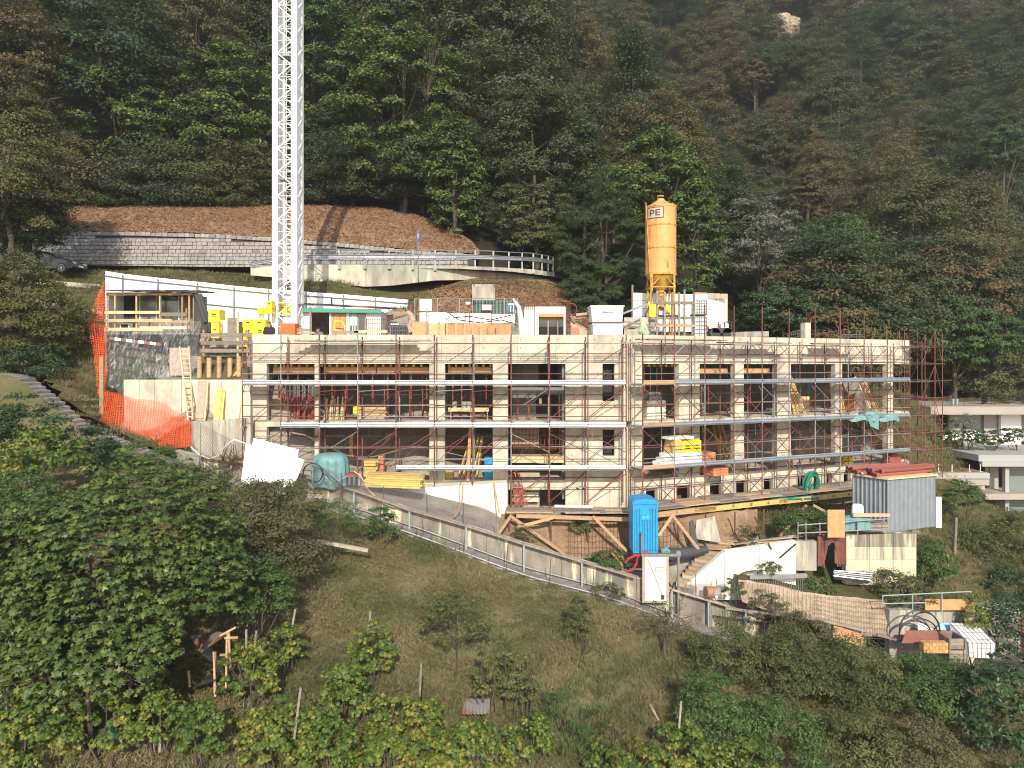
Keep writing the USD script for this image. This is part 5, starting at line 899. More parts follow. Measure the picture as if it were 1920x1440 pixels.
cl = thing('green_tarp', 'crumpled pale green sheet hanging over the parapet right of the skips', 'tarpaulin', P(1206, 624, 38.2)); m = MB(); m.path([P(1203, 604, 38.2), P(1205, 612, 38.1), P(1202, 620, 38.1), P(1208, 626, 38.2)], [.06, .16, .2, .22], 8); m.path([P(1206, 604, 38.2), P(1210, 614, 38.1), P(1212, 626, 38.2)], [.05, .12, .2], 8); obj('cloth', m, mat('pale_green_cloth', (.32, .4, .28), rough=.8, bump=.4), cl)
t = thing('plank_stack', 'pale boards and poles lying between the skips and the silo', 'planks', P(1190, 630, 38.6))
for k, (x0, y0, x1, y1) in enumerate(((1168, 588, 1212, 570), (1170, 603, 1228, 612), (1170, 612, 1225, 616), (1172, 618, 1205, 612))): m = MB(); m.bar(P(x0, y0, 38.7 + .1 * k), P(x1, y1, 38.9 + .1 * k), .06, .1); obj('pole', m, wood_grey if k else galv_dull, t)
fbox('low_wall_board', t, 1170, 595, 1228, 632, 40.2, concrete_old, .08)
# right wing roof
def wfb(name, parent, x0, y0, x1, y1, off, m, d=.2, **k):
    a, b, c, e = WG(x0, y0, off), WG(x1, y0, off), WG(x0, y1, off), WG(x1, y1, off); bk = -N * d; q = MB(); a2, b2 = V(c[0], c[1], a[2]), V(e[0], e[1], b[2]); q.hexa([c, e, e + bk, c + bk, a2, b2, b2 + bk, a2 + bk]); return obj(name, q, m, parent, **k)
t = thing('box_girder', 'long pale grey hollow beam lying on the wing roof', 'beam', WG(1405, 630, 2.6)); m = MB(); a, b = WG(1375, 628, 2.6), WG(1437, 626, 2.9); m.bar(a, b, .35, .3); obj('beam', m, concrete_old, t); m = MB(); m.box(b + V(.06, -.02, 0), (.02, .2, .18)); obj('open_end', m, dark, t)
cc = thing('concrete_stub', 'short concrete column stub with bent rebar on the wing roof', 'column', WG(1515, 632, 2.8)); wfb('stub', cc, 1510, 605, 1520.5, 634, 2.8, concrete, .35)
for x in (1512, 1515, 1518.5): m = MB(); p = WG(x, 606, 2.95); m.path([p, p + V(0, 0, .55), p + V(.08, 0, .62)], .013, 4); obj('starter_bar', m, rust, cc)
m = MB(); p = WG(1521, 604, 2.7); m.path([p + V(-.05 + .3 * (1 - math.cos(t)), 0, .35 * math.sin(t)) for t in np.linspace(0, 3.1, 12)], .02, 5); obj('bent_bar', m, pipe_red, cc)
t = thing('steel_mesh', 'grey steel mesh panel leaning on the wing roof beside the concrete stub', 'steel mesh', WG(1492, 630, 2.6)); 
for k in range(9): m = MB(); m.tube(WG(1477 + k * 3.6, 631, 2.6), WG(1477 + k * 3.6, 625 - k, 2.6), .009, 4); obj('wire', m, galv_dull, t)
for y0, y1 in ((625, 617), (629, 623)): m = MB(); m.tube(WG(1477, y0, 2.6), WG(1506, y1, 2.6), .012, 4); obj('wire', m, galv_dull, t)
t = thing('trestle', 'small red and grey steel trestle frame on the wing roof', 'trestle', WG(1593, 634, 2.8))
for x in (1577, 1582, 1606, 1612): m = MB(); m.tube(WG(x, 640, 2.8), WG(x, 620, 2.8), .026, 5); obj('leg', m, rust, t)
for y in (628, 632): m = MB(); m.tube(WG(1577, y, 2.75), WG(1612, y, 2.75), .022, 5); obj('rail', m, galv_dull, t)
# ---------------------------------------------------------------- people
def person(label, loc, top_m, leg_m, hair_m, face=-90, bend=0.0, arms=((.25, .1), (.25, .1)), cap=None):
    """One continuous body: joints with radii, hulls between them; face = heading in degrees, bend = forward lean of the trunk."""
    import manifold3d as m3
    t = thing('person', label, 'person', loc); ca, sa = math.cos(math.radians(face)), math.sin(math.radians(face))
    def w(p): return V(p[0] * ca - p[1] * sa, p[0] * sa + p[1] * ca, p[2])        # local x = ahead, y = left
    S = lambda p, r: m3.Manifold.sphere(r, 14).translate(list(map(float, w(p))))
    bo = lambda a, ra, b, rb: m3.Manifold.batch_hull([S(a, ra), S(b, rb)])
    lean = lambda x, y, z: (x + math.sin(bend) * (z - .95), y, .95 + math.cos(bend) * (z - .95) - .35 * 0)
    legs, torso, arm_, head = [], [], [], []
    for s in (-1, 1): legs += [bo((0, .1 * s, .92), .105, (.03, .11 * s, .5), .075), bo((.03, .11 * s, .5), .072, (0, .12 * s, .09), .052), bo((0, .12 * s, .05), .05, (.16, .13 * s, .04), .04)]
    torso += [m3.Manifold.batch_hull([S((0, -.1, .95), .12), S((0, .1, .95), .12), S(lean(.01, -.09, 1.18), .12), S(lean(.01, .09, 1.18), .12)]), m3.Manifold.batch_hull([S(lean(.01, -.09, 1.18), .12), S(lean(.01, .09, 1.18), .12), S(lean(0, -.15, 1.4), .085), S(lean(0, .15, 1.4), .085)]), bo(lean(0, 0, 1.42), .075, lean(.02, 0, 1.52), .058)]
    for s, (fw, out) in zip((-1, 1), arms):
        sh = lean(0, .2 * s, 1.39); el = (sh[0] + fw * .5 - .03, sh[1] + s * .06, sh[2] - .28); ha = (el[0] + fw * .9 + .06, el[1] - s * out * .3, el[2] - .2)
        arm_ += [bo(sh, .062, el, .046), bo(el, .045, ha, .032), bo(ha, .034, (ha[0] + .05, ha[1], ha[2] - .08), .028)]
        for k in range(4): fq = (ha[0] + .05, ha[1] + (k - 1.5) * .018, ha[2] - .07); arm_.append(bo(fq, .0095, (fq[0] + .035, fq[1], fq[2] - .065 + .008 * abs(k - 1)), .008))
        arm_.append(bo((ha[0] + .01, ha[1] - s * .02, ha[2] - .02), .011, (ha[0] + .05, ha[1] - s * .05, ha[2] - .06), .009))
    hc = lean(.04, 0, 1.64); head += [m3.Manifold.batch_hull([S(hc, .092), S((hc[0] + .02, 0, hc[2] - .085), .06), S((hc[0] - .03, 0, hc[2] + .02), .09)]), bo((hc[0] + .09, 0, hc[2] + .0), .012, (hc[0] + .112, 0, hc[2] - .035), .016)]
    for s in (-1, 1): head.append(S((hc[0], .095 * s, hc[2] - .01), .024))
    body = m3.Manifold.batch_boolean(legs + torso + arm_ + head, m3.OpType.Add).refine_to_length(.035).to_mesh(); tm = trimesh.Trimesh(body.vert_properties[:, :3], body.tri_verts); tm = trimesh.smoothing.filter_taubin(tm, iterations=4)
    obj('body', (np.array(tm.vertices) + t.loc, np.array(tm.faces)), skin, t, True)
    def cloth(nm, parts, k, m):
        c = m3.Manifold.batch_boolean(parts, m3.OpType.Add); c = c.refine_to_length(.05).to_mesh(); q = trimesh.Trimesh(c.vert_properties[:, :3], c.tri_verts); q = trimesh.smoothing.filter_taubin(q, iterations=2); q.vertices += q.vertex_normals * k; obj(nm, (np.array(q.vertices) + t.loc, np.array(q.faces)), m, t, True)
    cloth('shirt', torso[:2] + arm_[0:1] + arm_[8:9], .014, top_m); cloth('trousers', [legs[0], legs[1], legs[3], legs[4]] + [m3.Manifold.batch_hull([S((0, -.1, .93), .115), S((0, .1, .93), .115), S((0, -.09, 1.02), .112), S((0, .09, 1.02), .112)])], .012, leg_m); cloth('shoes', [legs[2], legs[5]], .012, black_rubber)
    hp = m3.Manifold.batch_hull([S((hc[0] - .025, 0, hc[2] + .03), .098), S((hc[0] - .045, 0, hc[2] - .03), .08), S((hc[0] + .035, 0, hc[2] + .055), .07)]); cloth('hair' if cap is None else 'cap', [hp], .004, hair_m)
    q = m3.Manifold.batch_hull([S((hc[0] + .088, -.045, hc[2] + .012), .014), S((hc[0] + .088, .045, hc[2] + .012), .014)]); cloth('sunglasses' if cap else 'brow', [q], .003, black_rubber if cap else hair_m)
    m = MB(); m.box(t.loc + w((hc[0] + .095, 0, hc[2] - .062)), (.012, .045, .01), [w((1, 0, 0)), w((0, 1, 0)), w((0, 0, 1))]); obj('mouth', m, mat('lip_%d' % len(label), (.32, .12, .1), rough=.6), t)
    return t
person('person in a black t-shirt and cap standing behind the parapet by the crane', (*P(505, 0, 36.6)[:2], Z0 + .47), cloth_black, cloth_grey, mat('brown_cap', (.14, .09, .05), rough=.9), face=-80, cap=1)
person('person in a grey top and tan trousers bending inside the hut doorway', (*P(601, 0, 41.3)[:2], Z0 + .47), cloth_grey, cloth_tan, mat('dark_hair', (.03, .02, .015), rough=.8), face=-100, bend=.5)
# ---------------------------------------------------------------- the lane wall and its rail
rs = random.Random(31)
YWL = lambda x: YL(x) + LW
lwall = thing('lane_wall', 'old stained concrete wall stepping down beside the stone lane', 'wall', V(0, 30.3, Z0 - 8.5))
stained = mat('stained_wall', (.29, .26, .215), (.14, .128, .11), scale=1.3, stretch=(1.3, 1.3, .4), rough=.9, bump=.4, c3=(.58, .53, .38), s3=1.6, lo3=.55, hi3=.64, st3=(1.4, 1.4, .16))
wx = np.arange(-15.5, 15.2, 1.6)
for a, b in zip(wx[:-1], wx[1:]):
    if 5.4 < a < 6.6: pass
    q = MB(); f = lambda x, z, d: V(x, YWL(x) + d, z); q.hexa([f(a, ZL(a) - .6, 0), f(b - .012, ZL(b) - .6, 0), f(b - .012, ZL(b) - .6, .28), f(a, ZL(a) - .6, .28), f(a, ZW(a), 0), f(b - .012, ZW(b), 0), f(b - .012, ZW(b), .28), f(a, ZW(a), .28)]); obj('wall_segment', q, stained, lwall)
    q = MB(); q.hexa([f(a, ZW(a) + .004, -.04), f(b - .02, ZW(b) + .004, -.04), f(b - .02, ZW(b) + .004, .32), f(a, ZW(a) + .004, .32), f(a, ZW(a) + .06, -.04), f(b - .02, ZW(b) + .06, -.04), f(b - .02, ZW(b) + .06, .32), f(a, ZW(a) + .06, .32)]); obj('coping', q, concrete_old, lwall)
lr = thing('lane_rail', 'weathered timber handrail on green grey steel posts along the lane wall', 'handrail', V(0, 30, Z0 - 8))
green_post = mat('green_grey_post', (.24, .31, .30), rough=.6)
rx_ = list(np.arange(-14.2, 5.2, 2.45)) + [5.2]
for (a, b) in list(zip(rx_[:-1], rx_[1:])) + [(6.75, 8.3), (8.3, 9.9), (9.9, 12.0), (12.0, 14.4)]:
    q = MB(); q.bar(V(a, YWL(a) - .28, ZW(a) + .10), V(b - .01, YWL(b) - .28, ZW(b) + .10), .14, .07); obj('rail_board', q, wood_grey if b < 6 else pink_panel, lr)
    q = MB(); q.bar(V(a, YWL(a) - .28, ZL(a) - .1), V(a, YWL(a) - .28, ZW(a) + .06), .07, .07, (1, 0, 0)); obj('post', q, green_post, lr)
for x in (8.35, 14.4): q = MB(); q.bar(V(x, YWL(x) - .3, ZL(x) - .1), V(x, YWL(x) - .3, ZW(x) + .2), .07, .07, (1, 0, 0)); obj('post', q, galv_dull, lr)
hw2 = thing('lane_pipe', 'long pale pipe lying along the foot of the lane wall', 'pipe', V(0, 29.6, Z0 - 9)); q = MB(); xs_ = np.linspace(-7, 7.0, 30); q.path(np.stack([xs_, YL(xs_) + .05, ZL(xs_) + .10], 1), .035, 6); obj('pipe', q, galv_dull, hw2); q = MB(); q.path(np.stack([xs_, YWL(xs_) - .1, ZL(xs_) + .12], 1), .03, 6); obj('pipe', q, galv_dull, hw2)
lf = thing('garden_fence', 'thin wire fence on rusty stakes along the upper edge of the lawn', 'wire fence', V(0, 28.9, Z0 - 9))
fx = np.arange(-9, 11, 1.75)
for x in fx: q = MB(); q.tube(V(x, YL(x) - .15, ZL(x) - .3), V(x + .08, YL(x) - .15, ZL(x) + 1.15), .016, 5); obj('stake', q, rust, lf)
for a, b in zip(fx[:-1], fx[1:]):
    for h in (.3, .7, 1.05): q = MB(); q.tube(V(a, YL(a) - .15, ZL(a) + h), V(b, YL(b) - .15, ZL(b) + h), .005, 3); obj('wire', q, galv_dull, lf)
# chain link on the wall
cl = thing('chain_link_fence', 'chain link fence on thin posts on top of the lane wall', 'fence', V(-6, 30.6, Z0 - 5))
ch = lambda px: np.interp(px, [375, 460, 586, 640, 719, 800, 869, 930], [795, 838, 868, 889, 914, 927, 945, 964])
cb = lambda px: np.interp(px, [375, 460, 559, 640, 763, 857, 940], [866, 882, 905, 924, 962, 985, 1008])
for a, b in ((376, 460), (586, 640), (640, 719), (719, 800), (800, 869), (869, 932)):
    Yf = 30.75; A, B, C, E = P(a, cb(a), Yf), P(b, cb(b), Yf), P(a, ch(a), Yf), P(b, ch(b), Yf); q = MB(); n = int((B[0] - A[0]) / .105); hgt = max(C[2] - A[2], E[2] - B[2])
    for k in range(-8, n + 1):
        for sg_ in (1, -1):
            u0, u1 = (k, k + 8) if sg_ > 0 else (k + 8, k); p = []
            for s in np.linspace(0, 1, 9):
                u = (u0 + (u1 - u0) * s) / n
                if 0 <= u <= 1: p.append((A + (B - A) * u) * (1 - s) + (C + (E - C) * u) * s)
            if len(p) > 1: q.tube(p[0], p[-1], .0055, 3)
    obj('mesh_panel', q, galv_dull if a > 460 else rust, cl)
    for x in (a, b): q = MB(); q.tube(P(x, cb(x) + 8, Yf), P(x, ch(x) - 3, Yf), .022, 5); obj('post', q, galv_dull, cl)
    q = MB(); q.tube(C, E, .008, 4); obj('top_wire', q, galv_dull, cl)
# white insulation boards against the rail
def poly(name, pts_, Y0, Y1, m, parent=None, th=.08, **k):          # a flat board with photo corners, leaning from depth Y0 (bottom row) to Y1 (top row)
    ys = [p[1] for p in pts_]; lo, hi = max(ys), min(ys); W3 = [P(x, y, Y0 + (Y1 - Y0) * (lo - y) / (lo - hi)) for x, y in pts_]; o = W3[0]; ex = V(1, 0, 0); ez = np.cross(ex, W3[2] - o); nrm = np.cross(W3[1] - o, W3[2] - o); nrm /= np.linalg.norm(nrm)
    if nrm[1] < 0: nrm = -nrm
    ex = W3[1] - o; ex -= nrm * ex.dot(nrm); ex /= np.linalg.norm(ex); ey = np.cross(nrm, ex); q = MB(); q.prism([((w - o).dot(ex), (w - o).dot(ey)) for w in W3], o, ex, ey, nrm, th); return obj(name, q, m, parent, **k)
t = thing('insulation_boards', 'two overlapping bright white insulation boards leaning on the lane rail', 'insulation boards', P(510, 930, 30.0))
poly('board', [(452, 903), (461, 831), (571, 862), (543, 931)], 29.95, 30.25, white, t, .06); poly('board', [(466, 890), (475, 821), (560, 843), (548, 905)], 30.06, 30.36, white, t, .06)
hr2 = thing('hose_coil', 'ring of black hose leaning on the chain link fence by the white boards', 'hose coil', P(587, 906, 30.6)); q = MB(); a = np.linspace(0, 2 * np.pi * 3, 90)
q.path(np.stack([P(587, 887, 30.5)[0] + (.42 + .012 * np.sin(a * .7)) * np.cos(a), 30.45 + .02 * a / 6, P(587, 887, 30.5)[2] + .42 * np.sin(a)], 1), .022, 6); obj('hose', q, black_rubber, hr2); q = MB(); q.path([P(604, 878, 30.45), P(616, 890, 30.4), P(632, 903, 30.4), P(645, 915, 30.5)], .022, 6); obj('hose_end', q, black_rubber, hr2)
# tarpaulin over the mixer
def drape(name, parent, c, rx, ry, h, m, seed, flat=.5, folds=9, n=56, **k):
    a = np.linspace(0, 2 * np.pi, n); s = np.linspace(0, 1, 18); rg = np.random.default_rng(seed); ph = rg.random(4) * 6; G_ = []
    for t in s:
        r = np.sin(min(t / .55, 1) * np.pi / 2) ** .8 * (1 + .18 * max(0, t - .6)); z = h * (1 - (t ** 2.2 if t < .6 else .325 + (t - .6) * 1.69)); f = 1 + (.09 * np.sin(folds * a + ph[0]) + .05 * np.sin(folds * 2.3 * a + ph[1])) * t
        G_.append(np.stack([c[0] + rx * r * f * np.cos(a), c[1] + ry * r * f * np.sin(a), c[2] + z + .05 * np.sin(5 * a + ph[2]) * t + 0 * a], 1))
    q = MB(); q.grid(np.array(G_)); return obj(name, q, m, parent, True, **k)
c = P(620, 910, 31.6); drape('mixer_cover', None, c, .78, .7, 1.45, teal, 3, label='teal tarpaulin tied over a domed machine behind the chain link fence', cat='tarpaulin')
q = MB(); q.path([P(594, 880, 30.95), P(612, 896, 30.9), P(632, 903, 30.9), P(650, 893, 31)], .012, 4); obj('cord', q, white_dirty, label='pale cord tied round the teal tarpaulin', cat='cord')
t = thing('saw_bench', 'small bench with red top and two grey tubes beside the teal tarpaulin', 'bench', P(659, 912, 31.2)); fbox('top', t, 649, 889, 667, 893.5, 31, redpaint, .5)
for x in (655, 664): q = MB(); q.tube(P(x, 910, 31.05), P(x, 894, 31.05), .055, 8); obj('tube', q, galv_dull, t)
fbox('dark_body', t, 646, 896, 668, 912, 31.3, charcoal, .3)
def plank_stack(name, label, x0, y0, x1, y1, Y, nx, nz, m, parent=None, d=.9, cat='plank stack', yaw=0.0, mats=None):
    a, b = P(x0, y0, Y), P(x1, y1, Y); t = thing(name, label, cat, ((a[0] + b[0]) / 2, Y, b[2])); H = (a[2] - b[2]) / nz; Dd = d / nx
    for j in range(nz):
        for i in range(nx):
            e0, e1 = rs.uniform(-.06, .06), rs.uniform(-.06, .06); sl = yaw * ((b[0] - a[0]) / 2); q = MB(); z0 = b[2] + j * H
            q.hexa([(a[0] + e0, Y + i * Dd, z0 + sl), (b[0] + e1, Y + i * Dd, z0 - sl), (b[0] + e1, Y + i * Dd + Dd * .93, z0 - sl), (a[0] + e0, Y + i * Dd + Dd * .93, z0 + sl), (a[0] + e0, Y + i * Dd, z0 + H * .88 + sl), (b[0] + e1, Y + i * Dd, z0 + H * .88 - sl), (b[0] + e1, Y + i * Dd + Dd * .93, z0 + H * .88 - sl), (a[0] + e0, Y + i * Dd + Dd * .93, z0 + H * .88 + sl)]); obj('plank', q, (mats or [m])[(i + j * 3) % len(mats or [m])], t)
    return t
plank_stack('plank_stack', 'long stack of yellow shuttering boards on the ledge beside the tarpaulin', 686, 891, 790, 915, 31.6, 4, 6, yellow_board, d=1.0, yaw=.035, mats=[yellow_board, wood_new, yellow_board])
hose_p = [P(664, 884, 31), P(676, 892, 30.9), P(690, 917, 30.8), P(712, 940, 30.75), P(740, 952, 30.7)]
q = MB(); q.path(hose_p, .025, 6); obj('hose', q, wood_new, label='pale hose hanging over the fence below the yellow board stack', cat='hose')
q = MB(); q.path([P(358, 838, 33.0), P(372, 852, 32.0), P(392, 860, 31.2), P(408, 855, 31), P(424, 834, 31), P(440, 824, 31.2), P(462, 832, 31)], .03, 6); obj('hose', q, white_dirty, label='pale hose sagging from the orange net to the white boards', cat='hose')
q = MB(); q.path([P(868, 908, 33.3), P(867, 935, 32.8), P(860, 960, 31.6), P(848, 972, 31.2), P(830, 970, 31.2)], .03, 6); obj('hose', q, wood_orange, label='orange hose hanging down the white foundation wall', cat='hose')
for lb, x0, y0, x1, y1 in (('thin orange pole leaning on the white foundation wall', 926, 905, 936, 962), ('orange pole leaning at the left concrete corner', 452, 760, 444, 822)): q = MB(); q.tube(P(x0, y0, 33.4), P(x1, y1, 32.4), .03, 6); obj('pole', q, wood_orange, label=lb, cat='pole')
t = thing('dry_branches', 'tangle of dry branches and brown net behind the left chain link', 'branches', P(430, 870, 31.6)); rg = np.random.default_rng(8)
for k in range(16): a = P(410 + rg.random() * 50, 878, 31.5 + rg.random() * .4); b = P(405 + rg.random() * 60, 826 + rg.random() * 30, 31.4); q = MB(); q.path([a, (a + b) / 2 + rg.normal(size=3) * .15, b], [.03, .02, .01], 5); obj('branch', q, bark, t)
q = MB(); q.grid(bilerp([P(425, 828, 31.2), P(462, 840, 31.2)], [P(405, 862, 31.3), P(462, 880, 31.2)], 12, 10, 3, 8, .5)); net(q, bilerp([P(425, 828, 31.2), P(462, 840, 31.2)], [P(405, 862, 31.3), P(462, 880, 31.2)], 12, 10, 3, 8, .5), 14, 14, .3) if False else None
# ---------------------------------------------------------------- what stands in the rooms
pp = V(KX(518), YW + .9, Z0 + S2)
prop = thing('steel_prop', 'red steel prop in the dense row standing in the leftmost upper bay', 'steel prop', pp, 'red props in the leftmost upper bay', 0, 1.0); prop.loc = V(0, 0, 0)
q = MB(); q.tube(V(0, 0, .01), V(0, 0, 1.25), .034, 7); obj('outer_tube', q, redpaint, prop); q = MB(); q.tube(V(0, 0, 1.25), V(0, 0, 2.05), .026, 6); obj('inner_tube', q, galv_dull, prop)
q = MB(); q.box(V(0, 0, .005), (.13, .13, .01)); q.box(V(0, 0, 2.055), (.13, .13, .01)); obj('plate', q, redpaint, prop); q = MB(); q.tube(V(0, 0, 1.2), V(0, 0, 1.3), .048, 8); q.tube(V(-.08, 0, 1.27), V(.08, 0, 1.27), .009, 4); obj('collar', q, redpaint, prop)
for k in range(1, 22): copy(prop, (KX(518 + k * 2.9), YW + .9 + rs.uniform(0, .5), Z0 + S2), 'red steel prop in the dense row standing in the leftmost upper bay', 'steel prop', 'red props in the leftmost upper bay', rs.uniform(0, 360), (1, 1, rs.uniform(.85, 1.0)))
def props(xs, dep, z, label, group, h=1.33, f=None):
    for x in xs: loc = (KX(x), YW + dep + rs.uniform(-.1, .1), Z0 + z) if f is None else f(x, dep, z); copy(prop, loc, label, 'steel prop', group, rs.uniform(0, 360), (1, 1, h))
wf = lambda x, d, z: tuple(WT(wt(x), 1.3 + d, z))
props([607, 628, 655, 684, 706, 733, 756, 782], 2.2, S2, 'red steel prop under the slab in the second upper bay', 'red props in the second upper bay'); props([508, 545, 612, 640, 690, 720, 765, 795], 1.1, S2, 'slender red prop near the front edge of the left upper bays', 'red props near the front edge, left upper bays')
props([845, 862, 880, 910], 1.2, S2, 'red steel prop in the upper bay between the two concrete piers', 'red props in the upper bay between the piers'); props([971, 992, 1032, 1050], .6, S2 + .02, 'red steel prop standing in the open staircase bay', 'red props in the staircase bay', .75)
props([500, 540, 640, 668, 720, 750], 3.0, S1, 'red steel prop deep in the left lower bays', 'red props in the left lower bays'); props([1222, 1238, 1250, 1262], 1.4, S2, 'red steel prop in the first upper bay of the wing', 'red props in the first upper wing bay', f=wf)
props([1325, 1340, 1352, 1366, 1402, 1416, 1430, 1446], 1.6, S2, 'red steel prop in the middle upper bays of the wing', 'red props in the middle upper wing bays', f=wf); props([1325, 1350, 1405, 1425, 1446, 1500, 1530, 1550, 1590, 1610, 1630, 1650], 1.2, S1, 'red steel prop in the lower bays of the wing', 'red props in the lower wing bays', f=wf); props([1590, 1612, 1640, 1655], 1.4, S2, 'red steel prop in the last upper bay of the wing', 'red props in the last upper wing bay', f=wf)
# formwork beams under the roof slab: beam ends above long stringers
fb = V(KX(512), YW + .37, Z0 + ZB - .14)
beam = thing('formwork_beam', 'yellow ended timber beam under the roof slab above the left bays', 'formwork beam', fb, 'formwork beams above the left bays', 0, 1.0); beam.loc = V(0, 0, 0)
q = MB(); q.mm((-.04, 0, 0), (.04, 2.6, .04)); q.mm((-.015, 0, .0405), (.015, 2.6, .1595)); q.mm((-.04, 0, .16), (.04, 2.6, .2)); obj('beam', q, wood_orange, beam); q = MB(); q.mm((-.05, -.03, -.005), (.05, -.001, .205)); obj('end_cap', q, yellow_board, beam)
for x in np.arange(527, 800, 14.5): copy(beam, (KX(x), YW + .37 + rs.uniform(0, .12), Z0 + ZB - .14), 'yellow ended timber beam under the roof slab above the left bays', 'formwork beam', 'formwork beams above the left bays', rs.uniform(-4, 4))
for x in np.arange(841, 922, 13): copy(beam, (KX(x), YW + .4, Z0 + ZB - .14), 'yellow ended timber beam under the slab between the two piers', 'formwork beam', 'formwork beams between the piers')
for x in np.arange(1214, 1270, 11): copy(beam, tuple(WT(wt(x), 1.72, ZB - .14)), 'yellow ended timber beam under the slab of the first wing bay', 'formwork beam', 'formwork beams in the first wing bay', 23.3)
for x0, x1, nm in ((504, 588, 'above the leftmost bay'), (601, 700, 'in the left half of the second bay'), (702, 802, 'in the right half of the second bay'), (838, 921, 'between the two concrete piers')):
    q = MB(); q.mm((KX(x0), YW + .62, Z0 + ZB - .42), (KX(x1), YW + .70, Z0 + ZB - .16)); obj('stringer', q, wood_orange, label='orange timber stringer under the beam ends ' + nm, cat='timber beam')
for x0, x1, nm in ((1322, 1374, 'in the second upper bay of the wing'), (1399, 1453, 'in the third upper bay of the wing')):
    q = MB(); a, b = WT(wt(x0), 1.75, ZB - .35), WT(wt(x1), 1.75, ZB - .35); q.bar(a, b, .08, .26); obj('stringer', q, wood_orange, label='orange timber stringer ' + nm, cat='timber beam')
# boards leaning in the wing, stacks, bricks
def leanset(name, label, x0, x1, n, zb, zt, d0, d1, m, spread=1.0, cat='boards'):
    t = thing(name, label, cat, WT(wt((x0 + x1) / 2), 1.3 + d0, zb))
    for k in range(n):
        xb = x0 + (x1 - x0) * k / (n - 1); xt_ = (x0 + x1) / 2 + (xb - (x0 + x1) / 2) * spread; zz_ = zt - .25 * abs(k / (n - 1) - .5) * 2 * (rs.random() + .2); q = MB(); q.bar(WT(wt(xb), 1.3 + d0 + rs.uniform(0, .1), zb), WT(wt(xt_), 1.3 + d1, zz_), .16, .045, D); obj('board', q, m[k % len(m)], t)
    return t
leanset('leaning_boards', 'fan of yellow formwork boards leaning in the fourth upper wing bay', 1487, 1524, 12, S2, -.15, .5, 1.5, [yellow_board, yellow_board, wood_new], .5)
leanset('leaning_boards', 'narrow pack of orange boards standing beside the slim upper column', 1577, 1597, 6, S2, -.25, .35, .9, [yellow_board, wood_orange], .85); leanset('leaning_boards', 'pale boards leaning at the last upper pier of the wing', 1640, 1662, 6, S2, -.4, .5, 1.5, [wood_new, wood], .6)
leanset('leaning_boards', 'yellow boards leaning in the lower wing bay behind the hose coil', 1486, 1500, 4, S1, -3.2, .5, 1.0, [yellow_board], .5); leanset('leaning_boards', 'tall yellow panels standing deep in the lower wing bay', 1410, 1430, 3, S1, -3.3, 2.4, 3.2, [yellow_board], .9)
q = MB(); q.bar(WT(wt(1612), 2.0, S2), WT(wt(1624), 2.4, S2 + .95), .75, .05, D); obj('orange_sheet', q, wood_orange, label='orange plywood sheet leaning inside the last upper wing bay', cat='plywood sheet')
q = MB(); q.bar(WT(wt(1645), 2.2, S2), WT(wt(1632), 2.8, S2 + 1.9), 1.0, .05, D); obj('pale_panel', q, concrete_white, label='pale panel catching the sun in the last upper wing bay', cat='panel')
def wstack(name, label, x0, x1, z0, h, d, dep, nz, m, cat='stack', mesh_=False):
    t = thing(name, label, cat, WT(wt((x0 + x1) / 2), 1.3 + d, z0)); t0, t1 = wt(x0), wt(x1)
    for j in range(nz):
        for i in range(4):
            a, b = t0 + (t1 - t0) * i / 4, t0 + (t1 - t0) * (i + .96) / 4; z = z0 + h * j / nz; z1_ = z + h / nz * .92; e = rs.uniform(0, .02); q = MB(); q.hexa([WT(a, 1.3 + d + e, z), WT(b, 1.3 + d + e, z), WT(b, 1.3 + d + dep, z), WT(a, 1.3 + d + dep, z), WT(a, 1.3 + d + e, z1_), WT(b, 1.3 + d + e, z1_), WT(b, 1.3 + d + dep, z1_), WT(a, 1.3 + d + dep, z1_)]); obj('block', q, m, t)
    return t
wstack('brick_pallet', 'pallet of orange hollow bricks in the lower bay beside the yellow pack', 1313, 1346, S1 + .1, 1.0, .15, .8, 5, brick, 'bricks'); wstack('brick_pallet', 'second pallet of hollow bricks seen under the lowest metal deck', 1316, 1344, S1 + .05, .45, -.9, .8, 3, brick, 'bricks'); wstack('brick_pallet', 'low pile of bricks in the third lower wing bay', 1350, 1372, S1 + .02, .5, 1.2, .6, 3, brick, 'bricks'); wstack('brick_pallet', 'bricks at the foot of the first lower wing bay', 1209, 1222, S1 + .02, .5, .5, .6, 3, brick, 'bricks')
wstack('sack_pile', 'pale sacks and wrapped goods piled in the first upper wing bay', 1226, 1262, S2 + .02, .95, .6, .8, 3, concrete_white, 'sacks'); wstack('sack_pile', 'grey wrapped goods on top of the pale sacks in the first wing bay', 1232, 1258, S2 + .98, .4, .7, .6, 2, galv_dull, 'goods'); wstack('board_stack', 'stack of timber boards lying in the fourth upper wing bay', 1526, 1560, S2 + .02, .9, 1.6, .6, 5, wood_new, 'boards')
t = thing('yellow_pack', 'yellow packs with black marks on white sheets on the lowest deck of the wing', 'packs', WT(2.6, .3, -4.9)); 
for (x0, x1, z0, z1, m) in ((1237, 1316, -4.86, -4.68, white), (1243, 1316, -4.67, -4.5, white_dirty), (1250, 1315, -4.49, -4.3, white), (1254, 1300, -3.62, -3.5, white_dirty)):
    a, b = wing_t(x0, .35), wing_t(x1, .35); q = MB(); q.hexa([WT(a, .3, z0), WT(b, .3, z0), WT(b, .95, z0), WT(a, .95, z0), WT(a + .03, .3, z1), WT(b - .02, .3, z1), WT(b, .95, z1), WT(a, .95, z1)]); obj('sheet', q, m, t)
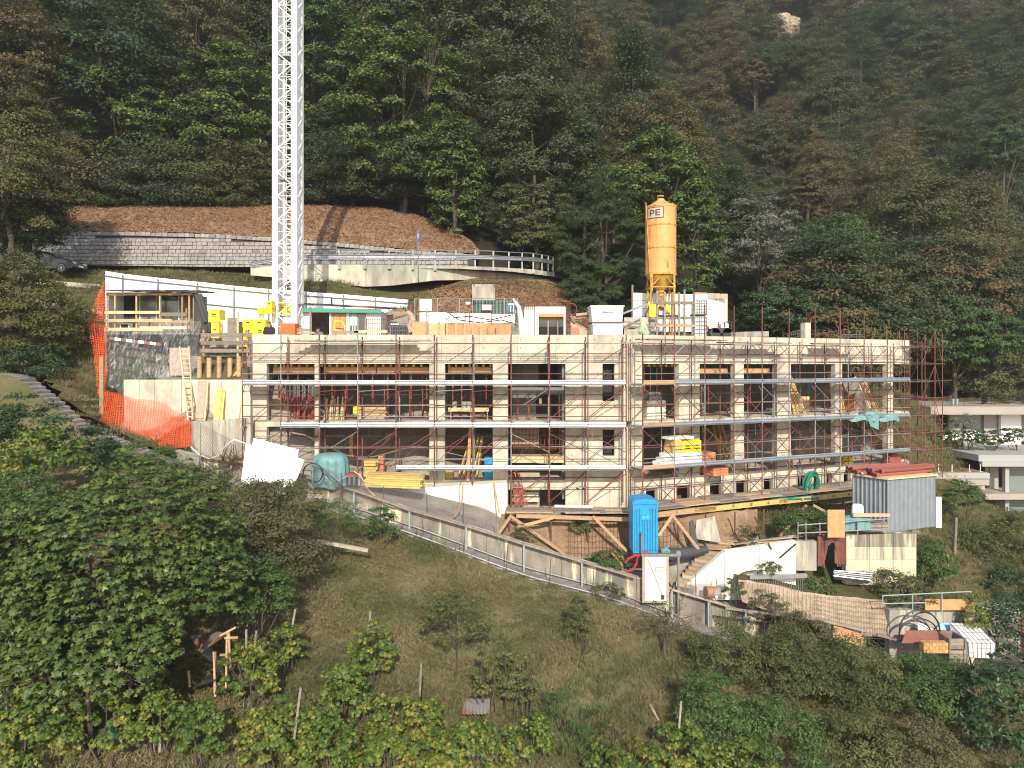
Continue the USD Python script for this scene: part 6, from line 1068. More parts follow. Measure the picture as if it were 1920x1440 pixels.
for x0, x1, z0, z1, m in ((1258, 1278, -4.29, -3.63, yellow_board), (1278.5, 1314, -4.29, -3.72, yellow)):
    a, b = wing_t(x0, .35), wing_t(x1, .35); q = MB(); q.hexa([WT(a, .32, z0), WT(b, .32, z0), WT(b, .95, z0), WT(a, .95, z0), WT(a + (.25 if m is yellow_board else 0), .32, z1), WT(b, .32, z1), WT(b, .95, z1), WT(a + .1, .95, z1)]); pk = obj('pack', q, m, t)
    if m is yellow:
        for u in (.25, .78): c = WT(a + (b - a) * u, .31, -3.98); q = MB(); q.prism([(-.13, 0), (-.05, .08), (.04, .05), (.12, .09), (.08, 0), (.12, -.03), (0, -.02)], c, D, V(0, 0, 1), N, .006); q.prism([(-.16, -.14), (.16, -.14), (.16, -.09), (-.16, -.09)], c, D, V(0, 0, 1), N, .006); obj('mark', q, black_print, pk)
q = MB(); a = WT(wt(1590), 1.5, S1); q.box(a + V(0, 0, .2), (.7, .5, .4), [D, -N, V(0, 0, 1)]); obj('yellow_pack', q, yellow, label='small yellow pack at the foot of the last lower wing bay', cat='pack')
# left rooms
plank_stack('plank_stack', 'stack of greyish boards on the floor of the second upper bay', KX(0) and 672, 763, 722, 786, YW + .5, 3, 6, wood, d=.8, mats=[wood, wood_grey, wood_new])
plank_stack('plank_stack', 'grey boards below the pale ones in the second upper bay', 674, 786.5, 748, 793, YW - .3, 3, 2, galv_dull, d=.6, mats=[wood_grey, galv_dull])
for lb, x0, x1, y0 in (('pale timber bundle standing by the slim column in the second upper bay', 603, 640, 760),):
    t = thing('timber_bundle', lb, 'timber bundle', (KX(620), YW + .6, Z0 + S2))
    for k in range(11): x = x0 + (x1 - x0) * k / 10; q = MB(); q.bar((KX(x), YW + .5, Z0 + S2), (KX(x + rs.uniform(-3, 3)), YW + .8, Z0 + S2 + rs.uniform(.7, 1.2)), .1, .06, (1, 0, 0)); obj('batten', q, (wood_new, wood, wood_grey)[k % 3], t)
q = MB(); q.mm((KX(657), YW + .55, Z0 + S2 + .3), (KX(668), YW + .9, Z0 + S2 + .68)); obj('yellow_can', q, yellow, label='yellow canister among the timber in the second upper bay', cat='canister')
t = thing('shelf_board', 'timber trestle board with white buckets in the bay between the piers', 'work bench', (KX(878), YW + .6, Z0 + S2)); q = MB(); q.mm((KX(838), YW + .6, Z0 + S2 + .42), (KX(916), YW + .9, Z0 + S2 + .62)); obj('board', q, wood_new, t)
for x in (842, 880, 912): q = MB(); q.mm((KX(x), YW + .65, Z0 + S2), (KX(x + 2), YW + .8, Z0 + S2 + .419)); obj('leg', q, wood, t)
for x, lb in ((850, 'white bucket at the left end of the trestle board'), (868, 'white bucket at the middle of the trestle board'), (878, 'white canister right of the middle on the trestle board')): q = MB(); c = V(KX(x), YW + .75, Z0 + S2 + .625); q.path([c, c + V(0, 0, .3)], [.11, .13], 12); obj('bucket', q, white, label=lb, cat='bucket')
t = thing('leaning_boards', 'pale yellow shuttering panels leaning in the lower bay between the piers', 'boards', (KX(878), YW + .8, Z0 + S1))
for k, (x, dx) in enumerate(((858, 22), (866, 22), (875, 20), (884, 18), (893, 10))): q = MB(); q.bar((KX(x), YW + .5 + .05 * k, Z0 + S1), (KX(x + dx), YW + 1.5 + .05 * k, Z0 + S1 + 1.9), .28, .05, (1, 0, .3)); obj('panel', q, (yellow_board, wood_new)[k % 2], t)
t = thing('blue_cabinet', 'bright blue metal cabinet in the lower bay left of the pier', 'cabinet', (KX(914), YW + .35, Z0 + S1)); q = MB(); q.mm((KX(907.5), YW + .38, Z0 + S1), (KX(923), YW + .8, Z0 + S1 + 1.05)); obj('cabinet_body', q, blue_toilet, t); q = MB(); q.mm((KX(908.5), YW + .365, Z0 + S1 + .08), (KX(922), YW + .379, Z0 + S1 + .5)); q.mm((KX(908.5), YW + .365, Z0 + S1 + .55), (KX(922), YW + .379, Z0 + S1 + .98)); obj('cabinet_door', q, blue_toilet, t)
q = MB(); q.bar((KX(878), YW - .2, Z0 + S1), (KX(882), YW - .1, Z0 + S2 - .3), .2, .14, (1, 0, 0)); obj('timber_baulk', q, wood_orange, label='thick orange timber baulk standing before the lower bay between the piers', cat='timber')
plank_stack('plank_stack', 'upright stack of yellow boards on the ground floor by the scaffold', 684, 863, 706, 893, 34.0, 2, 5, yellow_board, d=.5)
for lb, x0, x1, y0, y1, m in (('red crate pile beside the yellow boards on the ground floor', 709, 719, 855, 890, brick), ('brick pile behind the teal tarpaulin', 572, 590, 862, 880, brick), ('brown packing case between the piers at ground level', 836, 850, 875, 905, yellow_board)):
    t = thing('packed_goods', lb, 'goods', P((x0 + x1) / 2, y1, 34.9)); nz = 4
    for j in range(nz): fbox('layer', t, x0, y0 + (y1 - y0) * j / nz, x1, y0 + (y1 - y0) * (j + .93) / nz, 34.9 + .02 * (j % 2), m, .5)
fbox('brown_wall_panel', None, 722, 812, 742, 888, YW + 3.5, wood, .06, label='tall brown panel standing deep in the left lower bay', cat='panel'); fbox('yellow_wall_panel', None, 655, 815, 662, 885, YW + 3, yellow_board, .06, label='tall yellow panel deep in the left lower bay', cat='panel')
t = thing('dark_goods', 'dark machine parts on the floor of the leftmost lower bay', 'goods', (KX(545), YW + 1.6, Z0 + S1)); 
for k in range(6): q = MB(); q.mm((KX(520 + k * 9), YW + 1.4, Z0 + S1), (KX(526 + k * 9), YW + 1.9, Z0 + S1 + .5 + .3 * (k % 3))); obj('piece', q, charcoal if k % 2 else rust, t)
rbn = thing('rebar_bundle', 'bundle of red bars leaning in the staircase bay', 'rebar', P(968, 940, 34.4))
for k in range(10): q = MB(); q.tube(P(966 + k * 2.6, 948, 34.2), P(958 + k * 1.6, 884 + rs.uniform(-4, 4), 34.9), .022, 5); obj('bar', q, redpaint, rbn)
gr_ = thing('rebar_grid', 'red steel mesh panel hung across the staircase bay', 'steel mesh', P(990, 820, 34.6))
for x in np.arange(965, 1058, 7): q = MB(); q.tube(P(x, 845, 34.5), P(x, 800, 34.5), .016, 4); obj('bar', q, rust, gr_)
for y in (806, 815, 824, 834): q = MB(); q.tube(P(962, y, 34.48), P(1058, y, 34.48), .016, 4); obj('bar', q, rust, gr_)
fbox('work_lamp', None, 1011, 747, 1016, 757, 35.2, mat('lamp_yellow', (.85, .75, .4), rough=.4), .08, label='small pale lamp hanging in the staircase bay', cat='lamp')
# ---------------------------------------------------------------- plank platform round the foot of the scaffold
pf = thing('plank_platform', 'long platform of rough planks on timber beams round the foot of the scaffold', 'platform', P(1180, 965, 32.6))
for k in range(3):
    for j in range(3):
        a, b = KX(953) + k * 2.15 - .1, KX(953) + k * 2.15 + 2.3; q = MB(); y = 32.35 + j * .34; z = Z0 - 6.76 + .03 * (k % 2) + .01 * j; q.mm((a, y, z), (b, y + .31, z + .05)); obj('plank', q, wood_grey if (j + k) % 3 else wood, pf)
for k in range(9):
    for j in range(4):
        t0 = k * 1.95 - .05; q = MB(); d = -.75 + j * .42; z = -6.72 + .03 * ((k + j) % 2) + .02 * k; e = rs.uniform(-.12, .12); q.hexa([WT(t0 + e, d, z), WT(t0 + 2.1 + e, d, z + .02), WT(t0 + 2.1 + e, d + .39, z + .02), WT(t0 + e, d + .39, z), WT(t0 + e, d, z + .05), WT(t0 + 2.1 + e, d, z + .07), WT(t0 + 2.1 + e, d + .39, z + .07), WT(t0 + e, d + .39, z + .05)]); obj('plank', q, (wood_grey, wood, wood_grey, pink_panel)[(j * 2 + k) % 4], pf)
for k, (t0, t1) in enumerate(((.1, 3.6), (2.6, 8.2), (7.6, 13.4), (12.6, 16.9))): q = MB(); dz = -.02 * k; q.bar(WT(t0, -.7, -6.93 + .02 * k), WT(t1, -.7, -6.93 + .02 * k + .05), .09, .24); obj('edge_beam', q, wood if k == 0 else yellow_board, pf)
q = MB(); q.bar(P(968, 967, 32.4), P(1185, 974, 32.4), .1, .17); obj('edge_beam', q, wood, pf)
for t_ in np.arange(.3, 17, 1.1): q = MB(); q.bar(WT(t_, -.85, -6.83), WT(t_, .95, -6.83), .1, .09); obj('joist', q, wood, pf)
for a, b in (((958, 968, 32.4), (1058, 1038, 31.8)), ((968, 989, 32.2), (1036, 971, 32.3)), ((1112, 968, 32.3), (1176, 1034, 31.6)), ((1261, 966, 32.2), (1234, 1005, 31.6)), ((1261, 966, 32.2), (1310, 1030, 31.4)), ((1512, 948, 34.6), (1461, 1006, 33.6)), ((1525, 947, 34.8), (1552, 962, 34.4)), ((935, 1000, 31.0), (958, 967, 32.4))): q = MB(); q.bar(P(*a), P(*b), .13, .08, (0, -1, 0)); obj('strut', q, wood, pf)
for x, y0, y1, Y in ((955, 968, 1000, 32.5), (1033, 975, 1045, 32.5), (1102, 978, 1040, 32.6), (1165, 975, 1040, 32.7), (1272, 970, 1030, 32.7), (1323, 965, 1030, 33.0), (1378, 960, 1020, 33.3), (1432, 955, 1012, 33.6), (1478, 950, 990, 34)): q = MB(); q.tube(P(x, y1, Y), P(x, y0, Y), .04, 6); obj('support_post', q, rust, pf)
q = MB(); q.tube(P(1040, 949, 32.6), P(1112, 950, 32.5), .06, 8); obj('white_tube', q, white, label='white plastic tube lying on the plank platform below the wall with two sleeves', cat='tube')
# bare bank with mesh under the platform
bk = bilerp([P(940, 962, 33.3), P(1060, 968, 33.6), P(1180, 966, 33.7), P(1300, 962, 34.0), P(1420, 955, 35)], [P(930, 1020, 31.6), P(1060, 1045, 32.0), P(1180, 1052, 32.0), P(1300, 1040, 32.2), P(1420, 1010, 33.4)], 70, 16, 1.6, 12, .5)
q = MB(); q.grid(bk); obj('earth_bank', q, earth_m, kind='structure', label='bare brown earth bank under the plank platform', smooth=True)
rm = thing('bank_mesh', 'rusty steel mesh fixed over the bare earth bank under the platform', 'steel mesh', P(1090, 1040, 32))
for k in range(32):
    u = 18 + k * .95
    if u < 50: q = MB(); i0 = int(u); q.path(bk[i0] + V((u - i0) * .12, -.12, 0), .008, 3); obj('bar', q, rust, rm)
for j in range(1, 16, 2): q = MB(); q.path(bk[17:50, j] + V(0, -.14, 0), .008, 3); obj('bar', q, rust, rm)
# ---------------------------------------------------------------- portable toilet, door, hoses, roll
tl = thing('portable_toilet', 'bright blue portable toilet cabin with ribbed wall below the scaffold corner', 'portable toilet', P(1209, 1040, 30.8)); Yt = 30.6
a, b = P(1187, 1037, Yt), P(1233, 946, Yt); w = b[0] - a[0]; h = b[2] - a[2]
q = MB(); q.mm((a[0], Yt, a[2]), (b[0], Yt + 1.1, b[2])); obj('shell', q, blue_toilet, tl)
for k in range(9): x = a[0] + .04 + k * (w - .08) / 8.6; q = MB(); q.prism([(0, 0), (.065, 0), (.052, .06), (.013, .06)], (x, Yt - .0, a[2] + .12), (1, 0, 0), (0, -1, 0), (0, 0, 1), h - .3 if k not in (3, 4, 5) else h * .62); obj('rib', q, blue_toilet, tl)
q = MB(); q.mm((a[0] + .33, Yt - .03, a[2] + h * .68), (a[0] + .73, Yt + .0, a[2] + h * .82)); pn = obj('emblem_panel', q, blue_toilet, tl)
q = MB(); q.prism([(-.15, -.07), (-.1, .08), (-.04, 0), (.04, 0), (.1, .08), (.15, -.07), (.07, -.07), (0, -.02), (-.07, -.07)], (a[0] + .53, Yt - .031, a[2] + h * .75), (1, 0, 0), (0, 0, 1), (0, -1, 0), .012); obj('emblem', q, mat('emblem_blue', (.06, .42, .75), rough=.4), pn)
for x in (a[0] - .012, b[0] - .05): q = MB(); q.mm((x, Yt - .025, a[2] + .02), (x + .062, Yt + .06, b[2])); obj('corner_post', q, blue_toilet, tl)
q = MB(); prof = [(-.03, 0), (w + .03, 0), (w + .03, .1), (w * .9, .19), (w * .7, .235), (w * .3, .235), (w * .1, .19), (-.03, .1)]; q.prism(prof, (a[0], Yt - .04, b[2] + .004), (1, 0, 0), (0, 0, 1), (0, 1, 0), 1.18); obj('domed_roof', q, blue_toilet, tl)
q = MB(); q.mm((a[0] - .02, Yt - .03, a[2] - .12), (b[0] + .02, Yt + 1.12, a[2] - .004)); obj('base', q, charcoal, tl)
q = MB(); q.bar(P(1203, 1040, 30.4), P(1203, 998, 30.4), .1, .08, (1, 0, 0)); obj('grey_stake', q, wood_grey, label='grey timber stake standing in front of the blue toilet', cat='stake')
dg_ = thing('site_door', 'tall white door leaf in a brown timber frame across the lane wall', 'door', P(1229, 1132, 29.9))
fbox('door_leaf', dg_, 1209.5, 1044, 1249.5, 1127, 29.9, white, .05)
for x0, x1 in ((1204.5, 1209.3), (1249.7, 1254)): fbox('frame_post', dg_, x0, 1042, x1, 1130, 29.86, pink_panel, .1)
fbox('frame_top', dg_, 1203, 1039, 1275, 1043.5, 29.85, galv_dull, .12); fbox('frame_bottom', dg_, 1204, 1127.5, 1250, 1130.5, 29.87, wood, .08); fbox('letter_slot', dg_, 1228, 1063, 1246, 1073, 29.885, pink_panel, .014); fbox('slot_cover', dg_, 1230, 1065, 1244, 1071, 29.88, white, .012)
q = MB(); q.bar(P(1214, 1047, 29.87), P(1243, 1117, 29.87), .04, .025, (0, 1, 0)); obj('diagonal_brace', q, wood, dg_); q = MB(); q.mm(P(1240, 1116, 29.84), P(1246, 1124, 29.84) + V(0, .05, 0)); obj('lock', q, charcoal, dg_)
gp_ = thing('gate_post', 'grey steel post at the right of the white door', 'post', P(1272, 1130, 29.9)); fbox('post', gp_, 1270.5, 1034, 1274.5, 1150, 29.95, galv_dull, .1); fbox('cap', gp_, 1268.5, 1034, 1276.5, 1043, 29.9, galv_dull, .14)
for lb, pts_ in (('red corrugated hose arching over behind the white door', [(1172, 1056), (1178, 1048), (1190, 1042), (1203, 1040), (1212, 1036)]), ('second red corrugated hose lying beside the toilet foot', [(1175, 1072), (1187, 1068), (1194, 1056), (1196, 1044), (1206, 1036), (1216, 1036)])):
    q = MB(); pts3 = np.array([P(x, y, 30.5) for x, y in pts_]); tq = np.linspace(0, len(pts_) - 1, 60); pc = np.stack([np.interp(tq, range(len(pts_)), pts3[:, k]) for k in range(3)], 1); q.path(pc, .055 + .008 * np.sin(np.arange(60) * 2.1), 8); obj('red_hose', q, hose_red, label=lb, cat='hose')
q = MB(); q.path([P(1140, 1030, 31.2), P(1152, 1042, 31), P(1166, 1058, 30.8), P(1168, 1070, 30.7)], .03, 6); obj('hose', q, wood_orange, label='thin orange hose on the weeds left of the toilet', cat='hose')
q = MB(); q.path([P(1234, 1046, 31.4), P(1250, 1041, 31.4), P(1300, 1035, 31.5), P(1326, 1030, 31.6)], [.34, .32, .22, .17], 14); obj('membrane_roll', q, charcoal, label='large black membrane roll lying right of the blue toilet', cat='roll')
q = MB(); q.path([P(1240, 1034, 31.2), P(1250, 1031, 31.2), P(1254, 1036, 31.2)], [.1, .16, .1], 8); obj('teal_bag', q, teal, label='small teal bundle beside the black roll', cat='bundle')
# timber stairs and the white wall beside them
ts = thing('timber_stairs', 'broad flight of rough timber steps going up beside the white wall', 'stairs', P(1300, 1105, 30.4))
for k in range(10):
    u = k / 9; a, b = P(1262 + 52 * u, 1100 - 68 * u, 30.3 + 1.7 * u), P(1300 + 66 * u, 1108 - 70 * u, 30.2 + 1.8 * u); q = MB(); q.hexa([a + V(0, 0, -.25), b + V(0, 0, -.25), b + V(.1, .42, -.25), a + V(.1, .42, -.25), a, b, b + V(.1, .42, 0), a + V(.1, .42, 0)]); obj('step', q, wood if k % 2 else wood_grey, ts)
for k in range(5): q = MB(); u = k / 5; a, b = P(1318 + 6 * k, 1028 - 6 * k, 32.1 + .3 * k), P(1366 + 6 * k, 1030 - 5 * k, 32.0 + .3 * k); q.hexa([a - V(0, 0, .05), b - V(0, 0, .05), b + V(0, .3, -.03), a + V(0, .3, -.03), a, b, b + V(0, .3, .02), a + V(0, .3, .02)]); obj('landing_plank', q, wood, ts)
ww = thing('white_retaining_wall', 'new white concrete wall with sloping edge beside the timber stairs', 'retaining wall', P(1400, 1110, 30.6)); Yw = 30.5
for pl8_ in ([(1283, 1100), (1358.5, 1034), (1358.5, 1125), (1284, 1125)], [(1359.5, 1033.5), (1424, 1024.5), (1424, 1125), (1359.5, 1125)], [(1424.8, 1024.3), (1492, 1014.5), (1492, 1125), (1424.8, 1125)]): poly('wall_panel', pl8_, Yw, Yw, concrete_white, ww, .3)
for x0, y0, x1, y1 in ((1361, 1047, 1424, 1043.5), (1374, 1050, 1374.6, 1110), (1408, 1046, 1408.6, 1078)): fbox('panel_joint', ww, x0, y0 - .2, x1, y0 + .5 if x1 - x0 > 5 else y1, Yw - .004, concrete_old, .003)
fbox('return_wall', ww, 1492.6, 1015, 1531, 1070, Yw + .5, concrete_old, .3)
t = thing('plank_pile', 'untidy pile of planks and sheets on top of the white wall', 'planks', P(1430, 1015, 31.2))
for k in range(14): x0 = 1372 + rs.random() * 80; q = MB(); y = 1024 - (x0 - 1372) * .13 - rs.random() * 5; q.bar(P(x0, y, 31.0 + .05 * k), P(x0 + 30 + rs.random() * 30, y - 3 - rs.random() * 5, 31.1 + .05 * k), .14, .04); obj('board', q, (wood_grey, wood, pink_panel, galv_dull)[k % 4], t)
for lb, x0, y0, x1, y1, m in (('dark strap hanging over the white wall top', 1440, 1018, 1447, 1030, charcoal), ('slanting dark bar on the face of the white wall', 1462, 1046, 1492, 1020, dark)): q = MB(); q.bar(P(x0, y0, 30.42), P(x1, y1, 30.42), .06, .03, (0, 1, 0)); obj('strap', q, m, label=lb, cat='bar')
pnl = thing('leaning_slab', 'grey concrete slab panel standing under the platform near the steps', 'slab', P(1335, 1010, 32.6)); poly('slab', [(1303, 1010), (1306, 975), (1340, 968), (1352, 1018)], 32.3, 32.6, concrete_old, pnl, .15); poly('dark_edge', [(1296, 1025), (1293, 978), (1300, 974), (1309, 1022)], 32.0, 32.3, charcoal, pnl, .1)
# wheelbarrow drum, bent pipe
dr3 = thing('rusty_drum', 'rusty round drum lying by the lane rail below the white wall', 'drum', P(1335, 1118, 29.9)); c = P(1335, 1110, 29.8); q = MB(); q.path([c + V(-.28, 0, 0), c + V(.28, .1, -.04)], .24, 14); obj('drum', q, tin, dr3); q = MB(); q.path([c + V(.12, -.25, -.12), c + V(.12, -.28, -.12)], .06, 10); obj('plug', q, white, dr3)
q = MB(); q.path([P(1380, 1108, 30.0), P(1381, 1090, 30.0), P(1388, 1077, 30.0), P(1400, 1072, 30.1), P(1418, 1070, 30.3)], .035, 7); obj('bent_pipe', q, charcoal, label='dark bent pipe in front of the white wall', cat='pipe')
# second chain link by the steps
c2 = thing('chain_link_fence', 'short white chain link panel at the foot of the timber stairs', 'fence', P(1310, 1110, 30)); q = MB()
for k in range(26):
    for s_ in (1, -1):
        x = 1286 + k * 2.9; y_t = 1077 - 2 * abs(k - 6) * .2; x1 = x + s_ * 16; x1 = min(max(x1, 1284), 1352); q.tube(P(x, 1118, 29.95), P(x1, 1118 - abs(x1 - x) * 1.9, 29.95), .006, 3)
obj('mesh_panel', q, galv, c2)
for x, y in ((1285, 1096), (1304, 1076), (1344, 1084)): q = MB(); q.tube(P(x, 1122, 29.93), P(x, y, 29.93), .018, 5); obj('post', q, galv_dull, c2)
# red and yellow prop racks, tubes, beam
for lb, x0, x1, yb in (('left bundle of red scaffold tubes standing before the block wall', 1534, 1548, 1062), ('right bundle of red scaffold tubes standing before the block wall', 1566, 1588, 1060)):
    t = thing('tube_bundle', lb, 'scaffold tubes', P((x0 + x1) / 2, yb, 31.2)); n = int((x1 - x0) / 2.2)
    for k in range(n): x = x0 + k * 2.2; q = MB(); q.tube(P(x, yb + rs.uniform(-4, 3), 31.2), P(x + rs.uniform(-.5, .5), 1004, 31.5), .03, 6); obj('tube', q, rust, t)
t = thing('tube_bundle', 'red scaffold frames arching over between the two tube bundles', 'scaffold frames', P(1555, 1010, 31.3))
for k in range(6): q = MB(); q.path([P(1546, 1040 + 2 * k, 31.3), P(1547 + k, 1017 + k, 31.3), P(1552 + k * 2, 1010 + k, 31.3), P(1566, 1016 + k, 31.3), P(1570, 1040, 31.3)], .026, 5); obj('frame_tube', q, rust, t)
for k in range(6): q = MB(); q.tube(P(1538 + k * 1.5, 1000 + k, 31.3), P(1572, 1003 + k * 2, 31.2), .026, 5); obj('frame_tube', q, rust, t)
t = thing('steel_tubes', 'bundle of grey steel tubes lying below the block wall', 'steel tubes', P(1598, 1092, 30.6))
for k in range(16): r_, c_ = divmod(k, 4); q = MB(); q.tube(P(1561 + rs.random() * 3 + r_, 1070 + c_ * 3.2 + 1.4 * r_, 30.4 + .12 * r_), P(1630 + rs.random() * 5, 1076 + c_ * 4 + 1.2 * r_, 30.3 + .12 * r_), .042, 7); obj('tube', q, galv_dull if k % 3 else galv, t)
t = thing('grating', 'galvanised channel with hanging bars lying on the weedy bank', 'grating', P(1455, 1095, 30)); q = MB(); q.bar(P(1405, 1082, 30.0), P(1512, 1079, 30.1), .16, .16); obj('channel', q, galv, t)
for x in np.arange(1408, 1506, 4.2): q = MB(); q.tube(P(x, 1086, 29.96), P(x + 1, 1108 + (x - 1408) * .02, 29.85), .012, 4); obj('bar', q, galv_dull, t)
# stone and rebar wall by the right end of the lane
rkb = bilerp([P(1384, 1086, 29.9), P(1440, 1094, 29.9), P(1520, 1112, 29.9), P(1600, 1120, 29.9), P(1668, 1126, 29.9)], [P(1392, 1128, 29.2), P(1440, 1145, 29.2), P(1520, 1168, 29.2), P(1600, 1190, 29.2), P(1668, 1196, 29.2)], 60, 16, 1.3, 15, .3)
q = MB(); q.grid(rkb); rubble = soil('stony_bank', [(.34, (.20, .16, .11)), (.5, (.34, .28, .2)), (.62, (.44, .37, .28)), (.72, (.5, .44, .34))], 1.6, .8, 8.0); obj('stony_bank', q, rubble, kind='structure', label='steep stony bank behind the rusty mesh at the right end of the lane', smooth=True)
q = MB(); q.grid(np.stack([rkb[:, 0], rkb[:, 0] + V(0, 1.4, .15)], 1)); obj('bank_top', q, slope_m, kind='structure', label='weedy top of the stony bank', smooth=True)
rm2 = thing('rebar_mesh', 'rusty reinforcing mesh standing in front of the stony bank', 'steel mesh', P(1530, 1170, 29.3))
for k in range(44): u = k / 43 * 57 + 1; i0 = int(u); q = MB(); p = rkb[i0] * (1 - u + i0) + rkb[min(i0 + 1, 59)] * (u - i0); q.path(p[::3] + V(0, -.16, .0), .0075, 4); obj('bar', q, rust, rm2)
for j in range(1, 16, 2): q = MB(); q.path(rkb[30:58, j] + V(0, -.19, 0), .007, 4); obj('bar', q, rust, rm2)
# metal shed with pipes on its roof, block wall below
Ysd = 32.3; sh = thing('metal_shed', 'grey corrugated metal shed standing on the block wall at the right', 'shed', P(1680, 998, Ysd))
def ribwall(parent, A, B, z0, z1, n, nrm):
    for k in range(n): a, b = A + (B - A) * (k / n), A + (B - A) * ((k + 1) / n); e = (b - a); pr = [(0, 0), (.0, .0), (.15, .035), (.35, .035), (.5, 0), (1, 0)]; q = MB(); L = np.array([[a + e * u + nrm * h + V(0, 0, z) for u, h in pr] for z in (z0, z1)]); q.grid(L); q.grid(L[::-1] - nrm * .02); obj('wall_rib', q, shed_metal, parent)
p0, p1, p2 = P(1598, 990, 33.4), P(1664, 998, 32.0), P(1754, 990, 33.2); zt_ = P(1664, 899, 32.0)[2]
g0 = lambda p: V(p[0], p[1], 0)
d1_ = g0(p1) - g0(p0); n1 = V(d1_[1], -d1_[0], 0); n1 /= np.linalg.norm(n1); d2_ = g0(p2) - g0(p1); n2 = V(d2_[1], -d2_[0], 0); n2 /= np.linalg.norm(n2)
ribwall(sh, g0(p0), g0(p1), p1[2], zt_, 8, n1); ribwall(sh, g0(p1), g0(p2), p1[2], zt_ - .03, 11, n2); bq = g0(p0) + g0(p2) - g0(p1); ribwall(sh, g0(p2), bq, p1[2], zt_, 8, -n1); ribwall(sh, bq, g0(p0), p1[2], zt_, 11, -n2)
q = MB(); z = V(0, 0, 1); o_ = -n1 * 0; q.hexa([g0(p0) + n1 * .12 + z * zt_, g0(p1) + n1 * .1 + n2 * .1 + z * (zt_ + .0), g0(p2) + n2 * .12 + z * zt_, bq + z * zt_, g0(p0) + n1 * .12 + z * (zt_ + .07), g0(p1) + n1 * .1 + n2 * .1 + z * (zt_ + .07), g0(p2) + n2 * .12 + z * (zt_ + .07), bq + z * (zt_ + .07)]); obj('roof', q, wood_new, sh)
q = MB(); q.tube(g0(p1) + (n1 + n2) * .03 + z * p1[2], g0(p1) + (n1 + n2) * .03 + z * zt_, .035, 6); obj('corner_post', q, galv_dull, sh); fbox('white_board', None, 1755, 932, 1766, 990, 33.2, white, .08, label='narrow white board standing at the right side of the metal shed', cat='board')
t = thing('pipe_stack', 'red brown plastic pipes lying on the metal shed roof', 'pipes', g0(p1) + z * (zt_ + .1))
for k in range(10):
    c_, r_ = k % 5, k // 5; a = g0(p0) * (1 - c_ / 5.5) + g0(p1) * c_ / 5.5 + z * (zt_ + .16 + .17 * r_) + V(-.1 + rs.uniform(-.3, .2), -.1, 0); L = 3.7 + rs.uniform(-.5, .6); dd = d2_ / np.linalg.norm(d2_); b = a + dd * L; q = MB(); q.tube(a, b, .085, 10); pe = obj('pipe', q, pipe_red, t); q = MB(); q.tube(a - dd * .004, a - dd * .002, .068, 10); obj('pipe_mouth', q, dark if k != 2 else white_dirty, pe); q = MB(); q.tube(a, a + dd * .14, .1, 10); obj('socket', q, pipe_red, pe)
bw_ = thing('block_wall', 'pale streaked concrete wall under the metal shed', 'wall', P(1650, 1080, 31.6))
for r in range(4):
    for x0, x1 in ((1586, 1630), (1630.6, 1675), (1675.6, 1718)): fbox('wall_panel', bw_, x0, 1001 + r * 24 + .4 * (r > 0), x1, 1001 + (r + 1) * 24, 31.6, mat('streaked_concrete_%d_%d' % (r, x0), (.50, .45, .33), (.15, .14, .12), scale=1.2, stretch=(2.2, 2.2, .16), rough=.9, lo=(.40, .50, .56, .6)[r], hi=(.56, .66, .74, .8)[r]) if x0 == 1586 else stage.GetPrimAtPath('/World/Looks/streaked_concrete_%d_1586' % r) and UsdShade.Material.Get(stage, '/World/Looks/streaked_concrete_%d_1586' % r), bw_ and .4)
rl_ = thing('steel_railing', 'galvanised pipe railing on top of the pale streaked wall before the shed', 'railing', P(1560, 1000, 31))
for a, b in (((1495, 985), (1664, 973)), ((1495, 1000), (1664, 992))): q = MB(); q.tube(P(*a, 31.1), P(*b, 31.1), .03, 6); obj('rail', q, galv_dull, rl_)
for x in (1496, 1511, 1537, 1608): q = MB(); q.tube(P(x, 1058 if x < 1520 else 1003, 31.1), P(x, 979, 31.1), .028, 6); obj('post', q, galv_dull, rl_)
fbox('orange_board', None, 1552, 956, 1584, 1008, 31.0, wood_orange, .04, label='orange plywood board standing upright on the railing near the shed', cat='plywood board'); fbox('shelf_plank', None, 1600, 963, 1669, 969, 31.2, wood_new, .1, label='pale orange plank fixed across in front of the shed', cat='plank')
t = thing('teal_heap', 'teal sheet and rubbish heap before the left face of the shed', 'tarpaulin', P(1610, 990, 31.6)); drape('cover', t, P(1605, 992, 31.6), .6, .4, .6, teal, 9, folds=6); drape('bag', t, P(1608, 966, 31.6), .25, .2, .5, white_dirty, 10, folds=4)
plank_stack('plank_stack', 'dark weathered boards stacked beside the orange plywood board', 1614, 978, 1664, 998, 31.4, 2, 4, wood_grey, d=.6)
# hose coil and tarps on the wing
hc = thing('hose_coil', 'big green corrugated hose coil hanging on the wing scaffold', 'hose coil', WG(1521, 935, -.2)); c = WG(1521, 909, -.25); q = MB(); a = np.linspace(0, 2 * np.pi * 5, 170); rr = .62 + .08 * np.sin(a * .37); q.path(c + (rr * .72 * np.cos(a))[:, None] * D + (rr * np.sin(a))[:, None] * V(0, 0, 1) + (.03 * a / 3 * np.cos(a * .9))[:, None] * N, .062 + .006 * np.sin(np.arange(170) * 2.0), 7); obj('hose', q, hose_green, hc)
t = thing('green_pipes', 'green corrugated pipes lying on the plank platform left of the coil', 'pipes', WG(1490, 937, -.5))
for k in range(3): q = MB(); q.tube(WG(1447 + k * 12, 934 + k * 1.2, -.5 - .1 * k), WG(1522 + k * 6, 930 + k * 2, -.5 - .1 * k), .07, 8); obj('pipe', q, hose_green, t)
t = thing('teal_tarp', 'crumpled teal tarpaulins hanging over the second deck at the wing end', 'tarpaulin', WT(15.6, .2, -2.9))
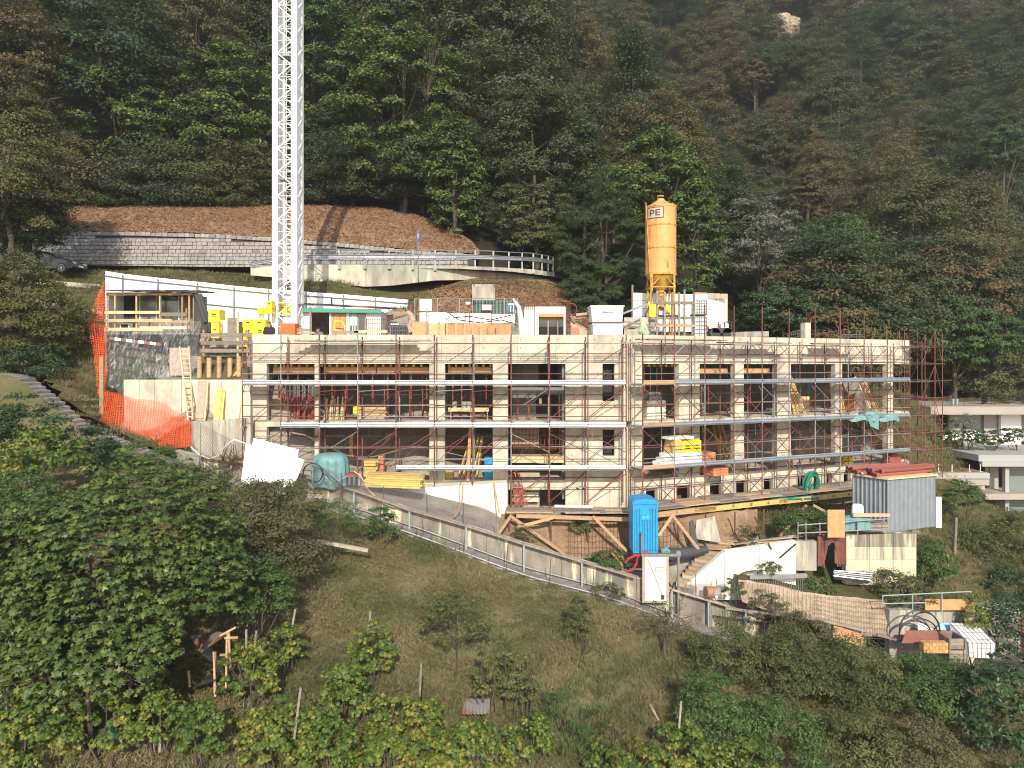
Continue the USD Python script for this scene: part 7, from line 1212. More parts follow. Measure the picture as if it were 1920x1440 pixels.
for k, (x, w_, h_) in enumerate(((1600, .75, .3), (1628, .5, .55), (1655, .8, .4))): drape('cloth', t, WG(x, 790, .3) + V(0, 0, .05), w_, .4, h_, teal, 20 + k, folds=7)
q = MB(); q.grid(bilerp([WG(1625, 780, -.12), WG(1648, 778, -.12)], [WG(1633, 800, -.15), WG(1648, 806, -.15)], 8, 8, 3, 4, .2)); obj('flap', q, teal, t)
t = thing('teal_tarp', 'teal sheet hanging at the lowest deck behind the red pipes', 'tarpaulin', WG(1683, 892, 0)); q = MB(); q.grid(bilerp([WG(1662, 868, .3), WG(1706, 867, .3)], [WG(1663, 896, .1), WG(1705, 893, .1)], 14, 10, 3, 4, .4)); obj('sheet', q, teal, t)
q = MB(); q.tube(WT(17.6, .6, -5.6), WT(17.6, 1.0, -5.6), .5, 18); obj('reel', q, redpaint, label='round red reel standing in the last lower wing bay', cat='reel'); 
# ---------------------------------------------------------------- right lower corner: railing, coil, crates, tank
rl2 = thing('steel_railing', 'galvanised railing above the concrete wall at the lower right', 'railing', P(1745, 1150, 29)); Yr = 29.0
for a, b in (((1655, 1117), (1822, 1109)), ((1655, 1132), (1735, 1130))): q = MB(); q.tube(P(*a, Yr), P(*b, Yr), .024, 6); obj('rail', q, green_post, rl2)
for x in (1655, 1711, 1766, 1820): q = MB(); q.tube(P(x, 1152 if x > 1660 else 1135, Yr), P(x, 1116 - (x - 1655) * .045, Yr), .024, 6); obj('post', q, green_post, rl2)
fbox('orange_board', None, 1735, 1124, 1828, 1144, Yr + .06, wood_orange, .05, label='long orange board fixed behind the lower right railing', cat='plywood board')
t = thing('retaining_wall', 'pale weathered concrete wall below the lower right railing', 'retaining wall', P(1770, 1200, 29.3))
for x0, x1 in ((1668, 1713), (1713.6, 1768), (1768.6, 1828)): fbox('wall_panel', t, x0, 1144, x1, 1260, 29.35, concrete_old, .4)
t = thing('retaining_wall', 'dark streaked concrete wall at the right edge of the picture', 'retaining wall', P(1880, 1210, 31))
for x0, x1 in ((1832, 1876), (1876.6, 1913), (1913.6, 1950)): fbox('wall_panel', t, x0, 1136, x1, 1240, 31, concrete_old if x1 < 1914 else pipe_red, .4)
q = MB(); q.bar(P(1838, 1182, 29.3), P(1852, 1228, 28.8), .25, .06, (0, 1, 0)); obj('leaning_plank', q, wood_grey, label='grey plank leaning beside the white caged tank', cat='plank')
hc2 = thing('hose_coil', 'loose black pipe coil lying in big arcs on the lower right rubbish', 'hose coil', P(1722, 1190, 28.6))
for k, (cx_, cy_, rx2, ry2, a0, a1) in enumerate(((1724, 1184, 38, 40, -.1, 3.4), (1722, 1188, 36, 28, .1, 3.2), (1716, 1190, 30, 26, .0, 3.0), (1732, 1182, 30, 34, 0, 2.2))): q = MB(); a = np.linspace(a0, a1, 30); q.path(np.stack([P(cx_ + rx2 * math.cos(t_), cy_ - ry2 * math.sin(t_), 28.5 + .08 * k) for t_ in a]), .03, 6); obj('pipe_arc', q, black_rubber, hc2)
for lb, pts_, m, Y in (('white triangular sheet among the lower right rubbish', [(1720, 1165), (1753, 1182), (1722, 1181)], white, 28.7), ('pale blue sheet lying behind the rubbish at the lower right', [(1752, 1183), (1764, 1168), (1796, 1167), (1813, 1181)], mat('pale_blue_sheet', (.28, .48, .56), rough=.6), 29.0), ('dark brown metal sheet under the white triangular sheet', [(1700, 1182), (1772, 1181), (1784, 1206), (1690, 1206)], rust, 28.3)): poly('rubbish_sheet', pts_, Y, Y + .3, m, None, .03, label=lb, cat='sheet')
for lb, x0, y0, x1, y1 in (('upper grey wooden box of two stacked beside the caged tank', 1780, 1198, 1812, 1218), ('lower grey wooden box under the other one', 1780, 1220, 1811, 1243)):
    t = thing('wooden_box', lb, 'box', P(1796, y1, 27.8))
    for k in range(3): fbox('board', t, x0, y0 + (y1 - y0) * k / 3, x1, y0 + (y1 - y0) * (k + .9) / 3, 27.8, wood_grey, .04)
    for x in (x0, x1 - 3): fbox('corner_post', t, x, y0 - 1, x + 3, y1, 27.75, wood_grey, .05)
    a, b = P(x0, y0, 27.8), P(x1, y1, 27.8); q = MB(); q.mm((a[0], 28.6, b[2]), (b[0], 28.64, a[2])); q.mm((a[0], 27.84, b[2]), (a[0] + .04, 28.6, a[2])); q.mm((b[0] - .04, 27.84, b[2]), (b[0], 28.6, a[2])); obj('sides', q, wood_grey, t)
t = thing('honeycomb_blocks', 'orange hollow brick block lying beside the wooden boxes', 'bricks', P(1755, 1226, 27.7))
for r in range(3):
    for k in range(8): fbox('brick', t, 1732 + k * 5.8, 1206 + r * 6.4, 1737.4 + k * 5.8, 1212 + r * 6.4, 27.7 + .01 * ((k + r) % 3), yellow_board if (k + r) % 2 else wood_orange, .3)
t = thing('water_tank', 'white tilted tank in a wire cage at the lower right corner', 'water tank', P(1840, 1232, 28)); A, B, C, E = P(1815, 1205, 27.9), P(1866, 1207, 27.9), P(1817, 1232, 27.7), P(1863, 1234, 27.7); u = V(-.1, 1.0, .42); q = MB(); q.hexa([C, E, E + u, C + u, A, B, B + u, A + u]); obj('tank', q, white_dirty, t)
for k in range(7): s = k / 6; q = MB(); e = V(0, -.03, 0); q.path([C + (E - C) * s + e, A + (B - A) * s + V(0, -.02, .02), A + (B - A) * s + u + V(0, 0, .02)], .012, 4); obj('cage_bar', q, galv_dull, t)
for k in range(4): s = k / 3; q = MB(); q.tube(C + (A - C) * s + V(0, -.03, 0), E + (B - E) * s + V(0, -.03, 0), .012, 4); obj('cage_bar', q, galv_dull, t)
for k in range(3): s = (k + .5) / 3; q = MB(); q.tube(A + u * s + V(0, 0, .025), B + u * s + V(0, 0, .025), .012, 4); obj('cage_bar', q, galv_dull, t)
fr = thing('lane_railing', 'rusty pipe railing frame at the lower end of the lane', 'railing', P(1590, 1190, 28.8))
for a, b in (((1545, 1163), (1625, 1183)), ((1360, 1140), (1545, 1163)), ((1644, 1190), (1692, 1202))): q = MB(); q.bar(P(*a, 28.9), P(*b, 28.9), .1, .08); obj('rail', q, wood_grey, fr)
for x, y0, y1 in ((1555, 1160, 1190), (1623, 1180, 1206), (1691, 1190, 1214)): q = MB(); q.tube(P(x, y1, 28.9), P(x, y0, 28.9), .03, 6); obj('post', q, galv_dull, fr)
q = MB(); q.bar(P(1562, 1184, 28.95), P(1622, 1203, 28.95), .5, .06, (0, -1, .5)); obj('rusty_plate', q, wood_orange, label='rust orange plate behind the pipe railing at the lane end', cat='plate')
q = MB(); q.bar(P(1792, 970, 36), P(1789, 1040, 36), .16, .12, (1, 0, 0)); obj('grey_post', q, wood_grey, label='tall grey timber post standing among the shrubs right of the shed', cat='post'); q = MB(); q.bar(P(1777, 1040, 35), P(1778, 1072, 35), .05, .05, (1, 0, 0)); obj('yellow_stake', q, yellow_board, label='thin yellow stake among the shrubs below the shed', cat='stake')
# ---------------------------------------------------------------- the modern house on the right
mh = thing('modern_house', 'modern flat roofed house with terraces and glass balustrades at the right edge', 'house', P(1850, 960, 50))
beige = mat('beige_render', (.34, .30, .26), (.31, .275, .24), scale=.8, rough=.8); pale = mat('pale_render', (.33, .315, .295), rough=.8); gteal = mat('tinted_glass_wall', (.16, .2, .19), rough=.1, spec=.8)
def hb(name, x0, y0, x1, y1, Y, d, m): return fbox(name, mh, x0, y0, x1, y1, Y, m, d)
hb('upper_roof_slab', 1745, 762.5, 2040, 777.5, 52, 9, beige); hb('wall_field', 1780, 778, 1827.6, 850, 54, .3, pale); hb('wall_field', 1756, 778, 1779.6, 850, 55.5, .3, dark); hb('window', 1828, 778, 1844.6, 850, 54.2, .1, gteal); hb('wall_field', 1845, 778, 1876.6, 850, 54, .3, pale); hb('door', 1852, 815, 1872, 850, 53.95, .04, beige); hb('wall_field', 1877, 778, 1915, 850, 53.6, .3, white); hb('wall_field', 1915.5, 778, 2040, 860, 54.6, .3, beige)
for x in (1740, 1775, 1806): hb('balustrade_pane', x, 746, x + 34, 763, 53, .02, glass)
for x in (1784.5, 1792): q = MB(); q.path([P(x + 2, 762, 54), P(x + 2, 748, 54)], .13, 12); obj('roof_vent', q, galv, mh)
hb('terrace_slab', 1835, 853, 2040, 865, 47, 6, pale); hb('terrace_fascia', 1842, 865.5, 2040, 875, 46.8, .3, pale)
hb('lower_terrace_slab', 1662, 887, 1856, 897.5, 46, 7, pale); hb('lower_fascia', 1662, 898, 1855, 910, 46.1, 1, beige)
q = MB(); a, b = P(1640, 888, 46), P(1848, 887, 46); q.mm((a[0], 46.4, a[2] + .004), (b[0], 52.5, a[2] + .06)); obj('green_roof_bed', q, earth_m, mh)
q = MB(); a, b = P(1795, 842, 52.3), P(1850, 884, 46.8); q.bar(a, b, .2, .5); obj('bed_edge', q, charcoal, mh)
for (x0, y0, Y0_, x1, y1, Y1_) in ((1797, 838, 52, 1820, 850, 50), (1820.5, 850.2, 50, 1848, 864, 47.4)):
    a, b, c, e = P(x0, y0, Y0_), P(x1, y1, Y1_), P(x0, y0 + 14, Y0_), P(x1, y1 + 16, Y1_); k = V(.02, 0, 0); q = MB(); q.hexa([c, e, e + k, c + k, a, b, b + k, a + k]); obj('balustrade_pane', q, glass, mh)
hb('wall_field', 1856, 876, 1872, 1005, 48.5, .3, beige); hb('recess', 1872.5, 876, 1884, 935, 50, .2, concrete_old); hb('column', 1885, 876, 1892.5, 934, 47.2, .3, pale); hb('window', 1893, 876, 2040, 930, 48.2, .08, gteal); hb('floor_slab', 1848, 926, 2040, 937, 46.6, 3, beige); hb('window', 1860, 938, 1884.5, 1000, 47.9, .08, gteal); hb('column', 1885, 937.5, 1892.5, 958, 47.2, .3, pale); hb('window', 1893, 938, 2040, 1000, 47.8, .08, gteal); hb('wall_field', 1700, 911, 1847, 985, 48, .3, beige)
for x in (1760, 1785, 1818, 1838): q = MB(); c = P(x, 885, 46.6); q.path([c, c + V(0, 0, .5)], .02, 5); q.box(c + V(0, 0, .03), (.12, .12, .06)); obj('garden_lamp', q, white, mh)
# ---------------------------------------------------------------- plants round the site
def ground(px, py):                                 # where the sight line through the photo point meets the lawn
    k, s = (px - HX) / F, (HY - py) / F
    for y in np.arange(9, 31, .1):
        if h_front(np.array([k * y]), np.array([y]))[0] >= Z0 + s * y: return V(k * y, y, Z0 + s * y)
    return V(k * 29, 29, Z0 + s * 29)
hz1 = lambda x, y: float(h_front(np.array([x]), np.array([y]))[0]) if y < YL(x) else float(h_mid([x], [y])[0])
fig_leaf = leafmat('fig_leaf', [(0, (0.034, 0.060, 0.019)), (.5, (0.068, 0.107, 0.029)), (.85, (0.113, 0.151, 0.038)), (1, (0.197, 0.193, 0.048))], .42, .25, .1)
vine_leaf = leafmat('vine_leaf', [(0, (0.034, 0.075, 0.018)), (.3, (0.063, 0.121, 0.025)), (.5, (0.115, 0.172, 0.034)), (.72, (0.207, 0.230, 0.046)), (.9, (0.345, 0.276, 0.057)), (1, (0.345, 0.172, 0.069))], .5, .35, .35, patch=.55)
olive_shrub = leafmat('olive_shrub_leaf', [(0, (0.045, 0.063, 0.024)), (.4, (0.083, 0.101, 0.036)), (.7, (0.128, 0.143, 0.051)), (.9, (0.194, 0.187, 0.075)), (1, (0.254, 0.179, 0.090))], .6, .3, .4, patch=.5)
green_shrub = leafmat('green_shrub_leaf', [(0, (0.034, 0.067, 0.021)), (.5, (0.067, 0.121, 0.035)), (.85, (0.121, 0.181, 0.054)), (1, (0.215, 0.228, 0.067))], .5, .3, .3, patch=.6)
dark_shrub = leafmat('dark_shrub_leaf', [(0, (0.019, 0.041, 0.016)), (.5, (0.038, 0.070, 0.027)), (.85, (0.061, 0.108, 0.038)), (1, (0.121, 0.149, 0.054))], .4, .2, .3, patch=.6)
twig_shrub = leafmat('twiggy_shrub_leaf', [(0, (0.055, 0.055, 0.028)), (.4, (0.089, 0.091, 0.041)), (.75, (0.138, 0.127, 0.062)), (1, (0.207, 0.158, 0.097))], .7, .25, .4, patch=.7)
autumn = leafmat('autumn_tree_leaf', [(0, (.055, .058, .022)), (.4, (.10, .09, .034)), (.75, (.155, .125, .045)), (1, (.22, .14, .055))], .6, .3, .3, patch=.35)
walnut = leafmat('walnut_leaf', [(0, (0.052, 0.063, 0.023)), (.4, (0.086, 0.098, 0.032)), (.75, (0.138, 0.132, 0.046)), (1, (0.207, 0.161, 0.057))], .6, .3, .3, patch=.35)
silver = leafmat('silvery_leaf', [(0, (.09, .10, .075)), (.6, (.17, .18, .14)), (1, (.27, .27, .22))], .6, .25, .3, patch=.4)
yew = leafmat('yew_needles', [(0, (0.022, 0.041, 0.014)), (.5, (0.043, 0.070, 0.022)), (.85, (0.072, 0.102, 0.030)), (1, (0.120, 0.132, 0.042))], .6, .15, .3, patch=.5)
mat_twig = mat('twig_bark', (.2, .16, .11), rough=.9)
flower = mat('white_flower', (.75, .72, .68), rough=.7)
pr_n = [0]
def bush(name, label, x0, x1, yt, yb, Y, m, leaf=.1, dens=1.0, cat='shrub', deep=.9, shape='diamond', stem=.03, ns=5, low=-.5, cr=.28, inner=.5, group=None, trunk=False, taper=0.0, aspect=.55, bk=None, base=None, up=.6, droop=0.0, dead=0):
    pr_n[0] += 1; rng = np.random.default_rng(300 + pr_n[0]); a, b = P(x0, yt, Y), P(x1, yb, Y); c = (a + b) / 2; R = np.array([(b[0] - a[0]) / 2, (b[0] - a[0]) / 2 * deep, (a[2] - b[2]) / 2])
    g = hz1(c[0], Y) if base is None else base; loc = V(c[0], Y, min(g, b[2]) if not trunk else g); t = thing(name, label, cat, loc, group)
    n = int(dens * 13 * (R[0] * R[1] + R[0] * R[2] * 2) / (leaf * leaf)); cl = int(np.clip(16 * (R[0] * R[2]) ** .5 / max(cr, .15), 18, 130)); per = max(12, n // cl)
    lv, tips = crown(rng, c, R, cl, per, leaf, low=low, cr=cr, inner=inner, up=up, taper=taper, shape=shape, aspect=aspect, droop=droop)
    obj('crown' if cat == 'tree' else 'foliage', lv, m, t)
    q = MB()
    if trunk: limbs(q, rng, loc + V(0, 0, -.2), c + V(0, 0, R[2] * .5), stem, tips, ns)
    else:
        for k in range(ns): tip = tips[rng.integers(len(tips))]; q.path([loc + V(rng.normal() * R[0] * .2, rng.normal() * .2, -.1), (loc + tip) / 2 + rng.normal(size=3) * .15, tip + V(0, 0, .1)], [stem, stem * .7, stem * .3], 5)
    obj('trunk' if trunk else 'stem', q, bk or bark, t)
    if dead:
        q = MB()
        for k in range(dead): d = unit(rng, 1)[0] * V(1, 1, .8); d[2] = abs(d[2]) * .7; d[1] = -abs(d[1]); p = c + d * R * .6; e = c + d * R * (1.02 + .2 * rng.random()) + rng.normal(size=3) * .25; q.path([p, (p + e) / 2 + rng.normal(size=3) * .12, e], [.018, .012, .005], 4)
        obj('dead_twigs', q, bark, t, kind='stuff')
    return t
# fig tree, big lobed leaves in rosettes
def fig(label, c, R, n, leaf, seed, m, name='fig_tree', cat='tree', ros=7):
    rng = np.random.default_rng(seed); c = V(*c); g = hz1(c[0], c[1]); t = thing(name, label, cat, (c[0], c[1], g)); d = unit(rng, n * 3); d = d[(d[:, 2] > -.75)][:n]
    rr = .62 + .38 * rng.random(len(d)) ** .5; rr *= .72 + .5 * noise(d * 2.2 + 5, seed); tip = c + d * rr[:, None] * R; tpx, tpy = HX + F * tip[:, 0] / tip[:, 1], HY - F * (tip[:, 2] - Z0) / tip[:, 1]; kp = ~((tpx > 338) & (tpy > 1150)); tip, d = tip[kp], d[kp]; k = np.repeat(np.arange(len(d)), ros); o = unit(rng, len(k)); o[:, 2] = np.abs(o[:, 2]) * .5
    pos = tip[k] + o * leaf * V(.95, .95, .5) * (.5 + .7 * rng.random(len(k)))[:, None]; nr = o * .55 + d[k] * .45 + V(0, 0, .8) + .42 * rng.normal(size=pos.shape)
    obj('crown', leaves(pos, nr, leaf * (.5 + .95 * rng.random(len(pos)) ** 1.3), rng, shape='lobed'), m, t); q = MB(); base = V(c[0], c[1], g - .2)
    for j in range(6): tp = tip[rng.integers(len(tip))]; q.path([base + rng.normal(size=3) * V(.2, .2, 0), (base + tp) / 2 + rng.normal(size=3) * .3, tp], [.08, .05, .015], 6)
    obj('trunk', q, bark, t)
    q = MB()
    for j in rng.permutation(len(tip))[:min(110, len(tip))]: a = c + (tip[j] - c) * .72; q.path([a, tip[j] + V(0, 0, .04)], [.011, .006], 4)
    obj('twigs', q, mat_twig, t, kind='stuff'); return t
fig('large fig tree with big dark lobed leaves at the lower left of the lawn', P(235, 1065, 19.2), V(3.5, 2.8, 2.8), 2500, .175, 41, fig_leaf)
fig('lower fig branches with big lobed leaves left of the rusty shelter', P(160, 1225, 17.6), V(2.5, 1.6, 1.0), 680, .175, 42, fig_leaf); fig('fig shoot with lobed leaves at the left edge of the picture', P(20, 1080, 18.2), V(1.5, 1.6, 2.0), 560, .175, 43, fig_leaf)
B = bush
B('twiggy_shrub', 'brownish tangled shrub with bare twigs behind the fig tree', 380, 600, 915, 1130, 23.5, twig_shrub, .085, 1.1, dead=26)
B('twiggy_shrub', 'dark tangled bush under the white boards', 430, 610, 905, 990, 26.5, olive_shrub, .09, 1.0, dead=14); B('twiggy_shrub', 'low tangled shrub between the fig tree and the orange net', 290, 440, 868, 970, 26.5, olive_shrub, .09, 1.0, dead=12)
B('twiggy_shrub', 'dense small leaved bush at the right side of the fig tree', 400, 545, 1040, 1195, 21.0, green_shrub, .085, 1.0); B('grassy_shrub', 'tall grassy weeds at the upper left end of the lawn', 560, 690, 940, 1020, 26.8, green_shrub, .12, .9, shape='lance', aspect=.2)
B('leafy_shrub', 'upright yellow green bush standing against the lane wall', 684, 743, 950, 1028, 28.2, green_shrub, .09, 1.2); B('weed_thicket', 'thick green weeds below the orange safety net', 150, 345, 825, 910, 30.0, green_shrub, .11, 1.0, shape='lance', aspect=.3, deep=.4); B('weed_thicket', 'bramble thicket at the bottom of the stone path on the left', 115, 215, 800, 880, 29.2, dark_shrub, .1, 1.0)
B('hedge_bush', 'dark green hedge bush at the left edge beside the stone path', -40, 122, 738, 880, 26.5, dark_shrub, .1, 1.1, deep=.7); B('vine_bush', 'yellowing vine growth under the dark hedge at the left edge', 5, 160, 808, 905, 25.2, vine_leaf, .14, .8, shape='lobed'); B('hedge_bush', 'leafy bush between hedge and fig tree at the left edge', -60, 110, 880, 1010, 23, green_shrub, .12, .9)
# trees framing the left
B('walnut_tree', 'pale olive tree with loose crown beside the stone path at the left edge', -60, 138, 480, 705, 36.5, walnut, .14, 1.7, 'tree', trunk=True, stem=.1, ns=10, dead=8, low=-.9); B('oak_tree', 'tall brownish tree at the left edge beside the stone wall', -90, 118, 165, 480, 44.5, walnut, .18, 1.9, 'tree', trunk=True, stem=.2, ns=10, low=-.9); B('dark_tree', 'dark leafy tree hanging over the parked car', -60, 122, 345, 478, 46.5, dark_shrub, .18, 1.8, 'tree', trunk=True, stem=.15, low=-.9)
B('autumn_tree', 'brown tinted tree in the upper left corner', -70, 100, -10, 190, 55, autumn, .2, 2.0, 'tree', trunk=True, stem=.2, low=-.9); B('slope_bush', 'dark brambles on the slope left of the orange net', 10, 165, 590, 670, 39, olive_shrub, .13, .6); B('slope_bush', 'low bushes on the bank below the walnut tree', 0, 130, 640, 735, 36, dark_shrub, .12, .7)
# big chestnuts and special trees of the wood
CH = lambda lb, x0, x1, yt, yb, Y, m=chestnut_leaf, leaf=.3, **k: bush(k.pop('name', 'chestnut_tree'), lb, x0, x1, yt, yb, Y, m, leaf, k.pop('dens', .75) * 2.6, 'tree', trunk=True, stem=.2, ns=11, low=k.pop('low', -.75), cr=k.pop('cr', .2), inner=.55, base=k.pop('base', None) or hb_(x0, x1, Y), **k)
hb_ = lambda x0, x1, Y: float(h_hill(np.array([((x0 + x1) / 2 - HX) / F * Y]), np.array([Y]))[0])
CH('huge chestnut tree with hanging leafy branches right of the crane mast', 630, 880, 30, 385, 61.5); CH('large dark chestnut tree left of the crane mast above the brown bank', 330, 520, 90, 375, 62); CH('broad chestnut tree above the left part of the brown bank', 120, 340, 110, 372, 62.5); CH('tall leafy chestnut tree behind the crane mast', 500, 680, -10, 300, 68)
CH('dark chestnut with low branches at the right end of the brown bank', 800, 905, 220, 470, 57, dens=.7); CH('tree with cut off trunk standing behind the guard rail end', 935, 1075, 335, 500, 56, m=olive_shrub, leaf=.2); CH('yellowish chestnut tree rising behind the orange silo', 1135, 1335, 255, 470, 53, leaf=.26); CH('yellowish leafy tree right of the silo with reddish leaves', 1262, 1352, 330, 590, 50.5, leaf=.24, dens=.8)
CH('dark feathery yew growing between guard rail and silo', 1035, 1215, 335, 610, 50, m=yew, leaf=.2, name='yew_tree', shape='lance', aspect=.22, dens=1.3, cr=.16, low=-.95, droop=.8); CH('silvery grey tree in the wood right of the silo', 1340, 1505, 368, 545, 66, m=silver, leaf=.22, name='silver_tree', dens=.5)
for lb, x0, x1, yt, yb, Y in (('pointed brown tinted conifer high on the right slope', 1535, 1610, 118, 215, 112), ('brown conifer in the middle of the right slope', 1490, 1560, 228, 330, 90), ('reddish brown conifer above the wing roof', 1470, 1560, 308, 430, 78), ('golden tree patch high above the silo', 1380, 1450, 100, 180, 118), ('small brown conifer at the far right of the slope', 1765, 1830, 85, 175, 115)): CH(lb, x0, x1, yt, yb, Y, m=autumn, leaf=.26, name='brown_conifer', taper=.9, cr=.16, dens=.9)
for lb, x0, x1, yt, yb, Y, m in (('yellow green tree at the far right edge of the slope', 1840, 1925, 230, 330, 82, green_shrub), ('wide soft green tree above the right end of the scaffold', 1690, 1890, 560, 700, 58, green_shrub), ('soft green shrubs at the foot of the wood right of the tower', 1750, 1925, 640, 755, 60, olive_shrub), ('round green tree above the middle of the wing roof', 1500, 1650, 400, 540, 62, green_shrub), ('dark bush at the wood edge above the wing roof', 1380, 1560, 540, 640, 53, dark_shrub), ('dark bush row behind the concrete stub', 1540, 1720, 560, 650, 55, dark_shrub)): CH(lb, x0, x1, yt, yb, Y, m=m, leaf=.2, name='broadleaf_tree')
t = thing('bare_tree', 'leafless grey tree with thin branches beside the huge chestnut', 'tree', P(800, 200, 60)); rng = np.random.default_rng(5)
for k in range(14): a = P(800, 190, 60); e = P(772 + rng.random() * 68, 40 + rng.random() * 80, 59.5); q = MB(); q.path([a, (a + e) / 2 + rng.normal(size=3) * .35, e], [.04, .022, .008], 5); obj('branch', q, bark, t)
rk = thing('rock_face', 'pale bare rock face high in the wood at the upper right', 'rock', P(1480, 60, 150)); u, v_ = np.meshgrid(np.linspace(0, 1, 40), np.linspace(0, 1, 40), indexing='ij')
yr = YROCK; rp_ = np.array([[P(1442 + 76 * u[i, j], 14 + 78 * v_[i, j], yr + 3.5 * (1 - v_[i, j])) for j in range(40)] for i in range(40)]); rp_[..., 1] += 7 * (fbm(rp_ * V(.3, .0, .10), 4, 7) - .5) + 9 * np.abs((u - .5) * 2) ** 5 + 5 * np.clip(.15 - v_, 0, 1) / .15; q = MB(); q.grid(rp_.transpose(1, 0, 2)); obj('rock', q, mat('pale_rock', (.42, .34, .25), (.2, .17, .13), scale=.5, stretch=(1, 1, .4), rough=.95, bump=.6, bscale=1.5), rk)
CH('lower dark branches of the yew beside the lift shaft', 1050, 1220, 470, 625, 48.8, m=yew, leaf=.2, name='yew_shrub', shape='lance', aspect=.22, dens=1.3, cr=.16, low=-.95, droop=.8); CH('dark undergrowth below the cut off tree behind the guard rail end', 960, 1070, 440, 520, 59, m=dark_shrub, leaf=.2, name='undergrowth')
# small trees and shrubs on the lawn
g = ground(858, 1252); B('small_lawn_tree', 'small round young tree alone on the lawn', 790, 925, 1108, 1218, g[1], olive_shrub, .085, .55, 'tree', trunk=True, stem=.035, ns=14, base=g[2])
g = ground(1240, 1234); B('sparse_lawn_tree', 'nearly leafless young tree with spreading branches below the white door', 1195, 1300, 1120, 1200, g[1], autumn, .08, .12, 'tree', trunk=True, stem=.06, ns=26, base=g[2], dead=12)
g = ground(1092, 1232); B('slender_shrub', 'slender upright shrub on the lawn right of the middle', 1062, 1112, 1115, 1230, g[1], olive_shrub, .08, .8, base=g[2]); g = ground(950, 1345)
for lb, x0, x1, yt, yb in (('left shoot of the upright fruit bush in the lawn centre', 885, 935, 1215, 1340), ('middle shoot of the upright fruit bush in the lawn centre', 925, 975, 1200, 1350), ('right shoot of the upright fruit bush in the lawn centre', 965, 1015, 1225, 1345)): B('fruit_bush', lb, x0, x1, yt, yb, g[1] + (x0 - 925) * .006, olive_shrub, .09, .8, base=g[2])
g = ground(1060, 1420); B('willow_shrub', 'weeping shrub with narrow hanging leaves at the bottom centre', 985, 1140, 1290, 1430, g[1], green_shrub, .15, .7, shape='lance', aspect=.18, droop=2.5, base=g[2], up=.1); B('willow_shrub', 'second narrow leaved shrub left of the bottom right bushes', 1120, 1210, 1345, 1450, g[1] - .8, autumn, .13, .5, shape='lance', aspect=.18, droop=2.5, base=g[2] - .5, up=.1)
# the mass of shrubs at the right
for k, (lb, x0, x1, yt, yb, m, lf) in enumerate((('olive bush just below the right end of the lane rail', 1290, 1420, 1160, 1290, olive_shrub, .085), ('tall olive bush in the middle of the right thicket', 1395, 1560, 1180, 1340, olive_shrub, .085), ('wide bush below the rusty mesh on the right', 1530, 1700, 1200, 1350, olive_shrub, .085), ('light green bush under the rubbish heap on the right', 1670, 1830, 1225, 1370, green_shrub, .09), ('dark green bush at the left edge of the right thicket', 1265, 1400, 1265, 1410, green_shrub, .09), ('dense green bush in the lower middle of the right thicket', 1380, 1540, 1310, 1440, green_shrub, .09), ('brownish bush in the lower part of the right thicket', 1520, 1680, 1330, 1460, olive_shrub, .085), ('low weeds bush at the bottom right of the thicket', 1650, 1800, 1355, 1470, twig_shrub, .085), ('small bush at the upper edge of the right thicket beside the lane', 1440, 1560, 1150, 1230, twig_shrub, .08))):
    g = ground((x0 + x1) / 2, yb); B('thicket_bush', lb, x0, x1, yt, yb, min(g[1], 28.2), m, lf, 1.0, base=g[2])
g = ground(1880, 1440); B('laurel_bush', 'dark laurel like bush in the lower right corner', 1790, 1960, 1235, 1460, g[1], dark_shrub, .17, .9, base=g[2]); B('laurel_bush', 'leafy dark bush overhanging the right bottom edge', 1850, 2000, 1120, 1280, 29, dark_shrub, .15, .8)
for k, (lb, x0, x1, yt, yb, Y, m) in enumerate((('bush with ivy right of the pale streaked wall', 1700, 1790, 1010, 1110, 34.5, green_shrub), ('grey green shrub mass behind the grey timber post', 1780, 1880, 985, 1100, 38, olive_shrub), ('soft grey green shrub at the right edge below the house', 1850, 1960, 950, 1120, 40, olive_shrub), ('dark green bush between metal shed and modern house', 1768, 1842, 900, 975, 41, green_shrub), ('green bush at the right edge above the dark streaked wall', 1830, 1930, 1060, 1145, 36, dark_shrub), ('ivy hanging over the concrete wall by the lower right railing', 1800, 1850, 1110, 1200, 28.9, vine_leaf), ('weedy scrub above the lower right railing', 1640, 1750, 1085, 1145, 30.2, olive_shrub), ('weeds at the foot of the pale streaked wall', 1600, 1720, 1072, 1110, 31.2, twig_shrub), ('weeds on the stony bank beside the grating', 1500, 1570, 1085, 1115, 30.6, green_shrub))): B('slope_shrub', lb, x0, x1, yt, yb, Y, m, .12, .9)
for lb, x0, x1, yt, yb, Y, m in (('tall weeds behind the lane wall left of the blue toilet', 1105, 1180, 1030, 1078, 30.9, green_shrub), ('bushy weeds under the platform by the diagonal strut', 1450, 1560, 955, 1012, 33.3, green_shrub), ('weeds on the earth bank at the left end of the platform', 955, 1005, 985, 1035, 31.4, olive_shrub), ('weeds hanging on the earth bank under the platform', 1060, 1110, 975, 1000, 32.9, green_shrub), ('dry weeds between the red tubes below the white wall', 1420, 1465, 1050, 1085, 30.1, twig_shrub), ('weeds in front of the white wall beside the rusty drum', 1355, 1400, 1085, 1130, 29.5, twig_shrub), ('weeds growing through the lane railing on the right', 1400, 1480, 1110, 1165, 28.9, twig_shrub), ('thin weeds on the stone lane below the wall', 1100, 1170, 1095, 1130, 29.2, twig_shrub), ('grass tuft by the terrace end beside the platform', 1375, 1430, 985, 1022, 33, twig_shrub)): B('weeds', lb, x0, x1, yt, yb, Y, m, .08, .6 if m is not green_shrub else .9, cat='weeds', stem=.015)
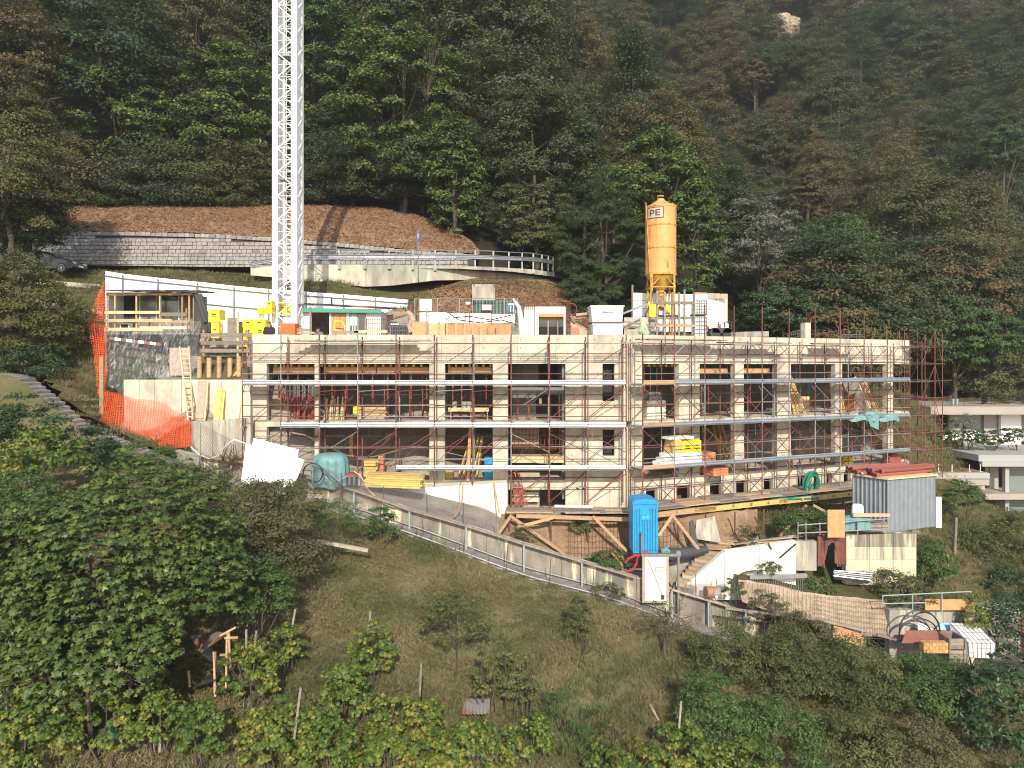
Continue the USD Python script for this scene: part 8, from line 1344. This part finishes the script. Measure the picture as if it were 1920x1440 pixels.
for k, (x0, x1, yt, yb) in enumerate(((1690, 1760, 812, 842), (1758, 1800, 806, 840), (1798, 1842, 803, 842), (1838, 1882, 808, 842), (1878, 1925, 804, 842))):
    t = B('oleander', ['leftmost', 'second', 'third', 'fourth', 'rightmost'][k] + ' white flowering oleander of the row on the terrace of the modern house', x0, x1, yt, yb, 49.5, green_shrub, .15, 2.2, shape='lance', aspect=.35, base=P(0, 850, 49.5)[2]); rng = np.random.default_rng(k); d = unit(rng, 40); d[:, 1] = -abs(d[:, 1]); d[:, 2] = abs(d[:, 2]); c = (P(x0, yt, 49.5) + P(x1, yb, 49.5)) / 2; R = V((x1 - x0) / 2 / F * 49.5, .9, (yb - yt) / 2 / F * 49.5); obj('flowers', leaves(c + d * R * 1.03, d + .3, .15, rng, .9), flower, t)
B('olive_tree', 'small grey olive tree in front of the modern house wall', 1783, 1828, 778, 818, 50.5, silver, .13, .8, 'tree', trunk=True, stem=.06, base=P(0, 845, 50.5)[2]); B('roof_shrub', 'grey shrub on the planted roof of the modern house', 1842, 1890, 728, 765, 55, olive_shrub, .14, .8, base=P(0, 766, 55)[2]); B('roof_shrub', 'dry grasses on the planted roof at the right edge', 1880, 1960, 735, 765, 56, twig_shrub, .14, .8, base=P(0, 766, 56)[2])
# vines on stakes
def vine(label, x0, x1, yt, yb, dens=1.0, stakes=(), Y=None):
    g = ground((x0 + x1) / 2, min(yb, 1475)); Yv = Y or g[1]; t = B('vine', label, x0, x1, yt, yb, Yv, vine_leaf, .125, dens, cat='vine', shape='lobed', base=g[2], stem=.03, deep=.55)
    for sx_, s0, s1, dx in stakes: q = MB(); q.bar(P(sx_, s1, Yv - .05), P(sx_ + dx, s0, Yv - .05), .055, .05, (0, 1, 0)); obj('stake', q, wood_grey, t)
    return t
vine('yellowing vine along the bottom edge at the far left', -30, 140, 1305, 1470, 1.0, ((10, 1290, 1400, 3),)); vine('yellow green vine with a leaning stake left of the shelter', 120, 275, 1300, 1440, 1.0, ((168, 1275, 1330, 7), (152, 1375, 1425, 4))); vine('bright yellow vine below the rusty shelter', 245, 360, 1285, 1420, 1.0, ((290, 1365, 1412, -8), (300, 1372, 1410, 2)))
vine('dark green vine at the bottom right of the shelter', 335, 430, 1310, 1460); vine('vine with pale stakes right of the rusty shelter', 405, 520, 1205, 1330, 1.0, ((402, 1222, 1300, 2), (462, 1180, 1215, 0), (478, 1182, 1210, 3))); vine('vine topped with yellow leaves on a tall stake', 505, 572, 1165, 1265, 1.0, ((548, 1142, 1175, 6),)); vine('low vine along the bottom edge left of the bare earth patch', 440, 600, 1320, 1460, 1.0, ((552, 1290, 1385, 12),))
vine('upper end of the sloping vine row in the lawn', 655, 738, 1165, 1290, 1.1, ((692, 1145, 1180, 3),)); vine('middle of the sloping vine row with a dark stake', 600, 700, 1235, 1370, 1.1, ((612, 1345, 1290, 20),)); vine('lower end of the sloping vine row at the bottom edge', 545, 665, 1330, 1470, 1.0); vine('vine climbing a stake at the bottom centre left', 690, 830, 1300, 1400, .9, ((787, 1243, 1305, 3),)); vine('yellowing vine along the bottom centre', 660, 800, 1375, 1480); vine('vine over the tin sheets at the bottom centre', 790, 960, 1350, 1480); vine('green vine leaves at the bottom centre right', 930, 1040, 1340, 1440, .8)
vine('vine with a pale stake at the left of the bottom right bushes', 1225, 1330, 1345, 1465, 1.0, ((1273, 1315, 1365, 4), (1235, 1320, 1350, -16))); vine('dark vine leaves along the bottom right centre', 1090, 1240, 1385, 1490); vine('vine leaves along the bottom edge under the right thicket', 1310, 1450, 1390, 1490)
# rusty shelter under the fig tree
sl = thing('tin_shelter', 'collapsing shelter of rusty corrugated tin on poles under the fig tree', 'shelter', ground(390, 1300)); Ysh = ground(390, 1300)[1]
def tin_sheet(x0, y0, x1, y1, x2, y2, x3, y3, Ya, Yb_, m):
    A, Bq, C, E = P(x0, y0, Ya), P(x1, y1, Ya), P(x2, y2, Yb_), P(x3, y3, Yb_); n = 18; q = MB(); s = np.linspace(0, 1, n * 3); L0 = A + (Bq - A) * s[:, None] + V(0, 0, .022) * np.sin(s * n * 2 * np.pi)[:, None]; L1 = E + (C - E) * s[:, None] + V(0, 0, .022) * np.sin(s * n * 2 * np.pi)[:, None]; g_ = np.stack([L0, L1], 1); q.grid(g_); q.grid(g_[::-1] - V(0, 0, .006)); obj('tin_sheet', q, m, sl)
tin_sheet(375, 1225, 425, 1190, 412, 1184, 355, 1192, Ysh - .4, Ysh + .9, tin); tin_sheet(378, 1226, 420, 1262, 424, 1245, 392, 1214, Ysh - .3, Ysh + .6, galv_dull); tin_sheet(232, 1290, 320, 1266, 316, 1252, 250, 1282, Ysh - .6, Ysh + .4, tin); tin_sheet(360, 1290, 405, 1275, 415, 1262, 372, 1280, Ysh - .5, Ysh + .4, galv_dull)
for a, b in (((424, 1290), (426, 1184)), ((432, 1252), (429, 1182)), ((404, 1306), (401, 1222)), ((356, 1288), (354, 1258)), ((412, 1192), (442, 1176)), ((421, 1196), (446, 1195)), ((412, 1228), (426, 1228))): q = MB(); q.bar(P(*a, Ysh - .35), P(*b, Ysh - .3), .05, .05, (0, 1, 0)); obj('pole', q, wood, sl)
for lb, x, y, w_, m in (('corrugated tin sheet lying in the grass at the bottom centre', 893, 1348, 26, tin), ('grey tin sheet among the vines at the bottom centre', 905, 1432, 30, galv_dull)):
    g = ground(x, y); q = MB(); s = np.linspace(-.4, .4, 40); L = np.array([[g + V(a, b, .35 + .02 * math.sin(a * 60) + b * .1) for a in s] for b in (-.35, .45)]); q.grid(L.transpose(1, 0, 2)); q.grid(L.transpose(1, 0, 2)[::-1] - V(0, 0, .006)); obj('tin_sheet', q, m, label=lb, cat='tin sheet')
q = MB(); g = ground(208, 1395); q.path([g + V(0, 0, .1), g + V(0, 0, .5)], .14, 10); obj('blue_barrel', q, blue_toilet, label='small blue barrel hidden under the yellow green vine', cat='barrel'); q = MB(); a, b = P(560, 1008, 26.2), P(690, 1032, 26.4); q.bar(a, b, .14, .12); obj('fallen_log', q, bark_pale, label='long pale grey log lying at the upper left of the lawn', cat='log')
for lb, px, py in (('short pale stake on the lawn edge at the bottom right', 1300, 1330), ('thin metal stake at the left edge beside the fig tree', 18, 930)): g = ground(px, py); q = MB(); q.tube(g, g + V(.03, 0, 1.3), .025, 6); obj('garden_stake', q, galv_dull, label=lb, cat='stake')
# ---------------------------------------------------------------- grass, fallen leaves
def tuft(seed, n, h, spread, lean):
    rng = np.random.default_rng(seed); p = rng.normal(size=(n, 2)) * spread; hh = h * (.5 + rng.random(n)); a = rng.random(n) * 6.28; w = .012 + .008 * rng.random(n); d = np.stack([np.cos(a), np.sin(a)], 1); v = np.zeros((n, 3, 3)); v[:, 0, :2] = p - d * w[:, None]; v[:, 1, :2] = p + d * w[:, None]; v[:, 2, :2] = p + rng.normal(size=(n, 2)) * lean; v[:, 2, 2] = hh; return v.reshape(-1, 3), np.arange(n * 3).reshape(-1, 3), np.repeat(rng.random(n), 3)
gmat = leafmat('grass_blade', [(0, (0.055, 0.083, 0.026)), (.3, (0.099, 0.116, 0.044)), (.55, (0.171, 0.154, 0.073)), (.8, (0.253, 0.209, 0.116)), (1, (0.352, 0.297, 0.187))], .8, .3, .55, patch=.45)
protos_g = [[('blades', tuft(1, 70, .05, .26, .06), gmat)], [('blades', tuft(2, 60, .08, .24, .08), gmat)], [('blades', tuft(3, 30, .16, .12, .1), gmat)]]
rng = np.random.default_rng(12); pl_g = []
N_ = 15000; y = rng.uniform(12, 29.5, N_ * 2); x = rng.uniform(-.76, .76, N_ * 2) * y; ok = y < YL(x) - .05; x, y = x[ok][:N_], y[ok][:N_]; z = h_front(x, y); nn = fbm(np.stack([x * .5, y * .5, 0 * x], -1), 3, 4)
for i in range(len(x)): pl_g.append((0 if nn[i] < .45 else 1 if nn[i] < .62 else (2 if rng.random() < .35 else 1), (x[i], y[i], z[i] - .01), rng.random() * 6.28, .8 + .6 * rng.random()))
scatter('lawn_grass', protos_g, pl_g, 'rough dry grass of the hillside lawn', 'grass')
pl_g = []
for _ in range(12000):
    x, y = rng.uniform(-32, 42), rng.uniform(31, 53); 
    if y < YL(x) + LW + .4: continue
    if -19.2 < x < 23.5 and 34 + max(0, (x - 6) * .43) < y < 45.5 and x > -11.9 or (-19.3 < x < -11 and y > 35): 
        if not (y > 45.8 and x < 6): continue
    if x < 4 and 50.2 < y or -6.6 < x < 6 and 43 < y < 49.2: continue
    if -11 < x < 21 and y < 34.6: continue
    pl_g.append((int(rng.integers(3)), (x, y, h_mid([x], [y])[0] - .02), rng.random() * 6.28, 1 + .8 * rng.random()))
scatter('slope_grass', protos_g, pl_g, 'rough grass and weeds on the slopes round the site', 'grass')
lit = leafmat('fallen_leaf', [(0, (0.086, 0.044, 0.025)), (.4, (0.173, 0.096, 0.051)), (.7, (0.245, 0.148, 0.085)), (.9, (0.302, 0.222, 0.153)), (1, (0.101, 0.118, 0.051))], .8, .15, .2)
bk_p = bank[:, :-1].reshape(-1, 3); rng = np.random.default_rng(3); i = rng.integers(0, 118, 16000); j = rng.integers(0, 23, 16000); a, b = rng.random((16000, 1)), rng.random((16000, 1)); p = bank[i, j] * (1 - a) * (1 - b) + bank[i + 1, j] * a * (1 - b) + bank[i, j + 1] * (1 - a) * b + bank[i + 1, j + 1] * a * b
obj('fallen_leaves', leaves(p + V(0, -.02, .03), V(0, -.5, .8) + .35 * rng.normal(size=p.shape), .16 * (.6 + .7 * rng.random(16000)), rng, .7), lit, label='dry brown leaves strewn over the bank above the stone wall', cat='leaves', kind='stuff')
x, y = rng.uniform(-6.4, 5, 9000), rng.uniform(44.2, 50.8, 9000); p = np.stack([x, y, h_mid(x, y) + .03], 1); obj('fallen_leaves', leaves(p, V(0, -.4, .9) + .35 * rng.normal(size=p.shape), .15 * (.6 + .7 * rng.random(9000)), rng, .7), lit, label='dry brown leaves strewn over the bank below the guard rail', cat='leaves', kind='stuff')
# ---------------------------------------------------------------- air
hzm = usdkit.material(stage, '/World/Looks/haze_look', {'v': ('principled_volume', {'color': (.95, .95, .96), 'density': .0004, 'anisotropy': .35})}, volume='v.volume')
q = MB(); q.mm((-460, -40, -12), (460, 760, 620)); obj('haze', q, hzm, label='thin pale haze in the valley air', cat='haze', kind='stuff')
